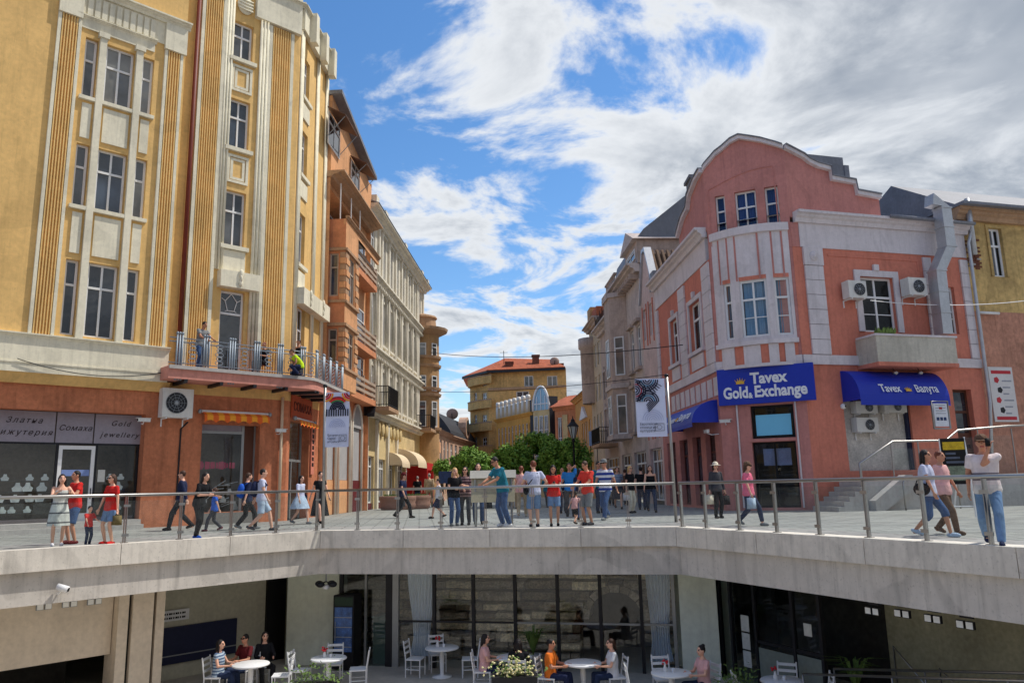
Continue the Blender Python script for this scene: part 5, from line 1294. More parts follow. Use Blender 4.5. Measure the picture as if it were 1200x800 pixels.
# hipped tile roof
a, b = FCl.T(0, 0.8, 0), FCm.T(FCm.len, 0.8, 0); cpt = FCm.T(0, 0.9, 0)
za = zr_-0.05; zrid = at(595, 420, 99.5).z
base = [Vector((a.x-0.3, a.y, za)), Vector((cpt.x, cpt.y, za)), Vector((b.x, b.y, za)), Vector((b.x, b.y+11, za)), Vector((a.x-0.3, a.y+10, za))]
rid = [Vector((at(592, 500, YC).x, YC+1.5, zrid)), Vector((at(650, 500, YC).x, YC+1.5, zrid-0.3))]
g = G(); bt = [tuple(p) for p in base]; rt = [tuple(p) for p in rid]
g.q([bt[0], bt[1], rt[0]]); g.q([bt[1], bt[2], rt[1], rt[0]]); g.q([bt[2], bt[3], rt[1]]); g.q([bt[3], bt[4], rt[0], rt[1]]); g.q([bt[4], bt[0], rt[0]])
rf = g.build('roof', M_tile, CH)
g = G(); nr = 64                             # tile rolls running down the front slope
for i in range(nr):
    t = (i+0.5)/nr; p = base[1].lerp(base[2], t)
    if t < 0.18: q = base[1].lerp(rid[0], t/0.18)
    elif t > 0.82: q = base[2].lerp(rid[1], (1-t)/0.18)
    else: q = rid[0].lerp(rid[1], (t-0.18)/0.64)
    g.tube([tuple(p+Vector((0,0,0.03))), tuple(q+Vector((0,0,0.03)))], 0.07, 5)
o_ = g.build('tile_roll', M_tile, rf); o_['kind'] = 'stuff'
g = G(); 
for p, q in zip(base[:3], base[1:4]): g.prism([(p.x, p.y), (q.x, q.y), (q.x, q.y+0.35), (p.x, p.y+0.35)], za-0.3, za-0.02, ax='ud')
g.build('gutter', M_dark, CH)
def chimney(px, py0, py1, Y, wd, root, m): 
    p = at(px, py1, Y); z1 = at(px, py0, Y).z; g = G(); g.box(p.x-wd/2, p.x+wd/2, Y-0.5, Y+0.5, p.z-0.5, z1); g.box(p.x-wd/2-0.1, p.x+wd/2+0.1, Y-0.6, Y+0.6, z1, z1+0.2); g.build('chimney', m, root)
M_brick = mat('dark brick', S(112,70,56), 0.9, 0.25, 2)
chimney(628, 418, 431, 96, 0.85, rf, M_brick); chimney(597, 426, 433, 95, 0.9, rf, M_brick); chimney(657, 428, 434, 95.5, 0.6, rf, M_brick)
pd = at(650, 429, 94.5); dish(tuple(pd), 0.6, 'large brown satellite dish at the right end of the orange roof')
g = G(); pm = at(590.5, 424, 96); g.tube([(pm.x, 96, pm.z-0.5), (pm.x, 96, at(590.5, 411, 96).z)], 0.04, 4); g.tube([(pm.x-0.5, 96, at(590.5, 413, 96).z), (pm.x+0.5, 96, at(590.5, 413, 96).z)], 0.025, 4); g.build('antenna', M_dark, rf)
# ---- mustard low house with parapet chimneys
M_mu = mat('mustard plaster', S(216,164,82), 0.85, 0.12, 0.7, 0.18, 0.2)
FMu = far_face(583, 627, 91, 82); zmu = FMu.z(605, 487)
wn = [(FMu.len*(0.04+0.096*i), FMu.len*(0.04+0.096*i)+FMu.len*0.05, FMu.z(605, 522), FMu.z(605, 498)) for i in range(10)]
MU_ = block('mustard_house', 'mustard yellow house with a row of windows and a white crested parapet', FMu, zmu, M_mu, wn, 6, wkw=dict(cols=1, trans=0.3, fw=0.08))
slab(FMu, MU_, 'parapet', mat('pale parapet', S(190,165,130), 0.85, 0.15), 0, FMu.len, -0.3, 0.05, zmu+0.06, FMu.z(605, 473))
for i in range(8):
    u = FMu.len*(0.05+0.118*i); z = FMu.z(605, 473); g = FMu.g()
    g.box(u-0.2, u+0.2, -0.3, 0.14, zmu+0.06, z+0.15); g.tube([(u, 0.12, z+0.42), (u, -0.2, z+0.42)], 0.3, 10); g.build('crest', mat('white crest', S(214,208,200), 0.7), MU_, True)
# ---- glass arch gallery, orange block
FGl = far_face(627, 647, 80.5, 79); zgl = FGl.z(637, 462)
GA = thing('glass_gallery', FGl.T(FGl.len/2, 0, 0), 'gallery with a blue arched glass gable and dark side in the street', 'building')
g = FGl.g(); n = 14; W_ = FGl.len; zc = FGl.z(637, 480); r_ = W_*0.48
P = [(0.02, zc)]+[(W_/2-r_*math.cos(math.pi*i/n), zc+(zgl-zc)*1.55*math.sin(math.pi*i/n)) for i in range(n+1)]+[(W_-0.02, zc)]
g.prism(P, -0.12, 0.0); g.build('glass_gable', pane_mat('sky blue glass', S(110,160,190), 0.1, 0.2), GA)
g = FGl.g(); g.tube([(p[0], 0.02, p[1]) for p in P], 0.12, 6); g.build('arch_rim', M_white, GA, True)
for k in range(1, 4): slab(FGl, GA, 'glazing_bar', M_white, W_*k/4-0.04, W_*k/4+0.04, 0.003, 0.05, zc, zc+(zgl-zc)*1.3*math.sin(math.pi*k/4))
slab(FGl, GA, 'glazing_bar', M_white, 0.1, W_-0.1, 0.003, 0.06, zc+0.6, zc+0.7)
slab(FGl, GA, 'stone_front', M_gcream, 0.0, W_, -0.4, -0.02, 0, zc-0.01)
for k in range(3): window(FGl, (W_*(0.08+0.31*k), W_*(0.08+0.31*k)+W_*0.2, 3.4, zc-0.6), GA, 0.01, 2, 0.3)
FGs = far_face(647, 657, 79, 79.5); slab(FGs, GA, 'dark_wing', M_slate, 0, FGs.len, -4, 0, 0, FGs.z(652, 464))
g = FGl.g(); g.prism([(-0.6, zgl-1.5), (-5.5, zgl+0.3), (-6.5, zgl+0.3), (-6.5, zgl-1.5)], 0.3, W_+1.6, ax='dz'); g.build('roof', M_tile, GA)
FOr = far_face(653, 680, 77, 75); zor = FOr.z(665, 476)
block('orange_block', 'small bright orange block with a cream sign board behind the street lamp', FOr, zor, M_or2, [(FOr.len*0.1, FOr.len*0.3, 1, zor-1)], 5, M_tile, 1.4)
slab(FOr, bpy.data.objects['orange_block'], 'sign_board', M_gcream, FOr.len*0.36, FOr.len*0.58, 0.01, 0.1, 2.0, zor-0.8)
# ================================================================ PINK CORNER HOUSE (right)
pR = ground(957, 597.5); pR = Vector((pR.x, pR.y)); pL = pR+Vector((-2.94, 1.5))
RD = Vector((0.966, 0.26)).normalized(); LD = Vector((-0.053, 1.0)).normalized()
FPc = Fa(pL, pR); FPr = Fa(pR, pR+RD*8.5); farL = pL+LD*9.6; FPl = Fa(farL, pL)
class Bow(Fa):
    """convex bow between the ends of a chord"""
    def __init__(s, P0, P1, sag):
        Fa.__init__(s, P0, P1); c = s.len; s.r = (c*c/4+sag*sag)/(2*sag); s.ph = math.asin(c/2/s.r); s.c = s.P+s.U*(c/2)-s.Nn*(s.r-sag)
    def T(s, u, d, z):
        a = (u/s.len-0.5)*2*s.ph; p = s.c+(s.U*math.sin(a)+s.Nn*math.cos(a))*(s.r+d); return Vector((p.x, p.y, z))
BW = Bow(FPc.T(0.12, 0, 0), FPc.T(FPc.len-0.12, 0, 0), 0.42)
P = thing('pink_corner_house', (pR.x, pR.y, 0), 'pink and coral corner house with bowed bay, curved gable and lilac trim', 'building')
zbd0, zbd1 = FPr.z(960, 427), FPr.z(960, 416)             # lilac band over the ground floor
zfr = FPr.z(962, 291); zco = FPr.z(960, 263)               # bottom of frieze, bottom of cornice
zev = FPr.z(960, 254)
# -- right side
wr1 = FPr.rect(1010, 1049, 325, 389); wr2 = FPr.rect(1108, 1121, 336, 391)
gsh = FPr.rect(991, 1069, 455, 551); gdo = (FPr.u(1124, 520), FPr.u(1146, 520), 1.0, FPr.z(1134, 456))
gsh = (gsh[0], gsh[1], max(0.9, gsh[2]), gsh[3])
wall(FPr, 0, FPr.len, 0, zbd0, [gsh, gdo], 0, 0.45).build('ground_wall', M_coral, P)
wall(FPr, 0, FPr.len, zbd1, zfr, [wr1, wr2], 0, 0.28).build('wall', M_coral, P)
slab(FPr, P, 'band', M_lilac, 0.0, FPr.len, -0.1, 0.09, zbd0, zbd1)
slab(FPr, P, 'frieze', M_lilac, 0.35, FPr.len-0.02, -0.1, 0.05, zfr, zco)
slab(FPr, P, 'wall', M_rose, 0.0, 0.345, -0.1, 0.02, zfr, zco)
cornice(FPr, P, 0.15, FPr.len+0.1, zco, zev-zco+0.1, 0.42, M_lilac)
window(FPr, wr1, P, -0.2, 2, 0.36, 0.09, room=True, midbar=1)
window(FPr, wr2, P, -0.2, 1, 0.36, 0.08, room=True, midbar=1)
def surround(F, r, w_, m, root, d=0.07, key=True):
    a, b, c, e = r; g = F.g(); g.box(a-w_, a-0.002, 0.002, d, c, e+w_); g.box(b+0.002, b+w_, 0.002, d, c, e+w_); g.box(a-0.002, b+0.002, 0.002, d, e+0.002, e+w_)
    if key: g.box((a+b)/2-0.12, (a+b)/2+0.12, 0.002, d+0.05, e+w_+0.001, e+w_+0.25)
    g.build('window_surround', m, root)
surround(FPr, wr1, 0.26, M_lilac, P)
def quoins(F, u0, u1, z0, z1, n, root, m):
    h = (z1-z0)/n
    for k in range(n): slab(F, root, 'quoin_block', m, u0, u1, 0.002, 0.08, z0+k*h+0.012, z0+(k+1)*h-0.012)
    slab(F, root, 'quoin_back', mat('grey joint', S(150,140,142), 0.9), u0+0.01, u1-0.01, 0.001, 0.055, z0, z1)
uq0, uq1 = FPr.u(946.5, 360), FPr.u(968, 360)
quoins(FPr, uq0, uq1, zbd1+0.02, zfr-0.75, 6, P, M_lilac)
cp = slab(FPr, P, 'quoin_cap', M_lilac, uq0-0.02, uq1+0.02, 0.002, 0.11, zfr-0.74, zfr-0.02)
g = FPr.g(); uc = (uq0+uq1)/2; g.ell((uc, 0.12, zfr-0.38), (0.19, 0.05, 0.2)); g.ell((uc, 0.16, zfr-0.38), (0.09, 0.05, 0.1)); g.build('rosette', M_lilac, cp, True)
uq2, uq3 = FPr.u(1130, 360), FPr.len-0.05
quoins(FPr, uq2, uq3, zbd1+0.02, zfr-0.1, 7, P, M_lilac)
um0, um1 = FPr.u(1087, 360), FPr.u(1096, 360)
quoins(FPr, um0, um1, zbd1+0.02, zfr-0.1, 7, P, M_lilac)
# panel line in the coral field
g = FPr.g(); a, b = uq1+0.3, um0-0.2
g.box(a, b, 0.002, 0.022, zfr-0.30, zfr-0.22); g.box(b-0.08, b, 0.002, 0.022, zfr-0.7, zfr-0.301); g.build('panel_line', M_coral, P)
# concrete balcony
zb1, zb0 = FPr.z(1060, 392, 1.1), FPr.z(1060, 426, 1.1)
ub0_, ub1_ = FPr.u(1028, 410, 1.15), FPr.u(1121, 410, 1.15)
M_bconc = mat('pebbled concrete', S(196,190,176), 0.95, 0.10, 1.2, 0.2, 0.8, 40)
g = FPr.g(); h_ = 0.12
g.box(ub0_, ub1_, 1.03, 1.15, zb0+0.05, zb1-0.08); g.box(ub0_, ub0_+0.12, 0.0, 1.029, zb0+0.05, zb1-0.08); g.box(ub1_-0.12, ub1_, 0.0, 1.029, zb0+0.05, zb1-0.08); g.build('balcony_parapet', M_bconc, P)
slab(FPr, P, 'balcony_cap', M_lilac, ub0_-0.06, ub1_+0.06, 0.98, 1.2, zb1-0.079, zb1); slab(FPr, P, 'balcony_cap', M_lilac, ub0_-0.06, ub0_+0.16, 0.1, 0.979, zb1-0.079, zb1)
slab(FPr, P, 'balcony_slab', M_coral, ub0_-0.02, ub1_+0.02, 0.01, 1.17, zb0-0.10, zb0+0.049)
g = FPr.g(); r_ = random.Random(8)
for k in range(120):
    u = ub0_+0.1+r_.random()*0.9; c = Vector((u, 1.05+r_.uniform(-0.1, 0.1), zb1+0.02)); hh = r_.uniform(0.05, 0.28); s_ = 0.05
    g.q([tuple(c), (c.x+s_, c.y, c.z+hh*0.5), (c.x+r_.uniform(-0.06,0.06), c.y, c.z+hh), (c.x-s_, c.y+0.02, c.z+hh*0.5)])
g.solo('flower_box', M_leafy, 'low green plants along the rim of the concrete balcony', 'plant')
# aircons
r1 = FPr.rect(995, 1012, 329, 349, 0.5); aircon(FPr, r1[0]-0.05, r1[1]+0.1, r1[2], r1[3], 0.15, 0.55, 'small grey air conditioner left of the balcony window on the pink house', fside=0.6)
r1 = FPr.rect(1063, 1084, 326, 346, 0.5); aircon(FPr, r1[0], r1[1], r1[2], r1[3], 0.15, 0.6, 'air conditioner right of the balcony window on the pink house', fside=0.55)
# ventilation duct
dv = thing('ventilation_duct', FPr.T(FPr.u(1103, 390, 0.3), 0.3, zb1), 'square galvanised ventilation duct climbing over the eaves of the pink house', 'duct')
M_galv = mat('galvanised sheet', S(186,188,192), 0.38, 0.1, 2, 0.1, metal=0.55)
def duct_pts(*q): return [(FPr.u(x, y, 0.75), 0.75, FPr.z(x, y, 0.75)) for x, y in q]
dp = duct_pts((1106, 392), (1098, 318), (1110, 290), (1104, 245), (1088, 238))
for i, (a, b) in enumerate(zip(dp, dp[1:])):
    n = 3 if i == 0 else (2 if i == 2 else 1)
    for k in range(n):
        p, q = Vector(a).lerp(Vector(b), k/n), Vector(a).lerp(Vector(b), (k+1)/n); hw = 0.24
        if i < 3: g = FPr.g(); g.prism([(p.x-hw, p.z), (p.x+hw, p.z), (q.x+hw, q.z), (q.x-hw, q.z)], 0.5, 0.98)
        else: g = FPr.g(); g.prism([(p.x+hw, p.z), (p.x-hw, p.z+0.05), (q.x, q.z-0.12), (q.x+0.1, q.z+0.36)], 0.5, 0.98)
        g.build('duct_section', M_galv, dv)
        if i < 3:
            g = FPr.g(); g.box(q.x-hw-0.03, q.x+hw+0.03, 0.47, 1.01, q.z-0.025, q.z+0.025); g.build('flange', M_galv, dv)
# drainpipe on the right edge
pp = [FPr.uz(x, y, 0.2) for x, y in ((1140, 262), (1135, 285), (1148, 380), (1160, 470), (1163, 560))]
g = FPr.g(); g.tube([(u, 0.2, z) for u, z in pp], 0.07, 8); g.build('drainpipe', M_galv, P, True)
# -- chamfer ground floor
zsig0, zsig1 = FPc.z(898, 472, 0.15), FPc.z(898, 429, 0.15)
cw1 = FPc.rect(880, 931, 474, 513); cw2 = FPc.rect(884, 936, 517, 596)
cw2 = (cw2[0], cw2[1], 0.1, cw2[3])
wall(FPc, 0, FPc.len, 0, zbd0, [cw1, cw2], 0, 0.35).build('ground_wall', M_rose, P)
slab(FPc, P, 'recess_trim', M_rose, cw1[0]-0.12, cw1[1]+0.12, 0.002, 0.03, cw2[3]+0.02, cw1[2]-0.02)
for u in (cw1[0]-0.5, cw2[1]+0.10): g = FPc.g(); g.tube([(u, 0.05, 0.1), (u, 0.05, zsig0)], 0.035, 6); g.build('conduit', M_lilac, P)
w1 = window(FPc, cw1, P, -0.25, 1, 0, 0.09, fmat=M_black, room=True)
slab(FPc, w1, 'screen', mat('light blue screen', S(120,200,235), 0.3, 0.02), cw1[0]+0.16, cw1[1]-0.14, -0.2, -0.17, cw1[2]+0.12, cw1[2]+(cw1[3]-cw1[2])*0.72)
w2 = window(FPc, cw2, P, -0.28, 2, 0, 0.08, fmat=M_black, room=True, name='glass_door')
slab(FPc, w2, 'poster', mat('grey blue poster', S(110,124,160), 0.6, 0.2, 3), cw2[0]+0.35, cw2[1]-0.25, -0.36, -0.35, 1.7, 2.35)
for k in range(3): slab(FPc, w2, 'counter', M_dark, cw2[0]+0.2, cw2[1]-0.2, -0.6, -0.5, 0.6+k*0.35, 0.66+k*0.35)
# sign
SG = thing('exchange_sign', FPc.T(FPc.len/2, 0.2, zsig0), 'large blue sign board reading Tavex Gold Exchange with a gold crown', 'sign')
M_blue = mat('royal blue sign', S(28,52,168), 0.45, 0.05, 1)
M_gold = mat('gold crown', S(226,176,60), 0.4, 0.05)
M_lett = mat('white letter', S(228,230,236), 0.5, 0.02)
a, b = FPc.u(845, 452, 0.2), FPc.u(955, 452, 0.2)
a = FPc.u(841, 452, 0.2)
slab(FPc, SG, 'board', M_blue, a, b, 0.05, 0.22, zsig0, zsig1)
def crown(F, u, d, z, s, root, T=None):
    g = G(T or F.T); P_ = [(-0.8,0),(0.8,0),(1.0,0.75),(0.62,0.42),(0.45,1.0),(0.22,0.5),(0.0,1.15),(-0.22,0.5),(-0.45,1.0),(-0.62,0.42),(-1.0,0.75)]
    # star-shaped outline: build as fan of convex prisms
    base = [(-0.8,0),(0.8,0),(0.66,0.42),(-0.66,0.42)]
    g.prism([(u+x*s, z+y*s) for x, y in base], d, d+0.03)
    for c_, h_, w_ in ((0,1.15,0.2),(0.42,1.02,0.18),(-0.42,1.02,0.18),(0.82,0.78,0.17),(-0.82,0.78,0.17)):
        bx_ = c_*0.72; g.prism([(u+(bx_-w_)*s, z+0.36*s), (u+(bx_+w_)*s, z+0.36*s), (u+c_*1.15*s, z+h_*s)], d+0.001, d+0.028)
        g.ell((u+c_*1.15*s, d+0.014, z+h_*s), (0.07*s, 0.012, 0.07*s), 6, 5)
    return g.build('crown', M_gold, root)
hs_ = zsig1-zsig0; um = (a+b)/2; Lw = b-a
crown(FPc, a+Lw*0.245, 0.225, zsig0+hs_*0.56, 0.17*Lw/3.0, SG)
text('Tavex', 0.60, M_lett, 'lettering', SG, FPc.T(a+Lw*0.54, 0.225, zsig0+hs_*0.55), (*FPc.U, 0), (*FPc.Nn, 0), 0.025, 0, 0.02, sx=0.92)
text('Gold', 0.62, M_lett, 'lettering', SG, FPc.T(a+Lw*0.19, 0.225, zsig0+hs_*0.18), (*FPc.U, 0), (*FPc.Nn, 0), 0.025, 0, 0.02, sx=0.78)
text('&', 0.30, M_lett, 'lettering', SG, FPc.T(a+Lw*0.345, 0.225, zsig0+hs_*0.16), (*FPc.U, 0), (*FPc.Nn, 0), 0.025, 0, 0.01, sx=0.78)
text('Exchange', 0.62, M_lett, 'lettering', SG, FPc.T(a+Lw*0.655, 0.225, zsig0+hs_*0.18), (*FPc.U, 0), (*FPc.Nn, 0), 0.025, 0, 0.02, sx=0.84)
# -- bow
zB = lambda y, x=890: FPc.z(x, y, 0.35)
bl0, bl1 = zB(426), zB(402); blw0, blw1 = zB(394), zB(327); bt0, bt1 = zB(272), zB(263)
uBo = lambda x, y: min(max(BW.u(x, y, 0.3), 0.02), BW.len-0.02)
bwin = [(uBo(849, 360), uBo(859, 360)), (uBo(869, 358), uBo(900, 358)), (uBo(908, 356), uBo(926, 356))]
bh = [(a, b, blw0, blw1) for a, b in bwin]
g = wall(BW, 0, BW.len, bl1, bt0, bh, 0, 0.2); g.build('bow_wall', M_lilac, P)
g = G(BW.T); n = 14
for i in range(n): g.q([(BW.len*i/n, 0, bl0), (BW.len*(i+1)/n, 0, bl0), (BW.len*(i+1)/n, 0, bl1), (BW.len*i/n, 0, bl1)])
g.build('bow_wall', M_coral, P)
def ring(T, L_, z0, z1, d, m, name, root=P, n=14):
    g = G(T)
    for i in range(n): g.box(L_*i/n, L_*(i+1)/n, -0.1, d, z0, z1)
    return g.build(name, m, root)
ring(BW.T, BW.len, bl1-0.06, bl1+0.12, 0.14, M_lilac, 'bow_sill'); ring(BW.T, BW.len, zbd0, bl0, 0.10, M_lilac, 'band'); ring(BW.T, BW.len, bt0, bt1, 0.10, M_lilac, 'bow_cornice')
slab(FPc, P, 'band', M_lilac, 0, FPc.len, -0.1, 0.085, zbd0+0.001, zbd1)
for (a, b, c, e), cl_ in zip(bh, (1, 2, 1)): window(BW, (a, b, c, e), P, -0.14, cl_, 0.34, 0.08, room=True, curtain=mat('blue curtain', S(120,150,178), 0.9, 0.1), midbar=1)
# strips: coral slots between lilac pilasters above and below the windows
for x in (842, 853, 862.5, 888.5, 904, 916):
    u = uBo(x, 300); slab(BW, P, 'slot', M_rose, u-0.035, u+0.035, 0.001, 0.006, blw1+0.02, bt0-0.02)
for a, b in bwin: slab(BW, P, 'slot', M_coral, a, b, 0.002, 0.012, blw1+0.01, blw1+0.17)
for x0, x1 in ((846, 862), (873, 892), (901, 912), (919, 930)):
    slab(BW, P, 'baluster', M_lilac, uBo(x0, 412), uBo(x1, 412), 0.002, 0.05, bl0+0.01, bl1-0.07)
# flat coral/rose strips beside the bow
slab(FPc, P, 'wall', M_rose, 0, FPc.len, -0.3, -0.02, zbd1, zfr)
# -- attic behind the bow and the curved gable
aw = [FPc.rect(*q, 0) for q in ((839, 850.5, 229, 274), (862, 887, 223, 270), (897, 913, 218, 266))]
cz = min(r[2] for r in aw)-0.02
top = [(833, 190), (838, 184), (846, 178), (856, 169), (866, 164), (880, 166), (892, 168), (910, 173), (928, 179), (940, 187)]
def clip_line(F, pts):
    """outline points on a facade, cut to its length"""
    P_ = [F.uz(x, y) for x, y in pts]; out = []
    for (u0, z0), (u1, z1) in zip(P_, P_[1:]):
        for lim in (0.0, F.len):
            if (u0-lim)*(u1-lim) < 0: k = (lim-u0)/(u1-u0); out.append((lim, z0+(z1-z0)*k))
    out += [p for p in P_ if 0 <= p[0] <= F.len]
    return sorted(out)
tp = clip_line(FPc, [(780, 320)]+[(796, 279), (802, 258), (808, 246), (809.5, 232), (817, 213), (826, 198)]+top+[(946, 192), (956, 197), (990, 215)])
if tp[0][0] > 0.01: tp = [(0, tp[0][1])]+tp
if tp[-1][0] < FPc.len-0.01: tp = tp+[(FPc.len, tp[-1][1])]
zat = max(r[3] for r in aw)+0.15
wall(FPc, 0, FPc.len, zfr, zat, aw, 0, 0.3).build('attic_wall', M_rose, P)
g = FPc.g(); 
for (u0, z0), (u1, z1) in zip(tp, tp[1:]): g.prism([(u0, zat), (u1, zat), (u1, z1), (u0, z0)], -0.3, 0.0)
g.build('gable', M_rose, P)
for r_, cl_ in zip(aw, (1, 2, 1)): window(FPc, r_, P, -0.22, cl_, 0.4, 0.07, room=True, curtain=mat('deep blue curtain', S(60,80,140), 0.9, 0.1), midbar=1)
g = FPc.g(); n = 12   # arched moulding line over the attic windows
ua_, ub_ = 0.16, FPc.len-0.45; Pm = [(ua_, 0.012, zfr+0.5), (ua_, 0.012, zat+0.15)]+[(ua_+(ub_-ua_)*i/n, 0.012, zat+0.15+0.55*math.sin(i/n*math.pi*0.5+0.35*i/n)) for i in range(1, n+1)]+[(ub_, 0.012, zfr+0.5)]
g.tube(Pm, 0.025, 5); g.build('moulding', M_rose, P)
def coping(F, pts, root, d=0.18):
    g = F.g()
    for (u0, z0), (u1, z1) in zip(pts, pts[1:]):
        if abs(u1-u0) < 1e-3: continue
        g.prism([(u0, z0), (u1, z1), (u1, z1+0.16), (u0, z0+0.16)], -0.35, d); 
    g.build('gable_coping', M_lilac, root)
    g = F.g()
    for (u0, z0), (u1, z1) in zip(pts, pts[1:]):
        if abs(u1-u0) < 1e-3: continue
        g.prism([(u0, z0+0.161), (u1, z1+0.161), (u1, z1+0.21), (u0, z0+0.21)], -0.4, d+0.06)
    g.build('gable_flashing', M_lead, root)
coping(FPc, tp, P)
# gable wings along both sides
rt = [FPr.uz(x, y) for x, y in ((940, 187), (946, 192), (956, 197), (971, 201), (972.5, 212), (1000, 217), (1002.5, 229), (1030, 234))]
rt = [(0, tp[-1][1])]+[p for p in rt if p[0] > 0.1]
g = FPr.g()
for (u0, z0), (u1, z1) in zip(rt, rt[1:]): g.prism([(u0, zev-0.1), (u1, zev-0.1), (u1, z1), (u0, z0)], -0.3, 0.0)
g.build('gable', M_rose, P); coping(FPr, rt, P)
lt = [FPl.uz(x, y) for x, y in ((796, 279), (802, 258), (808, 246), (809.5, 232), (817, 213), (826, 198), (833, 189))]
lt = [p for p in lt if p[0] < FPl.len-0.1]+[(FPl.len, tp[0][1])]
zevl = zev
g = FPl.g()
for (u0, z0), (u1, z1) in zip(lt, lt[1:]): g.prism([(u0, zev-0.1), (u1, zev-0.1), (u1, z1), (u0, z0)], -0.3, 0.0)
g.build('gable', M_rose, P); coping(FPl, lt, P)
# -- left (street) side
lw1 = FPl.rect(809, 823, 352, 412); lw2 = FPl.rect(787, 796, 382, 430); lw3 = FPl.rect(774, 779, 405, 445)
zl1 = max(lw1[3], lw2[3])
lws = [(lw1[0], lw1[1], lw1[2], lw1[3]), (lw2[0], lw2[1], lw1[2], lw1[3])]
wall(FPl, 0, FPl.len, zbd1, zfr, lws, 0, 0.28).build('wall', M_coral, P)
lgs = [(FPl.len-2.2, FPl.len-0.9, 0.1, 3.1), (FPl.len-4.2, FPl.len-2.9, 0.1, 3.1), (FPl.len-6.4, FPl.len-5.0, 0.1, 3.1), (FPl.len-8.8, FPl.len-7.2, 0.1, 3.1)]
wall(FPl, 0, FPl.len, 0, zbd0, lgs, 0, 0.4).build('ground_wall', M_rose, P)
for r_ in lgs: window(FPl, r_, P, -0.25, 2, 0.25, 0.09, fmat=mat('maroon timber', S(84,36,34), 0.5), name='shop_window')
for r_ in lws:
    window(FPl, r_, P, -0.2, 2, 0.34, 0.09, room=True); surround(FPl, r_, 0.2, M_lilac, P); slab(FPl, P, 'sill', M_lilac, r_[0]-0.3, r_[1]+0.3, -0.1, 0.16, r_[2]-0.16, r_[2]-0.004)
    slab(FPl, P, 'apron', M_lilac, r_[0], r_[1], 0.002, 0.06, zbd1+0.1, r_[2]-0.2)
slab(FPl, P, 'band', M_lilac, 0, FPl.len, -0.1, 0.09, zbd0, zbd1)
slab(FPl, P, 'frieze', M_lilac, 0.1, FPl.len-0.3, -0.1, 0.05, zfr, zco)
cornice(FPl, P, 0, FPl.len-0.15, zco, zev-zco+0.1, 0.5, M_lilac)
for x0, x1 in ((797.5, 805), (827, 836)): quoins(FPl, FPl.u(x0, 380), FPl.u(x1, 380), zbd1+0.02, zfr-0.1, 7, P, M_lilac)
quoins(FPl, 0.1, 0.6, zbd1+0.02, zfr-0.1, 7, P, M_lilac)
for k in range(9): slab(FPl, P, 'transom_panel', M_lilac, FPl.len-0.5-k*0.85, FPl.len-0.5-k*0.85+0.62, 0.002, 0.03, zbd0-0.95, zbd0-0.2)
# roof surfaces
g = G(); c = FPr.T(FPr.len, 0, zev+0.1); d_ = FPr.T(FPr.len, -9, zev+2.2); e_ = FPl.T(0, -0.0, zev+0.1); m_ = Vector(((e_.x+c.x)/2+1, (e_.y+c.y)/2+3, zev+2.4)); pR3, pL3 = FPr.T(0, 0, zev+0.1), FPl.T(FPl.len, 0, zev+0.1)
g.q([tuple(pR3), tuple(c), tuple(m_)]); g.q([tuple(c), tuple(d_), tuple(m_)]); g.q([tuple(e_), tuple(pL3), tuple(m_)]); g.q([tuple(pL3), tuple(pR3), tuple(m_)]); g.q([tuple(e_), tuple(m_), tuple(d_)])
g.build('roof', M_lead, P)
g = FPr.g(); g.tube([(rt[-1][0]+0.05, 0.5, zev+0.08), (FPr.len+0.15, 0.5, zev+0.04)], 0.08, 8); g.build('gutter', M_lead, P, True)
q = FPr.T(FPr.u(975, 190, -3), -3, 0); g = FPr.g(); u0 = FPr.u(930, 190, -3); u1 = FPr.u(988, 190, -3); g.box(u0, u1, -6, -3, zev, FPr.z(960, 182, -3)); g.build('roof_box', M_lead, P)
g = FPr.g(); g.box(u1, u1+0.25, -3.3, -2.95, FPr.z(990, 212, -3), FPr.z(990, 194, -3)); g.build('roof_hopper', M_lead, P)
pk = at(812, 214, 36); g = G(); g.box(pk.x-0.1, pk.x+0.9, 36, 37, zev, pk.z+0.25); g.box(pk.x-0.2, pk.x+1.0, 35.9, 37.1, pk.z+0.25, pk.z+0.4); g.build('chimney', mat('grey chimney', S(112,112,116), 0.8, 0.15), P)
# -- awnings
def lettered_awning(F, u0, u1, z0, z1, d, label, words, twosided=False):
    t, prof = barrel_awning(F, u0, u1, z0, z1, d, 'blue_awning', label, M_blue)
    # lettering lies on the steep lower part of the canopy
    i = 8; (d0, za), (d1, zb) = prof[i], prof[i-3]
    up = Vector((F.Nn.x*(d1-d0), F.Nn.y*(d1-d0), zb-za)).normalized(); nv = Vector((F.U.x, F.U.y, 0)).cross(up)*1.0
    nv = nv if nv.dot(Vector((F.Nn.x, F.Nn.y, 0))) > 0 else -nv
    for s_, fr, sz, sx_ in words:
        u = u0+(u1-u0)*fr; pos = F.T(u, d0, za-0.12)+nv*0.10
        if s_ == '*':
            T_ = lambda a, dd_, z: pos+Vector((F.U.x, F.U.y, 0))*(a-u)+nv*dd_+up*z
            crown(F, u, 0.0, 0.02, sz, t, T_)
        else: text(s_, sz, M_lett, 'lettering', t, pos, (*F.U, 0), nv, 0.004, 0, 0.008, up=up, sx=sx_)
    g = F.g(); g.tube([(u0, d, z0), (u1, d, z0)], 0.02, 6); g.build('front_bar', M_blue, t)
    return t
D_ = 1.0
ua_, ub_ = FPr.u(987, 455, 0.1), FPr.u(1104, 470, 0.6)
za0, za1 = FPr.z(1045, 474, D_), FPr.z(1045, 436, 0.0)
lettered_awning(FPr, ua_+0.05, ub_, za0, za1, D_, 'blue awning lettered Tavex Валута below the concrete balcony', [('Tavex', 0.34, 0.48, 0.8), ('*', 0.535, 0.16, 1), ('Валута', 0.75, 0.44, 0.72)])
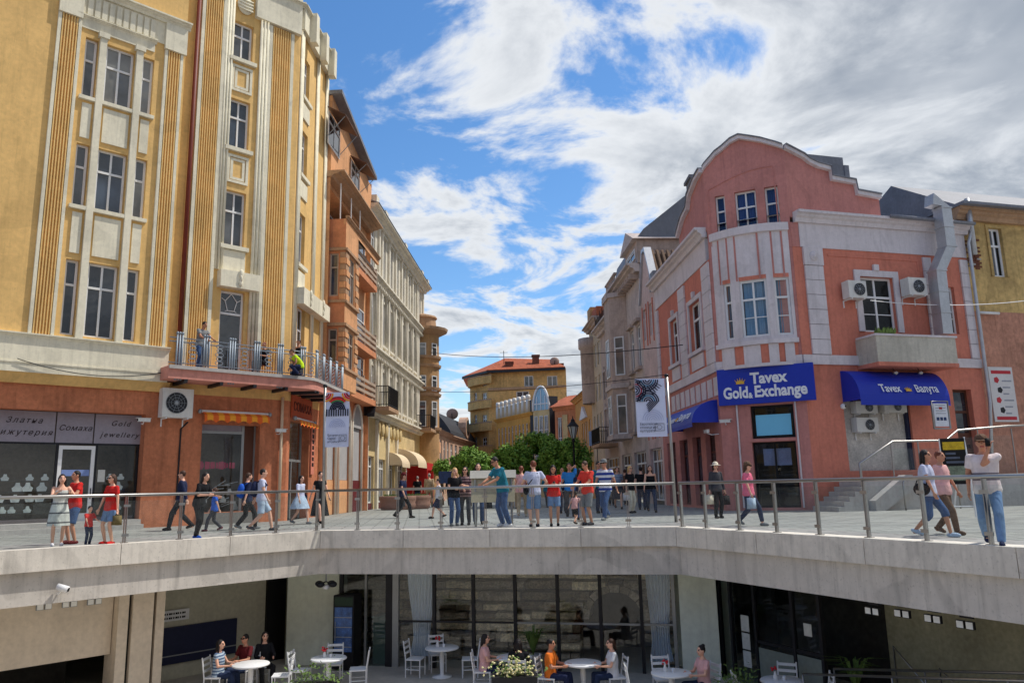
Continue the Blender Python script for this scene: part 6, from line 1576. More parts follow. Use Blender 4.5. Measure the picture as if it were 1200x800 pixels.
lettered_awning(FPl, FPl.len-5.6, FPl.len-0.25, FPl.z(833, 497, 0.6), FPl.z(835, 470), 1.1, 'blue awning lettered Tavex Валута on the street side of the pink house', [('Tavex', 0.35, 0.52, 1.1), ('*', 0.55, 0.17, 1), ('Валута', 0.75, 0.5, 1.1)])
for x in (1048, 1077): 
    u, z = FPr.uz(x, 437, 0.8); t = thing('spotlight', FPr.T(u, 0.8, z), ('left' if x == 1048 else 'right')+' small round spotlight above the Tavex Валута awning', 'spotlight', 'awning spotlights')
    g = FPr.g(); g.ell((u, 0.85, z), (0.1, 0.12, 0.09)); g.build('head', M_steel, t, True); g = FPr.g(); g.tube([(u, 0.85, z), (u, 0.75, z+0.2)], 0.015, 5); g.build('stem', M_dark, t)
# ground floor recess behind the awning: marbled wall with old units
a, b, c, e = gsh
slab(FPr, P, 'marbled_panel', mat('marbled panel', S(190,184,176), 0.5, 0.25, 1.6, 0.1), a, b, -0.3, -0.25, c, e)
slab(FPr, P, 'panel_edge', M_navy, b-0.12, b, -0.249, -0.1, c, e); slab(FPr, P, 'panel_edge', M_black, a, a+0.06, -0.249, -0.1, c, e)
for x0, x1, yt, yb, lb in ((1004, 1029, 489, 506, 'lower left air conditioner under the Tavex Валута awning'), (1003, 1028, 470, 484, 'upper left air conditioner under the Tavex Валута awning'), (1036, 1062, 470, 483, 'upper right air conditioner under the Tavex Валута awning')):
    r_ = FPr.rect(x0, x1, yt, yb, 0.1); aircon(FPr, r_[0], r_[1], r_[2], r_[3], -0.22, 0.12, lb, fside=0.6)
dd_ = window(FPr, gdo, P, -0.3, 1, 0.25, 0.1, fmat=mat('brown door timber', S(88,52,38), 0.6, 0.15), pmat=M_pane, name='door')
for k in range(3): slab(FPr, dd_, 'door_panel', MAT['brown door timber'], gdo[0]+0.14, gdo[1]-0.14, -0.26, -0.22, gdo[2]+0.15+k*0.62, gdo[2]+0.62+k*0.62)
u, z = FPc.uz(850, 495, 0.2); cctv(FPc, u, 0.22, z, 'white security camera left of the light blue screen on the pink corner', 1, 0.42)
u, z = FPl.uz(828, 507, 0.5); cctv(FPl, u, 0.5, z, 'white security camera below the street side blue awning', -1, 0.4)
u, z = FPr.uz(988, 476, 0.05); t = thing('dome_camera', FPr.T(u, 0, z), 'small white dome camera left of the marbled recess', 'security camera')
g = FPr.g(); g.ell((u, 0.05, z), (0.11, 0.1, 0.11)); g.build('dome', M_white, t, True); g = FPr.g(); g.ell((u+0.04, 0.12, z), (0.045, 0.045, 0.045)); g.build('lens', M_black, t, True)
# -- steps, podium and rails
D0 = 1.9
us0 = FPr.u(983, 598, D0); us1 = FPr.u(1022, 570, D0); zpod = 1.02
STp = thing('podium_steps', FPr.T(us0+1, D0*0.6, 0), 'grey stone steps and raised podium along the coral side of the pink house', 'steps')
ns = 6; tr = (us1-us0)/ns
for k in range(ns): slab(FPr, STp, 'step', M_conc, us0+k*tr, us1+0.01, 0.47, D0, zpod*k/ns+(0.002 if k else 0), zpod*(k+1)/ns)
slab(FPr, STp, 'podium', M_conc, us1+0.012, FPr.len+3.0, 0.47, D0, 0, zpod)
g = FPr.g(); uc0, uc1 = FPr.u(1026, 598, D0+0.3), FPr.u(1066, 560, D0+0.3)
g.prism([(uc0, 0.0), (uc0, 0.35), (uc1-0.2, zpod+0.2), (uc1+0.1, zpod+0.2), (uc1+0.1, zpod-0.3), (uc0+0.4, 0)], D0+0.02, D0+0.35); g.build('ramp_cheek', M_conc, STp)
dr0 = D0-0.08
rp_ = [(FPr.u(1008, 548, dr0), dr0, 0.75)]+[(FPr.u(x, y, dr0), dr0, FPr.z(x, y, dr0)) for x, y in ((1007, 543), (1046, 517), (1108, 516), (1122, 504), (1180, 499), (1230, 497))]
RLp = thing('podium_railing', FPr.T(us1, dr0, zpod), 'steel handrail with glass along the podium of the pink house', 'railing')
g = FPr.g(); g.tube(rp_, 0.04, 8); g.build('handrail', M_steel, RLp, True)
for x in (1008, 1046, 1078, 1108, 1150, 1190):
    u = FPr.u(x, 540, dr0); zt_p = 2.3 if x > 1040 else 1.7
    zt_p = FPr.z(x, 517 if 1040 < x < 1110 else (502 if x > 1110 else 545), dr0)
    g = FPr.g(); g.tube([(u, dr0, zpod if x > 1020 else 0.5), (u, dr0, zt_p)], 0.025, 6); g.build('post', M_steel, RLp)
for x0, x1, y in ((1048, 1076, 525), (1080, 1106, 525), (1112, 1148, 512), (1152, 1188, 510)): slab(FPr, RLp, 'glass_panel', M_rglass, FPr.u(x0, 540, dr0), FPr.u(x1, 540, dr0), dr0-0.006, dr0+0.006, zpod+0.15, FPr.z((x0+x1)/2, y, dr0))
LR = thing('low_rail', FPr.T(uc0+1.2, D0+0.5, 0), 'low bent steel rail before the podium', 'railing')
g = FPr.g(); u0 = FPr.u(1062, 600, D0+0.5); g.tube([(u0, D0+0.5, 0), (u0, D0+0.5, 0.95), (u0+0.15, D0+0.5, 1.12), (u0+2.2, D0+0.5, 1.12), (u0+2.35, D0+0.5, 0.95), (u0+2.35, D0+0.5, 0)], 0.03, 8); g.build('tube', M_steel, LR, True)
NB = thing('notice_board', FPr.T(FPr.u(1102, 500, dr0), dr0, 2.2), 'framed white notice board with blue print fixed on the podium handrail', 'notice board')
r_ = FPr.rect(1093, 1112, 470, 502, dr0+0.1)
slab(FPr, NB, 'panel', mat('notice white', S(214,216,222), 0.5), r_[0]+0.06, r_[1]-0.06, dr0+0.08, dr0+0.12, r_[2]+0.08, r_[3]-0.08)
g = FPr.g(); g.tube([(r_[0], dr0+0.1, r_[2]), (r_[0], dr0+0.1, r_[3]), (r_[1], dr0+0.1, r_[3]), (r_[1], dr0+0.1, r_[2]), (r_[0], dr0+0.1, r_[2])], 0.035, 6); g.build('frame', M_steel, NB, True)
M_ink = mat('blue ink', S(40,56,96), 0.6)
for k in range(3): slab(FPr, NB, 'print', M_ink, r_[0]+0.14+k*0.16, r_[0]+0.26+k*0.16, dr0+0.121, dr0+0.125, r_[2]+0.3, r_[2]+0.42)
slab(FPr, NB, 'print', mat('red ink', S(170,40,44), 0.6), (r_[0]+r_[1])/2-0.07, (r_[0]+r_[1])/2+0.07, dr0+0.121, dr0+0.125, r_[3]-0.3, r_[3]-0.22)
for k in range(4): slab(FPr, NB, 'print', mat('grey ink', S(150,152,160), 0.6), r_[0]+0.14, r_[1]-0.14, dr0+0.121, dr0+0.124, r_[2]+0.55+k*0.1, r_[2]+0.575+k*0.1)
# promotional stand
pst = ground(1127, 606); PS = thing('promotional_stand', (pst.x, pst.y, 0), 'tall black promotional stand with yellow header and white frame before the podium', 'stand')
FPs = Fa((pst.x-0.33, pst.y+0.02), (pst.x+0.33, pst.y-0.08)); zz0, zz1 = FPs.z(1127, 567), FPs.z(1127, 513)
slab(FPs, PS, 'board', M_black, 0, FPs.len, -0.05, 0, zz0, zz1)
slab(FPs, PS, 'header', mat('yellow header', S(206,170,40), 0.6, 0.3, 8), 0.05, FPs.len-0.05, 0.002, 0.01, zz1-0.32, zz1-0.1)
slab(FPs, PS, 'print', mat('green grey print', S(120,130,110), 0.6, 0.4, 9), 0.12, FPs.len-0.1, 0.002, 0.01, zz0+0.1, zz0+0.5)
for k in range(3): slab(FPs, PS, 'print', mat('slate print', S(90,96,110), 0.6, 0.2, 9), 0.1, FPs.len-0.1-0.1*k, 0.002, 0.008, zz0+0.58+k*0.12, zz0+0.64+k*0.12)
g = FPs.g(); g.tube([(FPs.len+0.03, 0, 0), (FPs.len-0.02, -0.02, zz1+0.03)], 0.025, 6); g.tube([(-0.02, 0, 0), (-0.01, -0.02, zz1)], 0.02, 6); g.tube([(0.3, -0.5, 0), (0.3, -0.02, zz0)], 0.02, 6); g.tube([(-0.02, 0, 0.3), (FPs.len+0.03, 0, 0.3)], 0.018, 6); g.build('frame', M_white, PS)
# ================================================================ WORN YELLOW HOUSE (far right)
FY = Fa(FPr.T(FPr.len, -0.12, 0).xy, FPr.T(FPr.len+11, -0.12, 0).xy)
Y = thing('worn_yellow_house', FY.T(2, 0, 0), 'worn yellow house with exposed brick edge and dark eaves at the right margin', 'building')
zy = FY.z(1165, 262); wy = FY.rect(1161, 1176, 268, 324); wy2 = (wy[0]+3, wy[1]+3, wy[2], wy[3])
M_wy = mat('worn yellow plaster', S(200,168,110), 0.9, 0.22, 0.6, 0.3, 0.4, 8)
zr2 = FY.z(1160, 365)
wall(FY, 0, FY.len, zr2, zy, [wy, wy2], 0, 0.25).build('wall', M_wy, Y)
wall(FY, 0, FY.len, 0, zr2, [(3.0, 5.5, 1, 3.2)], 0, 0.25).build('ground_wall', mat('faded rose plaster', S(186,134,112), 0.9, 0.22, 0.7, 0.3, 0.3), Y)
for r_ in (wy, wy2): window(FY, r_, Y, -0.16, 2, 0.36, 0.09, room=True, curtain=mat('grey curtain', S(150,155,165), 0.9, 0.1)); surround(FY, r_, 0.14, M_wy, Y, 0.05, False)
cornice(FY, Y, -0.3, FY.len, zy, 0.5, 0.5, M_stonew); slab(FY, Y, 'eaves', M_lead, -0.4, FY.len, -0.2, 0.75, zy+0.5, zy+0.62)
g = FY.g(); zg_ = zy+0.6; zridge = FPr.z(1112, 222, -3.0)
g.prism([(0.3, zg_), (-3.2, zridge+0.05), (-8, zg_)], -0.35, FY.len, ax='dz'); g.build('roof', M_lead, Y)
g = FY.g(); g.prism([(0, 0), (0, zg_), (-3.2, zridge), (-8, zg_), (-8, 0)], -0.25, -0.02, ax='dz'); g.build('party_wall', mat('grey party wall', S(130,126,130), 0.9, 0.12, 0.7, 0.2), Y)
rngb = random.Random(4)
for k in range(16):
    for j in range(3):
        if rngb.random() < 0.25: continue
        u = 0.06+j*0.24+(0.12 if k % 2 else 0); z = FY.z(1145, 300)-0.6+k*0.085
        slab(FY, Y, 'brick', M_brick if rngb.random() < 0.7 else M_conc, u, u+0.22, 0.002, 0.03+rngb.random()*0.04, z, z+0.07)
g = FY.g(); u = FY.u(1134, 240, 0.3); g.tube([(u, 0.3, zy-1.6), (u, 0.3, zy+0.9)], 0.12, 8); g.build('flue', M_galv, Y, True)
g = FY.g(); u0, z_ = FY.uz(1146, 366, 0.15); g.tube([(u0, 0.15, z_), (u0+1.1, 0.15, z_)], 0.06, 8); g.build('pipe', M_white, Y, True)
PO = thing('wall_poster', FY.T(FY.u(1175, 460), 0.1, 3), 'white wall poster with red headline and red shields on the worn yellow house', 'poster')
r_ = FY.rect(1162, 1190, 430, 494, 0.05)
slab(FY, PO, 'sheet', mat('poster white', S(212,208,206), 0.6, 0.05), r_[0], r_[1], 0.01, 0.05, r_[2], r_[3])
M_rink = mat('poster red', S(188,50,60), 0.6)
for zf in (0.9, 0.06): slab(FY, PO, 'headline', M_rink, r_[0]+0.12, r_[1]-0.1, 0.051, 0.056, r_[2]+(r_[3]-r_[2])*zf-0.06, r_[2]+(r_[3]-r_[2])*zf+0.08)
for k in range(6): slab(FY, PO, 'print', MAT['grey ink'], r_[0]+0.62, r_[1]-0.12-0.1*(k % 3), 0.051, 0.055, r_[3]-0.62-k*0.27, r_[3]-0.56-k*0.27)
for k in range(4):
    g = FY.g(); u, z = r_[0]+0.35+(k % 2)*0.12, r_[3]-0.55-k*0.42; n = 5; rr = 0.14
    g.prism([(u+rr*math.cos(6.2832*i/n), z+rr*math.sin(6.2832*i/n)) for i in range(n)], 0.051, 0.058); g.build('emblem', M_rink if k % 2 == 0 else M_dark, PO)
cable('cable', [tuple(FPr.T(FPr.u(1020, 352, 0.8), 0.8, FPr.z(1020, 352, 0.8))), tuple(FPr.T(FPr.len+4, 0.8, FPr.z(1180, 342, 0.8)))], 0.016, 'pale cable strung across the pink house to the worn yellow house', M_white, 0.3)
# ================================================================ RIGHT ROW beyond the pink house
def RP(t): return farL+LD*t         # t = metres beyond the pink house
def rowF(t0, t1): return Fa(RP(t1), RP(t0))
M_gr = mat('grey stucco', S(196,182,176), 0.88, 0.14, 0.7, 0.28, 0.2)
M_gr2 = mat('taupe stucco', S(184,164,152), 0.88, 0.14, 0.7, 0.28, 0.2)
M_pk2 = mat('pale pink stucco', S(208,184,178), 0.88, 0.12, 0.7, 0.25, 0.2)
# narrow gabled house
F = rowF(0, 3.4); zn = F.z(768, 340)
NH = thing('gabled_house', F.T(1.7, 0, 0), 'narrow pale pink gabled house with coral window bays and tin capped gable', 'building')
wnn = [(0.35, 1.15, zn-2.2, zn-0.4), (1.9, 2.7, zn-2.2, zn-0.4), (0.35, 1.15, 3.9, 6.2), (1.9, 2.7, 3.9, 6.2)]
wall(F, 0, F.len, 0, zn, wnn+[(0.3, 3.0, 0, 3.0)], 0, 0.3).build('wall', M_pk2, NH)
for r_ in wnn: window(F, r_, NH, -0.15, 2, 0.3, 0.09); slab(F, NH, 'coral_panel', M_coral, r_[0]-0.18, r_[0]-0.02, 0.002, 0.04, r_[2]-0.4, r_[3]+0.2); slab(F, NH, 'coral_panel', M_coral, r_[1]+0.02, r_[1]+0.18, 0.002, 0.04, r_[2]-0.4, r_[3]+0.2)
window(F, (0.3, 3.0, 0.2, 3.0), NH, -0.2, 3, 0.25, 0.09, name='shop_window')
zga = F.z(762, 287); um_ = F.len*0.45
g = F.g(); g.prism([(0, zn), (F.len, zn), (um_+0.3, zga), (um_-0.3, zga)], -0.3, 0.0); g.build('gable', M_pk2, NH)
g = F.g(); g.prism([(-0.1, zn), (um_-0.3, zga+0.05), (um_+0.3, zga+0.05), (F.len+0.1, zn), (F.len+0.1, zn+0.15), (um_+0.35, zga+0.25), (um_-0.35, zga+0.25), (-0.1, zn+0.15)], -0.3, 0.12)
g.build('gable_flashing', M_galv, NH)
g = F.g(); g.prism([(0, zn), (F.len, zn), (um_, zga)], -9, -0.31); rf = g.build('roof', mat('old brown tile', S(120,96,78), 0.9, 0.3, 2), NH)
for k in range(9): g = F.g(); g.tube([(F.len+0.05, -0.4-k*0.3, zn+0.1), (um_+0.1, -0.4-k*0.3, zga+0.1)], 0.1, 6); g.build('tile_roll', MAT['old brown tile'], rf)
slab(F, NH, 'dormer', M_lead, F.len-0.7, F.len+0.25, -1.4, 0.1, zn+0.1, zn+1.1)
# grey house with pediment and polygonal bay
F = rowF(3.4, 12.0); zp = F.z(740, 328)
GH = thing('grey_pediment_house', F.T(4, 0, 0), 'tall grey stucco house with pedimented dormer and polygonal bay on the right', 'building')
L_ = F.len; lv = [(4.2, 6.7), (7.9, 10.4)]
if zp < 11: lv = [(4.2, 6.4), (7.3, zp-0.8)]
bx0, bx1 = 1.0, 4.4
wns = [(u, u+1.0, a, b) for a, b in lv for u in (5.1, 7.0)]
wall(F, 0, L_, 0, zp, wns+[(0.5, 3.6, 0, 3), (4.6, 7.8, 0, 3)], 0, 0.3).build('wall', M_gr, GH)
for r_ in wns: window(F, r_, GH, -0.15, 2, 0.3, 0.09); slab(F, GH, 'hood', M_gr2, r_[0]-0.2, r_[1]+0.2, 0.002, 0.25, r_[3]+0.15, r_[3]+0.35); slab(F, GH, 'sill', M_gr2, r_[0]-0.15, r_[1]+0.15, 0.0, 0.25, r_[2]-0.2, r_[2]-0.01)
for a, b in ((0.5, 3.6), (4.6, 7.8)): window(F, (a, b, 0.2, 3), GH, -0.2, 3, 0.25, 0.1, name='shop_window')
bp = [(bx0, 0.01), (bx0+0.7, 1.0), (bx1-0.7, 1.0), (bx1, 0.01)]
g = F.g(); g.prism(bp, 3.9, zp-0.2, ax='ud'); g.build('bay', M_gr2, GH)
for (p, q) in zip(bp, bp[1:]):
    a, b = F.T(*p, 0), F.T(*q, 0); Fq = Fa(a.xy, b.xy)
    for z0, z1 in lv: window(Fq, (Fq.len*0.22, Fq.len*0.78, z0, z1), GH, 0.01, 1 if Fq.len < 1.5 else 2, 0.3, 0.08)
    for z in (3.9, lv[0][1]+0.4, zp-0.5): slab(Fq, GH, 'string_course', M_gr, -0.03, Fq.len+0.03, 0.002, 0.12, z, z+0.3)
cornice(F, GH, -0.1, L_+0.1, zp-0.1, 0.5, 0.8, M_gr)
g = F.g()
for k in range(14): g.box(0.2+k*0.6, 0.45+k*0.6, 0.02, 0.55, zp-0.45, zp-0.12)
g.build('bracket_row', M_gr2, GH)['kind'] = 'stuff'
zpk = F.z(742, 274); 
ud0, ud1 = F.u(735, 310), F.u(749, 300)
g = F.g(); g.box(ud0, ud1, -2.5, 0.1, zp+0.41, zpk-0.8); g.build('dormer', M_gr2, GH)
g = F.g(); g.prism([(ud0-0.3, zpk-0.79), (ud1+0.3, zpk-0.79), ((ud0+ud1)/2, zpk+0.2)], -2.5, 0.4); g.build('pediment', M_gr, GH)
window(F, (ud0+0.5, ud1-0.5, zp+0.8, zpk-1.2), GH, 0.11, 2, 0.3)
g = F.g(); 
for k in range(12): g.lathe((0.4+k*0.28, 0.5, zp+0.41), [(0.05,0),(0.09,0.2),(0.04,0.5),(0.07,0.7)], 6)
g.box(0.2, 3.8, 0.4, 0.6, zp+1.1, zp+1.22); g.build('balustrade', M_gr2, GH)
Fn = Fa(F.T(L_, 0, 0).xy, F.T(L_, -12, 0).xy)      # the end wall that rises above the lower neighbours
e1, e2 = Fn.uz(754, 268), Fn.uz(803, 229)
g = Fn.g(); g.prism([(0, zp-0.5), (12, zp-0.5), (12, e2[1]+0.4), (e2[0], e2[1]), (e1[0], e1[1]), (0, e1[1]-0.5)], -0.2, -0.01); g.build('party_wall', mat('dark grey party wall', S(120,122,128), 0.9, 0.08, 0.6, 0.15), GH)
g = F.g(); g.q([(0,-e1[0],e1[1]),(L_,-e1[0],e1[1]),(L_,-e2[0],e2[1]),(0,-e2[0],e2[1])]); g.q([(0,0.1,zp+0.4),(L_,0.1,zp+0.4),(L_,-e1[0],e1[1]),(0,-e1[0],e1[1])]); g.build('roof', M_lead, GH)
g = F.g(); g.q([(L_, 0, 0), (L_, -10, 0), (L_, -10, zp), (L_, 0, zp)]); g.build('side_wall', M_gr, GH)
# taupe house with crested oriel
F = rowF(12.0, 18.0); zq = F.z(724, 370)
TH = thing('taupe_house', F.T(3, 0, 0), 'taupe house with spiky iron crest and iron balcony beyond the grey pediment house', 'building')
wns = [(u, u+1.0, a, b) for a, b in ((4.4, 6.6), (7.4, 9.4)) for u in (0.8, 2.6, 4.4)]
wall(F, 0, F.len, 0, zq, wns+[(0.6, 5.4, 0, 3)], 0, 0.3).build('wall', M_gr2, TH)
for r_ in wns: window(F, r_, TH, -0.15, 2, 0.3, 0.09); surround(F, r_, 0.16, M_gr, TH)
window(F, (0.6, 5.4, 0.2, 3), TH, -0.2, 4, 0.25, 0.1, name='shop_window')
cornice(F, TH, -0.1, F.len+0.1, zq-0.1, 0.5, 0.7, M_gr)
iron_balcony(F, TH, 1.8, 5.4, 3.9, 1.3, 1.1)
g = F.g(); zk = zq+0.4
for k in range(16): g.tube([(0.3+k*0.36, 0.4, zk), (0.3+k*0.36, 0.4, zk+0.8+0.3*(k % 3 == 0))], 0.025, 4)
g.tube([(0.2, 0.4, zk+0.45), (5.9, 0.4, zk+0.45)], 0.03, 4); g.build('iron_crest', M_iron, TH)
g = F.g(); g.prism([(0.1, zk), (-0.8, zk+1.9), (-5, zk+1.9), (-5, zk)], 0.1, F.len-0.1, ax='dz'); g.build('roof', M_lead, TH)
# slender house with a turret and rounded balcony
F = rowF(18.0, 23.5); zs_ = F.z(704, 372)
SH = thing('slender_turret_house', F.T(3, 0, 0), 'slender beige house with a stone balustrade balcony and small orange roof further down', 'building')
wns = [(u, u+0.9, a, b) for a, b in ((4.4, 6.6), (7.6, 9.6), (10.4, 12.2)) for u in (0.8, 2.4, 4.0) if b < zs_-0.4]
wall(F, 0, F.len, 0, zs_, wns+[(0.6, 4.9, 0, 3)], 0, 0.3).build('wall', mat('beige stucco', S(196,176,148), 0.88, 0.14, 0.7, 0.25), SH)
for r_ in wns: window(F, r_, SH, -0.15, 1, 0.3, 0.09)
window(F, (0.6, 4.9, 0.2, 3), SH, -0.2, 4, 0.25, 0.1, name='shop_window')
cornice(F, SH, -0.1, F.len+0.1, zs_-0.1, 0.4, 0.6, M_gr2)
zb_ = F.z(700, 402)
g = F.g(); g.lathe((1.0, 0.0, zb_-4.5), [(0.9, 0), (0.95, 4.5), (1.1, 4.6), (1.1, 5.4), (1.0, 5.4)], 16); g.build('turret', M_gr2, SH, True)
for k in range(5): a = math.pi*(0.2+0.15*k); Fq = None
slab(F, SH, 'tower', M_br, 1.4, 3.0, -2, 0.3, zs_, F.z(702, 350)); slab(F, SH, 'roof', M_tile, 3.2, 5.4, -2.5, 0.2, zs_+0.3, zs_+1.1)
g = F.g(); g.q([(F.len, 0, 0), (F.len, -10, 0), (F.len, -10, zs_), (F.len, 0, zs_)]); g.build('side_wall', M_gr2, SH)
# ochre house with white gabled window group
F = rowF(23.5, 34.0); zo_ = F.z(684, 462)
wns = [(u, u+0.9, 4.2, 6.6) for u in (1.0, 4.2, 5.4, 6.6, 8.6)]
OH = block('ochre_row_house', 'ochre house with white window group under a small pediment ending the right row', F, zo_, mat('ochre row plaster', S(204,150,84), 0.85, 0.12, 0.7, 0.2), wns, 8, M_lead, 1.5)
slab(F, OH, 'ground_band', M_gcream, 0, F.len, 0.002, 0.3, 3.0, 3.7)
g = F.g(); g.prism([(3.9, 6.9), (7.8, 6.9), (5.85, 8.0)], 0.002, 0.2); g.build('pediment', M_white, OH)
for u in (1.5, 5, 8): slab(F, OH, 'shop_opening', M_pane, u-0.9, u+1.2, 0.002, 0.02, 0.1, 2.8)
# ---------------- overhead wires across the street
def wire(x0, y0, Y0, x1, y1, Y1, sag, label, r=0.018):
    a, b = at(x0, y0, Y0), at(x1, y1, Y1); return cable('overhead_wire', [tuple(a), tuple(b)], r, label, M_black, sag, 30)
wire(505, 413, 60, 800, 404, 34, 0.45, 'overhead wire crossing the street at third floor height', 0.022)
wire(512, 459, 60, 800, 436, 38, 0.3, 'lower overhead wire crossing the street below the first', 0.018)
# ================================================================ STREET OBJECTS
# trees with clipped round crowns
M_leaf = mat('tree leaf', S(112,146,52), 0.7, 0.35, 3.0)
M_leaf2 = mat('darker leaf', S(84,124,44), 0.7, 0.3, 3.0)  # second, darker leaf green, mixed in at random over the crown
M_bark = mat('bark', S(92,76,60), 0.9, 0.25, 4)
def tree(px, py, Y, rx, rz, label, seed, n=7500):
    c = at(px, py, Y); r_ = random.Random(seed)
    t = thing('clipped_tree', (c.x, Y, 0), label, 'tree', 'round clipped trees in the street')
    g = G(); g.tube([(c.x, Y, 0), (c.x+0.03, Y, 0.9), (c.x, Y+0.02, c.z-rz*0.6)], [0.13, 0.10, 0.08], 8)
    g.build('trunk', M_bark, t, True)
    for k in range(6):
        a = k*1.05; g = G(); g.tube([(c.x, Y, c.z-rz*0.7), (c.x+0.4*rx*math.cos(a), Y+0.4*rx*math.sin(a), c.z-rz*0.1), (c.x+0.7*rx*math.cos(a+0.2), Y+0.7*rx*math.sin(a+0.2), c.z+rz*0.35)], [0.05, 0.035, 0.015], 5); g.build('limb', M_bark, t, True)
    cl = []
    for k in range(70):
        v = Vector((r_.gauss(0,1), r_.gauss(0,1), r_.gauss(0,1))).normalized(); rr = r_.uniform(0.68, 0.9)
        cl.append((Vector((v.x*rx*rr, v.y*rx*rr, v.z*rz*rr)), r_.uniform(0.22, 0.40)*min(rx, rz)))
    g = G()
    for k in range(n):
        p, s_ = cl[r_.randrange(len(cl))]; v = Vector((r_.gauss(0,1), r_.gauss(0,1), r_.gauss(0,1))).normalized(); q = p+v*s_*r_.uniform(0.6, 1.08)+Vector((c.x, Y, c.z))
        nrm = (v+Vector((r_.uniform(-.6,.6), r_.uniform(-.6,.6), r_.uniform(-.2,.9)))).normalized(); a = nrm.cross(Vector((r_.uniform(-1,1), r_.uniform(-1,1), r_.uniform(-1,1)))).normalized(); b = nrm.cross(a); l = r_.uniform(0.06, 0.12)
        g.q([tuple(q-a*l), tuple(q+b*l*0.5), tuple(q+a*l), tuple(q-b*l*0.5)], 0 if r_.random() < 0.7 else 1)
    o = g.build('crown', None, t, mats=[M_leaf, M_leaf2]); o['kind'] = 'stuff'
    return t
tree(550, 542, 47, 1.25, 0.85, 'small round clipped tree left of the street, nearest the mansard house', 1)
tree(568, 548, 42, 0.95, 0.62, 'lowest round clipped tree behind the board with two women beside it', 2)
tree(598, 540, 45, 1.15, 0.95, 'round clipped tree behind the man in teal', 3)
tree(630, 532, 46, 1.75, 1.22, 'large round clipped tree in the middle of the street', 4, 12000)
tree(662, 536, 44, 1.5, 1.15, 'large round clipped tree nearest the street lamp', 5, 10000)
tree(518, 548, 52, 0.6, 0.6, 'small bush-like tree by the pale striped awning', 6, 1500)
# cypress beside the red entrance
def lamp(px, ytop, Y, label):
    p = at(px, ytop, Y); t = thing('street_lamp', (p.x, Y, 0), label, 'street lamp'); H = p.z
    g = G(); g.lathe((p.x, Y, 0), [(0.2,0),(0.2,0.1),(0.12,0.2),(0.1,0.9),(0.06,1.1),(0.05,H-1.3),(0.09,H-1.25),(0.09,H-1.15),(0,H-1.1)], 10); g.build('post', M_iron, t, True)
    g = G(); g.lathe((p.x, Y, H-1.1), [(0.10,0),(0.26,0.62)], 6); g.build('lantern_glass', mat('lantern glass', S(170,175,170), 0.2), t)
    g = G()
    for k in range(6): a = k*math.pi/3; g.tube([(p.x+0.1*math.cos(a), Y+0.1*math.sin(a), H-1.1), (p.x+0.27*math.cos(a), Y+0.27*math.sin(a), H-0.48)], 0.02, 4)
    g.lathe((p.x, Y, H-0.48), [(0.32,0),(0.30,0.05),(0.12,0.25),(0.1,0.36),(0.03,0.42),(0.02,0.55),(0,0.56)], 8); g.build('lantern_frame', M_iron, t)
lamp(671, 489, 41, 'black lantern street lamp standing before the orange block')
# banners
M_ban = mat('pale lilac banner', S(206,212,236), 0.8, 0.04, 1.0)
def arcs(T, cu, cz, rs, a0, a1, mats_, root, w_=0.035, off=0.004):
    for i, rr in enumerate(rs):
        g = G(T); n = 14
        for k in range(n):
            t0, t1 = a0+(a1-a0)*k/n, a0+(a1-a0)*(k+1)/n
            g.q([(cu+(rr-w_)*math.cos(t0), off, cz+(rr-w_)*math.sin(t0)), (cu+(rr+w_)*math.cos(t0), off, cz+(rr+w_)*math.sin(t0)), (cu+(rr+w_)*math.cos(t1), off, cz+(rr+w_)*math.sin(t1)), (cu+(rr-w_)*math.cos(t1), off, cz+(rr-w_)*math.sin(t1))])
        g.build('arc', mats_[i % len(mats_)], root)
M_ink2 = mat('navy ink', S(28,32,54), 0.7); M_faint = mat('faint ink', S(170,180,212), 0.7)
M_c = [mat('crimson ink', S(150,28,40), 0.7), mat('scarlet ink', S(214,40,34), 0.7), mat('amber ink', S(232,150,40), 0.7), mat('green ink', S(60,120,70), 0.7), mat('teal ink', S(40,110,140), 0.7), M_ink2]
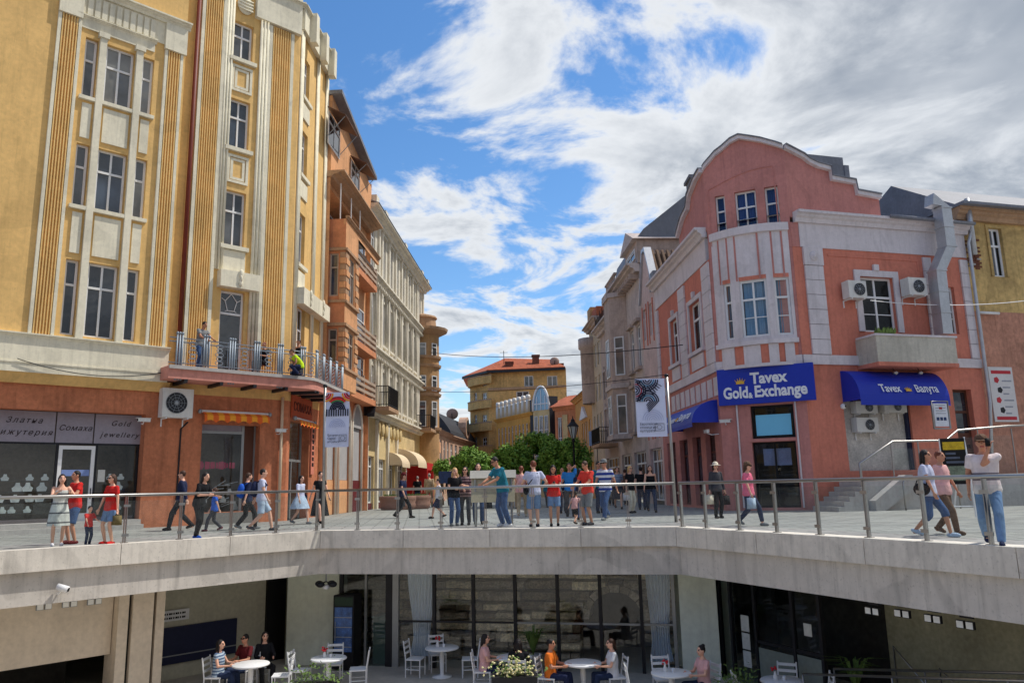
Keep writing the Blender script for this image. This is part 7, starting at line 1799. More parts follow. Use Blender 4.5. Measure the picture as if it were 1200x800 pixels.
def flag(base, lean, hpole, fx0, fx1, fy0, fy1, Yf, label, words, left):
    t = thing('flag_pole', tuple(base), label, 'flag')
    top = base+Vector((lean, 0, hpole)); g = G(); g.tube([tuple(base), tuple(top)], 0.045, 10); pole = g.build('pole', M_steel, t, True)
    g = G(); g.ell(tuple(top), (0.07,0.07,0.06)); g.build('finial', M_dark, pole, True)
    p00, p10 = at(fx0, fy1, Yf), at(fx1, fy1, Yf); z0 = p00.z; z1 = at(fx0, fy0, Yf).z
    Fb = Fa((p00.x, Yf), (p10.x, Yf-0.05)); W_, H_ = Fb.len, z1-z0
    g = Fb.g(); n = 10
    for i in range(n):
        for j in range(12):
            q = []
            for a, b in ((i, j), (i+1, j), (i+1, j+1), (i, j+1)): q.append((W_*a/n, 0.015*math.sin(a*0.7+b*0.5), z0+H_*b/12))
            g.q(q)
    bn = g.build('banner', M_ban, t, True)
    T = lambda u, d, z: Fb.T(u, d+0.03, z)
    ar = [0.0]
    if left:
        uc = W_/2; rs = [W_*k for k in (0.1, 0.17, 0.24, 0.31)]
        arcs(T, uc, z0+H_*0.68, rs, 0, math.pi, [M_ink2], bn, 0.022)
        arcs(T, uc, z0+H_*0.68, [W_*0.38, W_*0.45, W_*0.52], math.pi*0.25, math.pi*0.75, [M_c[3], M_c[1], M_c[0]], bn, 0.024)
        for k, (c1, s_) in enumerate(((M_c[0], 1), (M_c[1], 1), (M_c[2], 1), (M_c[0], -1), (M_c[1], -1), (M_c[2], -1))):
            o_ = 0.06+0.08*(k % 3); arcs(T, (W_+0.02 if s_ < 0 else -0.02), z0+H_*0.98, [W_*(0.14+0.09*(k % 3))], (math.pi*1.0 if s_ < 0 else math.pi*1.5), (math.pi*1.5 if s_ < 0 else math.pi*2), [c1], bn, 0.024, 0.007)
        g = G(T)
        for k in range(10): u = W_*(0.05+0.1*k); g.q([(u-0.02, 0.005, z0+H_*0.56), (u+0.02, 0.005, z0+H_*0.56), (u+0.02, 0.005, z0+H_*0.69), (u-0.02, 0.005, z0+H_*0.69)])
        g.build('stroke', M_ink2, bn)['kind'] = 'stuff'
        arcs(T, uc, z0+H_*0.36, [W_*k for k in (0.06, 0.13, 0.2, 0.27, 0.34)], 0, math.pi, [M_faint], bn, 0.008)
    else:
        for c_, a0, a1 in (((0.42, 0.98), math.pi, 2*math.pi), ((0.42, 0.60), 0, math.pi), ((0.0, 0.80), -math.pi/2, math.pi/2)):
            arcs(T, W_*c_[0], z0+H_*c_[1], [W_*k for k in (0.07, 0.14, 0.21, 0.28, 0.35)], a0, a1, [M_ink2, M_ink2, M_c[4] if c_[0] else M_c[0]], bn, 0.018)
        g = G(T)
        for k in range(5): u, z = W_*(0.47+0.07*k), z0+H_*(0.61-0.0*k); L2_ = 0.12+0.05*k; g.q([(u, 0.005, z), (u+0.04, 0.005, z), (u-L2_+0.04, 0.005, z-L2_), (u-L2_, 0.005, z-L2_)]); g.q([(u+0.1, 0.006, z0+H_*0.72+0.06*k), (u+0.14, 0.006, z0+H_*0.72+0.06*k), (u-0.04, 0.006, z0+H_*0.88+0.02*k), (u-0.08, 0.006, z0+H_*0.88+0.02*k)])
        g.build('stroke', M_ink2, bn)['kind'] = 'stuff'
        arcs(T, W_*0.55, z0+H_*0.28, [W_*k for k in (0.06, 0.13, 0.2, 0.27, 0.34)], 0, math.pi, [M_faint], bn, 0.008)
    for k, s_ in enumerate(words): text(s_, 0.10, M_ink2, 'lettering', bn, T(W_*0.10, 0.005, z0+H_*0.2-k*0.10), (*Fb.U, 0), (*Fb.Nn, 0), 0.001, align='LEFT', sx=0.9)
    g = G(T); u0, u1, zz0, zz1 = W_*0.60, W_*0.90, z0+H_*0.10, z0+H_*0.22
    g.tube([(u0, 0.005, zz0), (u0, 0.005, zz1), (u1, 0.005, zz1), (u1, 0.005, zz0), (u0, 0.005, zz0)], 0.008, 4)
    for k in range(10): a = 6.2832*k/10; g.ell(((u0+u1)/2+0.07*math.cos(a), 0.006, (zz0+zz1)/2+0.06*math.sin(a)), (0.012, 0.004, 0.012), 5, 4)
    g.build('emblem_frame', M_ink2, bn)
    g = G()
    for z in (z0+0.03, z1-0.03): p = base.lerp(top, (z-base.z)/hpole); q = Fb.T(W_ if not left else 0, 0, z); g.tube([tuple(p), tuple(q)], 0.015, 5)
    g.build('tie', M_steel, t)
b = ground(376, 619); b = Vector((b.x, b.y+0.25, 0)); tp_ = at(381, 452, b.y); flag(b, tp_.x-b.x, tp_.z, 381, 409, 460, 524, b.y-0.02, 'left flag pole with pale banner of rainbow arches and three lines of print', ['European', 'Capital', 'of Culture'], True)
b = ground(795, 612); b = Vector((b.x, b.y+0.3, 0)); tp_ = at(781, 440, b.y); flag(b, tp_.x-b.x, tp_.z, 747, 782, 444, 512, b.y-0.02, 'right flag pole with pale banner of dark braided arcs and three lines of print', ['Европейска', 'столица на', 'културата'], False)
# information board on two posts at the railing
pb = ground(580, 617); IB = thing('information_board', (pb.x, pb.y+0.25, 0), 'pale slanting information board on steel posts behind the man in teal', 'information board')
Yb = pb.y+0.3; xa, xb = at(552, 560, Yb).x, at(603, 560, Yb).x; za_, zb_ = at(578, 588, Yb).z, at(578, 553, Yb).z
Fi = Fa((xa, Yb), (xb, Yb)); 
g = Fi.g(); g.prism([(0.05, za_), (0.09, za_), (-0.22, zb_), (-0.26, zb_)], 0, Fi.len, ax='dz'); g.build('panel', mat('board panel', S(176,164,138), 0.6, 0.08), IB)
g = Fi.g(); g.prism([(-0.10, zb_-0.18), (-0.07, zb_-0.16), (-0.22, zb_+0.06), (-0.28, zb_+0.06)], -0.04, Fi.len+0.04, ax='dz'); g.build('hood', mat('board hood', S(178,174,164), 0.5), IB)
for u in (0.12, Fi.len-0.1): g = Fi.g(); g.tube([(u, -0.05, 0), (u, -0.05, zb_-0.2)], 0.035, 8); g.build('post', M_steel, IB)
# market screens and sandwich boards further down the street
def small_board(px, py0, py1, Y, wd, m, label):
    a = at(px, py1, Y); b = at(px, py0, Y); t = thing('street_board', (a.x, Y, 0), label, 'sign')
    g = G(); g.box(a.x-wd/2, a.x+wd/2, Y, Y+0.08, a.z, b.z); g.build('panel', m, t)
    g = G(); g.tube([(a.x-wd*0.35, Y+0.04, 0), (a.x-wd*0.35, Y+0.04, a.z)], 0.03, 5); g.tube([(a.x+wd*0.35, Y+0.04, 0), (a.x+wd*0.35, Y+0.04, a.z)], 0.03, 5); g.build('legs', M_dark, t)
small_board(522, 552, 566, 46, 0.8, mat('blue board', S(52,72,112), 0.5, 0.3, 6), 'dark blue street board left of the two women by the board')
small_board(696, 505, 522, 58, 0.7, mat('pale blue board', S(150,175,215), 0.5, 0.1), 'pale blue shop board hanging at the far right row')
# houses on the near side of the square, behind the viewer (seen only in window reflections)
for i, (x0, x1, y, h, m_, lb) in enumerate(((-34, -13, -20, 13, M_hb, 'sandy house behind the viewer on the left'), (-12.5, 9, -24, 16, M_gr, 'grey stucco house behind the viewer in the middle'), (9.5, 34, -19, 12, M_hp, 'pinkish house behind the viewer on the right'))):
    Fb_ = Fa((x1, y), (x0, y)); W_ = Fb_.len; wn = [(1.2+k*2.9, 2.5+k*2.9, z, z+2.1) for k in range(int((W_-2)/2.9)) for z in (4.6, 8.0) if z+2.1 < h-0.6]+[(1.0+k*4.2, 4.2+k*4.2, 0.2, 3.2) for k in range(int((W_-2)/4.2))]
    block('square_house', lb, Fb_, h, m_, wn, 8, M_tile, 3.0)
# ================================================================ PEOPLE
VOX = 0.0135
def remesh(g, vox, sm=2):
    me = bpy.data.meshes.new('tmp'); me.from_pydata([tuple(v) for v in g.v], [], g.f); me.update()
    o = bpy.data.objects.new('tmp', me); TMP.objects.link(o)
    m = o.modifiers.new('r', 'REMESH'); m.mode = 'VOXEL'; m.voxel_size = vox; m.use_smooth_shade = True
    if sm: s_ = o.modifiers.new('s', 'SMOOTH'); s_.factor = 0.5; s_.iterations = sm
    dg = bpy.context.evaluated_depsgraph_get(); out = bpy.data.meshes.new_from_object(o.evaluated_get(dg))
    bpy.data.objects.remove(o); bpy.data.meshes.remove(me); return out
def ik(a, b, l1, l2, pole):
    d = b-a; D = min(d.length, (l1+l2)*0.999); n = d.normalized(); b = a+n*D
    x = (l1*l1-l2*l2+D*D)/(2*D); h = math.sqrt(max(l1*l1-x*x, 0)); p = pole-n*pole.dot(n)
    return a+n*x+p.normalized()*h, b
def cloth(name, c, stripes=None, rough=0.85):
    if name in MAT: return MAT[name]
    m, t, p = newmat(name); nn = t.nodes.new; lk = t.links.new; p.inputs['Roughness'].default_value = rough; p.inputs['Specular IOR Level'].default_value = 0.2
    tcx = nn('ShaderNodeTexCoord'); n = nn('ShaderNodeTexNoise'); n.inputs['Scale'].default_value = 7; n.inputs['Detail'].default_value = 3; lk(tcx.outputs['Object'], n.inputs['Vector'])
    mr = nn('ShaderNodeMapRange'); lk(n.outputs[0], mr.inputs[0]); mr.inputs[1].default_value = 0.3; mr.inputs[2].default_value = 0.7; mr.inputs[3].default_value = 0.82; mr.inputs[4].default_value = 1.15
    rgb = nn('ShaderNodeRGB'); rgb.outputs[0].default_value = (*c, 1); src = rgb.outputs[0]
    if stripes:
        c2, period, lo = stripes; sx_ = nn('ShaderNodeSeparateXYZ'); lk(tcx.outputs['Object'], sx_.inputs[0])
        md = nn('ShaderNodeMath'); md.operation = 'PINGPONG'; md.inputs[1].default_value = period/2; lk(sx_.outputs[2], md.inputs[0])
        gt = nn('ShaderNodeMath'); gt.operation = 'GREATER_THAN'; gt.inputs[1].default_value = period*lo; lk(md.outputs[0], gt.inputs[0])
        mx_ = nn('ShaderNodeMix'); mx_.data_type = 'RGBA'; lk(gt.outputs[0], mx_.inputs[0]); lk(src, mx_.inputs[6]); mx_.inputs[7].default_value = (*c2, 1); src = mx_.outputs[2]
    vm = nn('ShaderNodeVectorMath'); vm.operation = 'SCALE'; lk(src, vm.inputs[0]); lk(mr.outputs[0], vm.inputs[3]); lk(vm.outputs[0], p.inputs['Base Color'])
    mp = nn('ShaderNodeMapping'); mp.inputs['Scale'].default_value = (14, 14, 6); lk(tcx.outputs['Object'], mp.inputs[0]); n2 = nn('ShaderNodeTexNoise'); n2.inputs['Scale'].default_value = 1.0; n2.inputs['Distortion'].default_value = 0.8; lk(mp.outputs[0], n2.inputs['Vector'])
    b = nn('ShaderNodeBump'); b.inputs['Strength'].default_value = 0.7; b.inputs['Distance'].default_value = 0.03; lk(n2.outputs[0], b.inputs['Height']); lk(b.outputs[0], p.inputs['Normal'])
    MAT[name] = m; return m
CC = {'red': S(206,44,40), 'coralred': S(222,70,58), 'white': S(214,214,218), 'ltgrey': S(178,182,184), 'navy': S(34,42,72), 'black': S(26,26,30), 'jean': S(62,88,130), 'ltjean': S(108,138,178), 'dkjean': S(40,52,80), 'teal': S(40,116,136), 'blue': S(54,130,200), 'royal': S(40,92,190), 'pink': S(226,112,140), 'palepink': S(222,172,170), 'beige': S(180,158,128), 'brown': S(104,80,64), 'olive': S(112,100,66), 'grey': S(122,124,126), 'dkgrey': S(66,66,72), 'skirtblue': S(168,186,208), 'hivis': S(196,226,40), 'orange': S(222,116,40), 'plum': S(96,44,58), 'lavender': S(190,196,220), 'maroon': S(96,30,34), 'cream': S(216,206,186)}
C_ = lambda k: cloth('cloth '+k, CC[k])
cloth('cloth bluestripe', S(48,70,150), (S(222,224,230), 0.16, 0.25)); cloth('cloth pinkstripe', S(224,212,212), (S(120,112,122), 0.44, 0.36)); cloth('cloth plaid', S(80,60,66), (S(160,130,130), 0.09, 0.25)); cloth('cloth print', S(196,200,196), (S(90,92,96), 0.21, 0.42)); cloth('cloth pattern', S(170,186,200), (S(80,100,130), 0.07, 0.25))
SK = [mat('skin fair', S(222,170,144), 0.55, 0.06, 6), mat('skin tan', S(196,140,112), 0.55, 0.06, 6), mat('skin olive', S(182,128,100), 0.55, 0.06, 6)]
M_eye = mat('eye dark', S(40,30,28), 0.3); M_lip = mat('lip', S(168,88,82), 0.5)
HC = {'black': mat('hair black', S(30,24,24), 0.5, 0.2, 12, bump=0.6, bscale=60), 'brown': mat('hair brown', S(72,48,36), 0.5, 0.2, 12, bump=0.6, bscale=60), 'blond': mat('hair blond', S(196,160,104), 0.5, 0.2, 12, bump=0.6, bscale=60), 'auburn': mat('hair auburn', S(112,58,40), 0.5, 0.2, 12, bump=0.6, bscale=60), 'grey': mat('hair grey', S(150,146,142), 0.6, 0.2, 12), 'none': None}
PN = [0]
def person(pos, h, face, label, top='white', sleeve=0.5, bot='jean', leg=1.0, shoe='black', hair='brown', hl='short', pose='stand', hands=None, feet=None, lean=0, yaw=0, nod=0, fem=False, skirt=None, skin=0, extras=(), group='people on the square', sit=False, child=False, vox=None, torso=1.0, flare=0.14):
    pos = Vector(pos); s = h/1.75; PN[0] += 1; rr = random.Random(PN[0]*13)
    t = thing('person', tuple(pos), label, 'person', group); t.rotation_euler = (0, 0, R(face))
    vox = (vox or VOX)
    X = lambda x, y, z: Vector((x*s, y*s, z*s))
    # ---- joints (metres, person faces -Y)
    hz = 0.93
    if pose == 'walk': feet = feet or ((0.09, -0.30, 0.0), (-0.09, 0.30, 0.06)); hands = hands or ((0.27, 0.20, 0.86), (-0.27, -0.18, 0.88)); hz = 0.89
    if pose == 'walk2': feet = feet or ((0.09, 0.26, 0.05), (-0.09, -0.26, 0.0)); hands = hands or ((0.27, -0.16, 0.88), (-0.27, 0.18, 0.86)); hz = 0.90
    if pose == 'phone': hands = hands or ((0.08, -0.32, 1.18), (-0.08, -0.32, 1.18))
    if pose == 'ear': hands = hands or ((0.10, -0.10, 1.60), (-0.27, 0.02, 0.84))
    if pose == 'rail': hands = hands or ((0.22, -0.42, 1.08), (-0.22, -0.42, 1.08))
    if pose == 'sit': hz = 0.50; feet = feet or ((0.12, -0.48, 0), (-0.12, -0.46, 0)); hands = hands or ((0.16, -0.36, 0.74), (-0.16, -0.34, 0.74))
    if pose == 'crouch': hz = 0.42; feet = feet or ((0.14, -0.12, 0), (-0.14, 0.1, 0)); hands = hands or ((0.16, -0.4, 0.35), (-0.16, -0.4, 0.35))
    feet = feet or ((0.10, 0.02, 0), (-0.10, -0.03, 0)); hands = hands or ((0.27, -0.02, 0.83), (-0.27, -0.03, 0.83))
    pel = X(0, 0, hz); Ln = Matrix.Rotation(R(lean), 3, 'X')      # +lean bends forward (towards -Y)
    up = lambda z, k=1.0: pel+(Matrix.Rotation(R(lean)*k, 3, 'X') @ X(0, 0, z))
    if child: hk = 1.22
    else: hk = 1.0
    nb = up(0.53); sh = [up(0.49)+Ln @ X(sx*(0.165 if fem else 0.19), 0, 0) for sx in (1, -1)]
    hd = Matrix.Rotation(R(yaw), 3, 'Z') @ Matrix.Rotation(R(nod+lean*0.3), 3, 'X')
    hc = nb+Ln @ X(0, -0.015, 0.08)+hd @ X(0, -0.02, 0.105*hk)
    hip = [pel+X(sx*0.088, 0, -0.02) for sx in (1, -1)]
    ank = [X(f[0], f[1], f[2]+0.075) for f in feet]
    if hk > 1: pass
    legs = []
    for i in range(2):
        pl_ = Vector((0.15*(1 if i == 0 else -1), -1, 0.25)); k, e = ik(hip[i], ank[i], 0.435*s, 0.43*s, pl_); legs.append((hip[i], k, e))
    arms = []
    for i in range(2):
        tgt = X(*hands[i]); pl_ = Vector((0.45*(1 if i == 0 else -1), 0.7, -0.5)); k, e = ik(sh[i], tgt, 0.285*s, 0.255*s, pl_); arms.append((sh[i], k, e, tgt))
    # ---- torso rings
    def torso_loft(g, off, z0, z1, flat=True, extra=0.0):
        prof = [(-0.10, 0.150, 0.105), (-0.02, 0.168 if not fem else 0.172, 0.120), (0.08, 0.158 if not fem else 0.150, 0.112), (0.18, 0.150 if not fem else 0.130, 0.104), (0.30, 0.168 if not fem else 0.148, 0.115 if not fem else 0.125), (0.40, 0.180 if not fem else 0.155, 0.112), (0.47, 0.165 if not fem else 0.145, 0.092), (0.53, 0.085, 0.068), (0.57, 0.06, 0.058)]
        pts = [q for q in prof if z0-1e-6 <= q[0] <= z1+1e-6]
        def at_z(z):
            for a, b in zip(prof, prof[1:]):
                if a[0] <= z <= b[0]: k = (z-a[0])/(b[0]-a[0]); return (z, a[1]+(b[1]-a[1])*k, a[2]+(b[2]-a[2])*k)
            return (z, prof[0][1], prof[0][2])
        if pts[0][0] > z0+0.01: pts = [at_z(z0)]+pts
        if pts[-1][0] < z1-0.01: pts = pts+[at_z(z1)]
        n = 18; b0 = len(g.v)
        for z, rx, ry in pts:
            k = min(1, max(0, z/0.35)); M_ = Matrix.Rotation(R(lean)*k, 3, 'X'); c = pel+M_ @ X(0, 0, z); e_ = extra*max(0, 1-max(z, 0)/0.3)
            for i in range(n):
                a = 6.2832*i/n; g.v.append(c+M_ @ Vector(((rx*torso*s+off+e_)*math.cos(a), (ry*torso*s+off+e_)*math.sin(a), 0)))
        for j in range(len(pts)-1):
            for i in range(n): i2 = (i+1) % n; g.f.append((b0+j*n+i, b0+j*n+i2, b0+(j+1)*n+i2, b0+(j+1)*n+i)); g.mi.append(0)
        g.f.append(tuple(b0+i for i in range(n-1, -1, -1))); g.f.append(tuple(b0+(len(pts)-1)*n+i for i in range(n))); g.mi += [0, 0]
    # ---- body
    g = G(); torso_loft(g, 0, -0.10, 0.57)
    fk = 0.9 if fem else 1.0
    for (a, k, e) in legs: g.cap(a, k, 0.086*s*fk*torso, 0.054*s*fk); g.cap(k, k.lerp(e, 0.35), 0.052*s*fk, 0.056*s*fk); g.cap(k.lerp(e, 0.35), e, 0.056*s*fk, 0.036*s*fk)
    for i, f in enumerate(feet): g.cap(ank[i]+X(0, 0.02, -0.04), ank[i]+X(0, -0.13, -0.045), 0.034*s, 0.028*s)
    for j, (a, k, e, tg_) in enumerate(arms):
        g.cap(a, k, 0.050*s*fk, 0.040*s*fk); g.cap(k, e, 0.040*s*fk, 0.026*s*fk)
        dv = (e-k).normalized(); sgn = 1 if j == 0 else -1
        sd_ = dv.cross(Vector((sgn, 0.2, 0))).normalized(); pm = e+dv*0.055*s     # palm
        g.ell(pm, (0.040*s, 0.026*s, 0.050*s), 10, 8, M=Matrix((sd_, dv.cross(sd_), dv)).transposed())
        nrm = dv.cross(sd_)
        for q in range(4):
            b_ = pm+dv*0.038*s+sd_*(q-1.5)*0.021*s; l = (0.036, 0.044, 0.040, 0.030)[q]*s; m_ = b_+dv*l-nrm*sgn*0.010*s; g.cap(b_, m_, 0.0088*s+0.001, 0.0082*s+0.001, 6); g.cap(m_, m_+dv*l*0.5-nrm*sgn*0.022*s, 0.0082*s+0.001, 0.007*s+0.001, 6)
        th = pm-sd_*0.034*s; g.cap(th-dv*0.01*s, th+dv*0.03*s-sd_*0.024*s, 0.011*s, 0.009*s, 6)
    g.cap(nb-Ln @ X(0, 0, 0.04), hc-hd @ X(0, -0.015, 0.05), 0.052*s*fk, 0.050*s*fk)
    g.ell(hc, (0.073*s*hk, 0.092*s*hk, 0.105*s*hk), 16, 12, M=hd); jaw = hc+hd @ X(0, -0.025*hk, -0.062*hk); g.ell(jaw, (0.052*s*hk, 0.062*s*hk, 0.055*s*hk), 12, 8, M=hd)
    g.cap(hc+hd @ X(0, -0.088*hk, 0.012*hk), hc+hd @ X(0, -0.104*hk, -0.022*hk), 0.011*s, 0.016*s, 6)
    for sx in (1, -1): g.ell(hc+hd @ X(sx*0.076*hk, 0.012, -0.005), (0.012*s, 0.024*s, 0.032*s), 8, 6, M=hd)
    me = remesh(g, vox, 2); me.name = 'body'
    for m_ in (SK[skin], M_eye, M_lip): me.materials.append(m_)
    inv = hd.inverted(); idx = [0]*len(me.polygons)
    for p in me.polygons:
        l = inv @ (p.center-hc); l = l/(s*hk)
        if l.y < -0.05 and abs(l.z) < 0.12:
            if abs(abs(l.x)-0.032) < 0.015 and abs(l.z-0.014) < 0.009: idx[p.index] = 1
            elif abs(abs(l.x)-0.034) < 0.020 and abs(l.z-0.036) < 0.005 and hair != 'none': idx[p.index] = 1
            elif abs(l.x) < 0.026 and abs(l.z+0.058) < 0.008: idx[p.index] = 2
    me.polygons.foreach_set('material_index', idx)
    o = bpy.data.objects.new('body', me); COL.objects.link(o); o.parent = t
    def add(name, me_, m_):
        me_.name = name; me_.materials.clear(); me_.materials.append(m_); me_.polygons.foreach_set('use_smooth', [True]*len(me_.polygons)); ob = bpy.data.objects.new(name, me_); COL.objects.link(ob); ob.parent = t; return ob
    def addg(name, g_, m_, sm=True):
        me_ = bpy.data.meshes.new(name); me_.from_pydata([tuple(v) for v in g_.v], [], g_.f); me_.update(); return add(name, me_, m_)
    cv = vox*1.05
    # ---- top
    if top:
        g = G(); bare = sleeve <= 0; torso_loft(g, 0.020*s, -0.09 if not bare else -0.05, 0.535 if not bare else 0.44, extra=0.012*s)
        for (a, k, e, tg_) in arms:
            if sleeve > 0:
                f1 = min(1, sleeve*1.25); q = a.lerp(k, f1); mid_ = nb-Ln @ X(0, 0, 0.06)
                g.cap(mid_.lerp(a, 0.6), a, 0.058*s*fk, 0.064*s*fk); g.tube([tuple(a-(k-a).normalized()*0.02*s), tuple(q)], [0.066*s*fk, 0.060*s*fk], 12)
                if sleeve > 0.8: g.cap(k, k, 0.055*s, 0.055*s); g.tube([tuple(k), tuple(k.lerp(e, min(1, (sleeve-0.8)*5)))], [0.056*s*fk, 0.042*s*fk], 12)
            else: g.cap(a.lerp(nb, 0.55)-Ln @ X(0, 0, 0.12), a.lerp(nb, 0.5)+Ln @ X(0, 0, 0.01), 0.03*s, 0.022*s)
        add('top', remesh(g, cv, 2), C_(top) if ('cloth '+top) not in MAT else MAT['cloth '+top])
    # ---- bottoms
    if skirt is not None:
        g = G(); n = 30; rows_ = 9; zt_, zb_ = 0.12, -hz+skirt/s if False else -(hz-skirt); b0 = 0
        for j in range(rows_+1):
            k = j/rows_; z = zt_+(zb_-zt_)*k; w_ = 0.15+flare*k+(0.045*math.sin(min(1, k*2.2)*math.pi/2)); fx = sum(f[0] for f in feet)/2*k; fy = sum(f[1] for f in feet)/2*k*0.6
            for i in range(n):
                a = 6.2832*i/n; fold = 1+0.07*k*math.sin(a*7+PN[0])+0.03*k*math.sin(a*13); g.v.append(pel+X(fx+w_*fold*math.cos(a), fy+w_*0.82*fold*math.sin(a), z))
        for j in range(rows_):
            for i in range(n): i2 = (i+1) % n; g.f.append((j*n+i, j*n+i2, (j+1)*n+i2, (j+1)*n+i)); g.mi.append(0)
        addg('skirt', g, MAT.get('cloth '+bot) or C_(bot))
    elif bot:
        g = G(); torso_loft(g, 0.014*s, -0.10, 0.10); wd_ = 0.018*s if leg > 0.8 else 0.030*s
        for (a, k, e) in legs:
            g.cap(a, a.lerp(k, 0.3), 0.088*s*fk*torso+0.012*s, 0.080*s*fk+wd_)
            if leg <= 0.5: q = a.lerp(k, leg*2); g.tube([tuple(a), tuple(q)], [0.09*s*fk*torso+0.010*s, 0.066*s*fk+wd_], 14)
            else:
                g.cap(a, k, 0.09*s*fk*torso+0.008*s, 0.056*s*fk+wd_); q = k.lerp(e, (leg-0.5)*2); g.tube([tuple(k), tuple(k.lerp(q, 0.4)), tuple(q)], [0.056*s*fk+wd_, 0.056*s*fk+wd_, (0.042 if leg > 0.8 else 0.055)*s*fk+wd_], 14)
        add('trousers' if leg > 0.8 else 'shorts', remesh(g, cv, 2), MAT.get('cloth '+bot) or C_(bot))
    # ---- shoes
    for i, f in enumerate(feet):
        g = G(); n0 = len(g.v); fa = ank[i]+X(0, -0.045, -0.035); ti = 0.35 if f[2] > 0.03 else 0.0; Mr = Matrix.Rotation(ti, 3, 'X')
        g.ell((0, 0, 0), (0.045*s, 0.135*s, 0.055*s), 14, 10); g.v = [fa+Mr @ Vector((v.x*(1.05 if v.y < 0 else 0.92), v.y, max(v.z, -0.036*s))) for v in g.v]; addg('shoe', g, MAT.get('cloth '+shoe) or C_(shoe))
    # ---- hair
    if hair != 'none' and HC.get(hair):
        g = G(); g.ell(hc+hd @ X(0, 0.022*hk, 0.026*hk), (0.083*s*hk, 0.094*s*hk, 0.101*s*hk), 16, 12, M=hd)
        if hl in ('long', 'mid', 'bob'):
            L_ = {'long': 0.40, 'mid': 0.26, 'bob': 0.16}[hl]; b_ = hc+hd @ X(0, 0.05, 0.02)
            g.cap(b_, b_+Ln @ X(0, 0.045, -L_), 0.074*s, 0.045*s)
            for sx in (1, -1): q = hc+hd @ X(sx*0.066, 0.022, 0.02); g.cap(q, q+Ln @ X(sx*0.022, 0.0, -L_*0.72), 0.032*s, 0.022*s)
        if hl == 'bun': g.ell(hc+hd @ X(0, 0.07, 0.10), (0.045*s, 0.045*s, 0.045*s), 10, 8)
        if hl == 'tail': g.cap(hc+hd @ X(0, 0.09, 0.05), hc+hd @ X(0, 0.14, -0.14), 0.035*s, 0.018*s)
        g.v = [v+Vector((rr.uniform(-1,1), rr.uniform(-1,1), rr.uniform(-1,1)))*0.004*s for v in g.v]
        add('hair', remesh(g, 0.011, 1), HC[hair])
    # ---- extras
    for ex in extras:
        k, *a = ex if isinstance(ex, tuple) else (ex,)
        if k == 'sunglasses':
            g = G()
            for sx in (1, -1): g.ell(hc+hd @ X(sx*0.033*hk, -0.096*hk, 0.014*hk), (0.028*s*hk, 0.010*s, 0.021*s*hk), 10, 6, M=hd); g.tube([tuple(hc+hd @ X(sx*0.06, -0.09*hk, 0.018)), tuple(hc+hd @ X(sx*0.08*hk, 0.01, 0.02))], 0.005*s, 5)
            addg('sunglasses', g, M_black)
        elif k in ('cap', 'hat'):
            g = G(); cc = hc+hd @ X(0, 0.01, 0.035*hk); tmp = G(); tmp.lathe((0,0,0), [(0.0,0.115*hk),(0.05*hk,0.108*hk),(0.085*hk,0.07*hk),(0.098*hk,0.0)]+([(0.165*hk,-0.012*hk),(0.168*hk,-0.004),(0.10*hk,0.008)] if k == 'hat' else [(0.096*hk,-0.005)]), 18)
            g.v = [cc+hd @ (Vector((v.x, v.y*1.1, v.z))*s) for v in tmp.v]; g.f = tmp.f
            if k == 'cap': b0 = len(g.v); g.v += [cc+hd @ X(*p) for p in ((-0.08*hk,-0.07*hk,0.02),(0.08*hk,-0.07*hk,0.02),(0.06*hk,-0.175*hk,0.0),(-0.06*hk,-0.175*hk,0.0))]; g.f.append((b0,b0+1,b0+2,b0+3))
            addg(k, g, MAT.get('cloth '+a[0]) or C_(a[0]))
        elif k == 'backpack':
            g = G(); c0 = up(0.27)+Ln @ X(0, 0.19, 0); g.ell(c0, (0.16*s, 0.11*s, 0.23*s), 14, 10, M=Ln); g.ell(c0+Ln @ X(0, 0.07, -0.08), (0.12*s, 0.07*s, 0.11*s), 12, 8, M=Ln)
            for sx in (1, -1): g.tube([tuple(up(0.46)+Ln @ X(sx*0.11, 0.12, 0)), tuple(up(0.53)+Ln @ X(sx*0.12, 0.0, 0.0)), tuple(up(0.38)+Ln @ X(sx*0.12, -0.14, 0)), tuple(up(0.18)+Ln @ X(sx*0.15, 0.06, 0))], 0.022*s, 6)
            addg('backpack', g, MAT.get('cloth '+a[0]) or C_(a[0]))
        elif k == 'bag':      # hand-held or shoulder bag: colour, hand index, drop, size
            col, hi, drop, sz = a; g = G(); c0 = arms[hi][3]+X(0, 0, -drop); g.prism([(c0.x-sz*0.4*s, c0.z-sz*0.45*s), (c0.x+sz*0.4*s, c0.z-sz*0.45*s), (c0.x+sz*0.34*s, c0.z+sz*0.35*s), (c0.x-sz*0.34*s, c0.z+sz*0.35*s)], c0.y-sz*0.2*s, c0.y+sz*0.2*s)
            g.tube([tuple(c0+X(-sz*0.25, 0, sz*0.33)), tuple(arms[hi][3]+X(-0.01, 0, -0.05)), tuple(c0+X(sz*0.25, 0, sz*0.33))], 0.012*s, 6); addg('bag', g, MAT.get('cloth '+col) or C_(col))
        elif k == 'shoulderbag':
            col, sd__ = a; g = G(); c0 = pel+X(sd__*0.24, 0.04, 0.05); g.ell(c0, (0.07*s, 0.16*s, 0.13*s), 12, 8); g.tube([tuple(c0+X(0, -0.1, 0.1)), tuple(up(0.53)+X(-sd__*0.06, -0.06, 0)), tuple(up(0.50)+X(-sd__*0.08, 0.09, 0)), tuple(c0+X(0, 0.1, 0.1))], 0.012*s, 6); addg('bag', g, MAT.get('cloth '+col) or C_(col))
        elif k == 'phone':
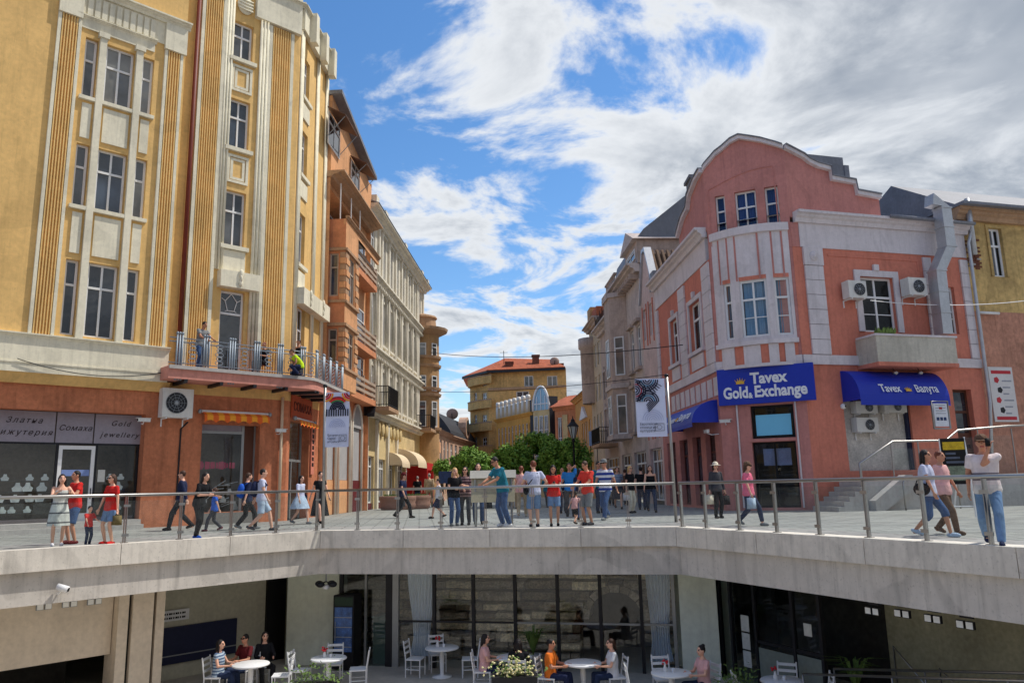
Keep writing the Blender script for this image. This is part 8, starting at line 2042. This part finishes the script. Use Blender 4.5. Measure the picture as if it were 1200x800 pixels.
            q = (arms[0][3]+arms[1][3])/2 if len(a) == 0 else arms[a[0]][3]+X(0, -0.02, 0.07); g = G(); g.box(q.x-0.035*s, q.x+0.035*s, q.y-0.09*s, q.y-0.075*s, q.z-0.03*s, q.z+0.10*s); addg('phone', g, M_black)
    return t
def P_(x, yf, yh, face, label, **k):
    p = ground(x, yf); h = at(x, yh, p.y).z*1.0
    return person((p.x, p.y, 0), max(0.8, h/1.0), face, label, **k)
gr = 'people at the railing'
# left group at the railing
P_(66, 640, 556, 35, 'woman in grey printed dress with long dark hair hugging a man at the left railing', top='print', sleeve=0, bot='print', skirt=0.50, flare=0.05, hair='black', hl='long', fem=True, hands=((0.20, -0.42, 1.30), (-0.10, -0.44, 1.32)), shoe='white', skin=0, lean=4)
P_(84, 637, 552, -35, 'man in red T-shirt and denim shorts embraced by the woman in grey dress', top='red', sleeve=0.5, bot='jean', leg=0.5, hair='black', hands=((0.2, -0.35, 1.25), (-0.26, 0, 0.85)), shoe='maroon', skin=1)
P_(102, 639, 594, 60, 'small child in red top and blue jeans holding the hand of the woman in red', top='red', sleeve=0.6, bot='dkjean', hair='black', child=True, hands=((0.3, -0.3, 1.1), (-0.22, -0.3, 0.95)), shoe='navy', pose='stand')
P_(127, 638, 556, -25, 'woman in red T-shirt and short blue skirt with sunglasses beside the small child', top='red', sleeve=0.5, bot='ltjean', leg=0.40, hair='brown', hl='bob', fem=True, extras=('sunglasses', ('bag', 'olive', 0, 0.22, 0.3)), hands=((0.27, -0.02, 0.84), (-0.30, -0.15, 0.80)), shoe='red', skin=0)
P_(211, 621, 550, -80, 'man in navy jacket and dark trousers walking left past the terracotta pier', top='navy', sleeve=1.0, bot='black', hair='brown', pose='walk', shoe='black')
P_(231, 631, 553, 70, 'woman in black with long black hair reaching along the railing, blue trainers', top='black', sleeve=0.6, bot='black', hair='black', hl='long', fem=True, pose='stand', lean=14, hands=((0.18, -0.45, 1.10), (-0.16, -0.42, 1.14)), feet=((0.1, 0.16, 0), (-0.1, -0.05, 0)), shoe='royal')
P_(250, 622, 572, -70, 'boy in bright blue T-shirt walking beside the dark shop window', top='royal', sleeve=0.5, bot='dkgrey', hair='brown', child=True, pose='walk', shoe='plum')
P_(288, 620, 553, 130, 'person with blue backpack and dark trousers walking away beside the man in white', top='navy', sleeve=0.8, bot='black', hair='brown', pose='walk2', extras=(('backpack', 'royal'),), shoe='grey')
P_(305, 622, 548, 105, 'man in pale T-shirt and grey checked shorts with dark backpack striding right', top='lavender', sleeve=0.5, bot='skirtblue', leg=0.45, hair='black', pose='walk', extras=(('backpack', 'navy'),), shoe='dkgrey', skin=0)
P_(351, 614, 556, 65, 'woman with long dark hair, white top and pale blue skirt by the corner entrance', top='lavender', sleeve=0.8, bot='skirtblue', skirt=0.55, flare=0.20, hair='black', hl='long', fem=True, pose='walk', extras=(('shoulderbag', 'navy', 1),), shoe='grey')
P_(374, 613, 552, 40, 'woman in long black dress with hair bun beside the left flag pole', top='black', sleeve=0.3, bot='black', skirt=0.25, flare=0.12, hair='black', hl='bun', fem=True, pose='walk2', shoe='black')
P_(472, 607, 553, 75, 'person in dark jacket and red cap carrying a large grey bag by the stone tubs', top='navy', sleeve=0.5, bot='black', hair='auburn', hl='bob', pose='walk', extras=(('cap', 'maroon'), ('bag', 'dkgrey', 0, 0.20, 0.5)))
P_(489, 592, 558, 180, 'distant person in black seen from behind under the cream awning', top='black', sleeve=0.6, bot='dkjean', hair='grey')
P_(503, 594, 554, 175, 'distant elderly person in beige seen from behind near the red entrance', top='beige', sleeve=1, bot='beige', hair='grey', pose='walk2')
P_(514, 607, 560, -75, 'boy in white T-shirt and dark shorts walking left of the blond woman', top='white', sleeve=0.5, bot='navy', leg=0.5, hair='black', pose='walk', shoe='black')
P_(532, 616, 548, 25, 'blond woman in black top and jeans leaning at the railing', top='black', sleeve=0.5, bot='jean', hair='blond', hl='mid', fem=True, lean=8, hands=((0.18, -0.40, 1.08), (-0.12, -0.38, 1.12)), shoe='grey')
P_(546, 615, 547, -10, 'dark haired woman with sunglasses and plaid shirt beside the blond woman', top='plaid', sleeve=0.9, bot='dkgrey', hair='black', hl='long', fem=True, extras=('sunglasses',), pose='phone', shoe='black')
P_(561, 614, 543, 5, 'person in olive brown shirt and blue jeans standing behind the information board', top='olive', sleeve=0.5, bot='jean', hair='black', hl='bob', extras=(('bag', 'black', 0, 0.22, 0.34),), shoe='black')
P_(590, 617, 534, -60, 'tall man in teal polo shirt and blue jeans leaning on the railing by the board', top='teal', sleeve=0.6, bot='jean', hair='black', lean=14, nod=20, hands=((0.15, -0.50, 1.06), (-0.15, -0.52, 1.06)), feet=((0.1, 0.12, 0), (-0.1, 0.05, 0)), shoe='white', extras=('sunglasses',), skin=1)
P_(612, 605, 545, 170, 'woman in pink striped top and beige trousers seen from behind', top='palepink', sleeve=0.3, bot='beige', hair='auburn', hl='tail', fem=True, pose='walk2', shoe='cream')
P_(627, 617, 540, 195, 'man in white T-shirt and denim shorts with black bag seen from behind at the railing', top='lavender', sleeve=0.5, bot='ltjean', leg=0.5, hair='auburn', extras=(('shoulderbag', 'black', 1),), hands=((0.30, -0.28, 1.05), (-0.36, -0.2, 1.10)), shoe='dkgrey', skin=0)
P_(650, 616, 545, 0, 'woman in red T-shirt and denim skirt looking down at her phone', top='red', sleeve=0.5, bot='ltjean', leg=0.42, hair='black', hl='long', fem=True, pose='phone', nod=18, extras=('phone',), shoe='black', torso=1.08, skin=1)
P_(660, 601, 548, 10, 'man in grey shirt behind the woman in red', top='ltgrey', sleeve=0.5, bot='dkjean', hair='none', skin=1)
P_(669, 605, 543, -10, 'man in sky blue T-shirt holding a phone to his ear', top='blue', sleeve=0.5, bot='dkgrey', hair='brown', pose='ear', extras=(('shoulderbag', 'navy', -1),), skin=1)
P_(674, 614, 575, 150, 'toddler in pale pink top and black shorts leaning at the railing', top='palepink', sleeve=0.5, bot='black', leg=0.42, hair='black', child=True, lean=22, pose='walk', shoe='black')
P_(681, 609, 549, 160, 'woman in dark blue dress partly hidden behind the man in red polo', top='navy', sleeve=0.4, bot='jean', hair='black', hl='long', fem=True)
P_(690, 615, 540, -50, 'man in coral red polo and grey shorts looking down at the railing', top='coralred', sleeve=0.6, bot='grey', leg=0.5, hair='brown', nod=22, hands=((0.16, -0.36, 1.05), (-0.20, -0.36, 1.05)), shoe='dkgrey', skin=1)
P_(703, 601, 541, 20, 'man in teal T-shirt behind the man in striped polo', top='teal', sleeve=0.5, bot='dkjean', hair='black', skin=1)
P_(711, 609, 537, -35, 'man in blue and white striped polo, cap and jeans striding left', top='bluestripe', sleeve=0.5, bot='jean', hair='black', pose='walk', extras=('sunglasses', ('cap', 'grey')), shoe='grey', skin=1, torso=1.06)
P_(725, 596, 546, 0, 'woman in patterned blouse and dark skirt far behind the striped polo', top='pattern', sleeve=0.6, bot='dkgrey', skirt=0.40, flare=0.10, hair='black', hl='bob', fem=True, pose='walk')
P_(740, 601, 546, 40, 'blond woman in black top and white trousers with a white bag', top='black', sleeve=0.5, bot='cream', hair='blond', hl='bob', fem=True, pose='stand', extras=('sunglasses', ('bag', 'white', 1, 0.2, 0.34)), torso=1.05)
P_(753, 597, 547, 170, 'person in black seen from behind between two women on the right', top='black', sleeve=0.4, bot='navy', hair='black')
P_(764, 600, 544, 0, 'dark haired woman in black camisole and dark trousers walking forward', top='black', sleeve=0, bot='dkjean', hair='black', hl='long', fem=True, pose='walk', shoe='black')
P_(842, 607, 542, 15, 'woman in white hat and dark coat with bags beside the pink corner', top='dkgrey', sleeve=1, bot='black', hair='black', hl='bob', fem=True, extras=(('hat', 'cream'), ('bag', 'cream', 1, 0.22, 0.36), ('bag', 'black', 0, 0.25, 0.36)), shoe='black')
P_(880, 616, 540, 50, 'woman in bright pink T-shirt and dark jeans with a plastic bag', top='pink', sleeve=0.5, bot='dkjean', leg=0.95, hair='brown', hl='bob', fem=True, pose='walk', extras=('sunglasses', ('cap', 'brown'), ('bag', 'skirtblue', 1, 0.25, 0.36)), shoe='grey', torso=1.06)
P_(1094, 629, 525, 45, 'dark haired woman in pale blue T-shirt and denim shorts walking at right railing', top='lavender', sleeve=0.5, bot='jean', leg=0.62, hair='black', hl='mid', fem=True, pose='walk', shoe='skirtblue', extras=(('shoulderbag', 'black', -1),), torso=1.08, skin=1)
P_(1111, 626, 527, 30, 'woman in pale pink blouse and brown trousers beside the woman in denim shorts', top='palepink', sleeve=0.4, bot='brown', hair='auburn', hl='short', fem=True, pose='walk2', shoe='brown', torso=1.12, skin=1)
P_(1166, 639, 508, -30, 'man in pink and grey striped T-shirt and jeans phoning at the right margin', top='pinkstripe', sleeve=0.5, bot='ltjean', hair='none', hands=((0.08, -0.17, 1.50), (-0.26, 0.0, 0.85)), pose='walk', extras=(('cap', 'brown'), ('phone', 0)), shoe='navy', torso=1.05, skin=1)
# more distant passers-by
for x, yf, yh, fc, lb, kw in ((478, 590, 559, 150, 'far passer-by in maroon near the stone tubs', dict(top='maroon', bot='dkgrey')), (527, 592, 560, 10, 'far passer-by in dark clothes before the blue street board', dict(top='black', bot='dkjean')), (603, 596, 556, 180, 'far passer-by in beige trousers seen between the board posts', dict(top='cream', bot='beige')), (641, 594, 556, 20, 'far passer-by in teal between the white and red T-shirts', dict(top='teal', bot='dkgrey')), (734, 592, 549, 180, 'far passer-by in brown behind the blond woman in black', dict(top='brown', bot='dkgrey')), (717, 592, 551, 175, 'far passer-by in black behind the striped polo', dict(top='black', bot='black'))):
    P_(x, yf, yh, fc, lb, pose='walk2', hair='brown', vox=0.018, **kw)
# on the balcony
def bal(x, yh, d, face, h, label, **k):
    u = FA.u(x, yh+20, d) if x < 345 else None
    p = FA.T(u, d, z1b) if u is not None else FS.T(FS.u(x, yh+20, d), d, z1b)
    person(tuple(p), h, face, label, group='people on the balcony', **k)
hb = FA.z(235, 377, 0.55)-z1b
bal(235, 377, 0.55, 65, max(1.6, min(1.95, hb)), 'man in grey T-shirt painting the balcony railing', top='grey', sleeve=0.5, bot='jean', hair='black', lean=10, nod=15, hands=((0.12, -0.50, 1.08), (-0.15, -0.45, 1.05)), skin=2)
bal(309, 408, 0.6, -20, 1.7, 'worker in black crouching low behind the balcony railing', top='black', sleeve=0.6, bot='black', hair='auburn', pose='sit', skin=2)
bal(350, 400, 0.5, -40, 1.55, 'bare-armed worker in black vest at the balcony corner', top='black', sleeve=0, bot='dkjean', hair='black', skin=2)
bal(352, 420, 0.8, -60, 1.6, 'worker in yellow high-visibility vest bending at the balcony corner', top='hivis', sleeve=0.3, bot='navy', hair='brown', pose='crouch', lean=35, skin=2)
# cafe guests
def guest(px, Y, face, label, **k):
    p = at(px, 780, Y); person((p.x, Y, ZF), 1.72, face, label, group='guests in the court cafe', **k)
    a_ = R(face); put('c', p.x-0.06*math.sin(a_), Y+0.06*math.cos(a_), a_, 'white ladder-back chair under the '+' '.join(label.split()[:7]))
guest(256, 20.2, 85, 'woman in patterned top seated at the left table below the deck', top='pattern', sleeve=0.3, bot='dkjean', hair='black', hl='long', fem=True, pose='sit')
guest(287, 20.9, -30, 'man with sunglasses in maroon shirt seated at the left table below the deck', top='maroon', sleeve=0.6, bot='dkjean', hair='black', pose='sit', extras=('sunglasses',), skin=1)
guest(309, 21.2, 30, 'woman in black with long black hair seated behind the left table', top='black', sleeve=1, bot='black', hair='black', hl='long', fem=True, pose='sit')
guest(608, 19.45, 172, 'dark figure seated with back turned before the middle panes', top='black', sleeve=1, bot='black', hair='black', hl='mid', pose='sit')
guest(645, 19.4, 70, 'man in orange shirt seated before the cafe glass', top='orange', sleeve=0.6, bot='navy', hair='black', pose='sit', skin=1)
guest(568, 20.2, 88, 'woman with dark hair seated beside the cream blossoms', top='palepink', sleeve=0.5, bot='navy', hair='black', hl='bob', fem=True, pose='sit')
guest(718, 19.3, -80, 'woman in white top seated facing left near the right curtain', top='white', sleeve=0.5, bot='dkjean', hair='brown', hl='tail', fem=True, pose='sit')
guest(824, 18.3, -70, 'woman with dark hair seated before the pale green pier', top='palepink', sleeve=0.5, bot='dkjean', hair='black', hl='bun', fem=True, pose='sit')
# ---------------------------------------------------------------- show everything
scn.collection.children.link(COL)
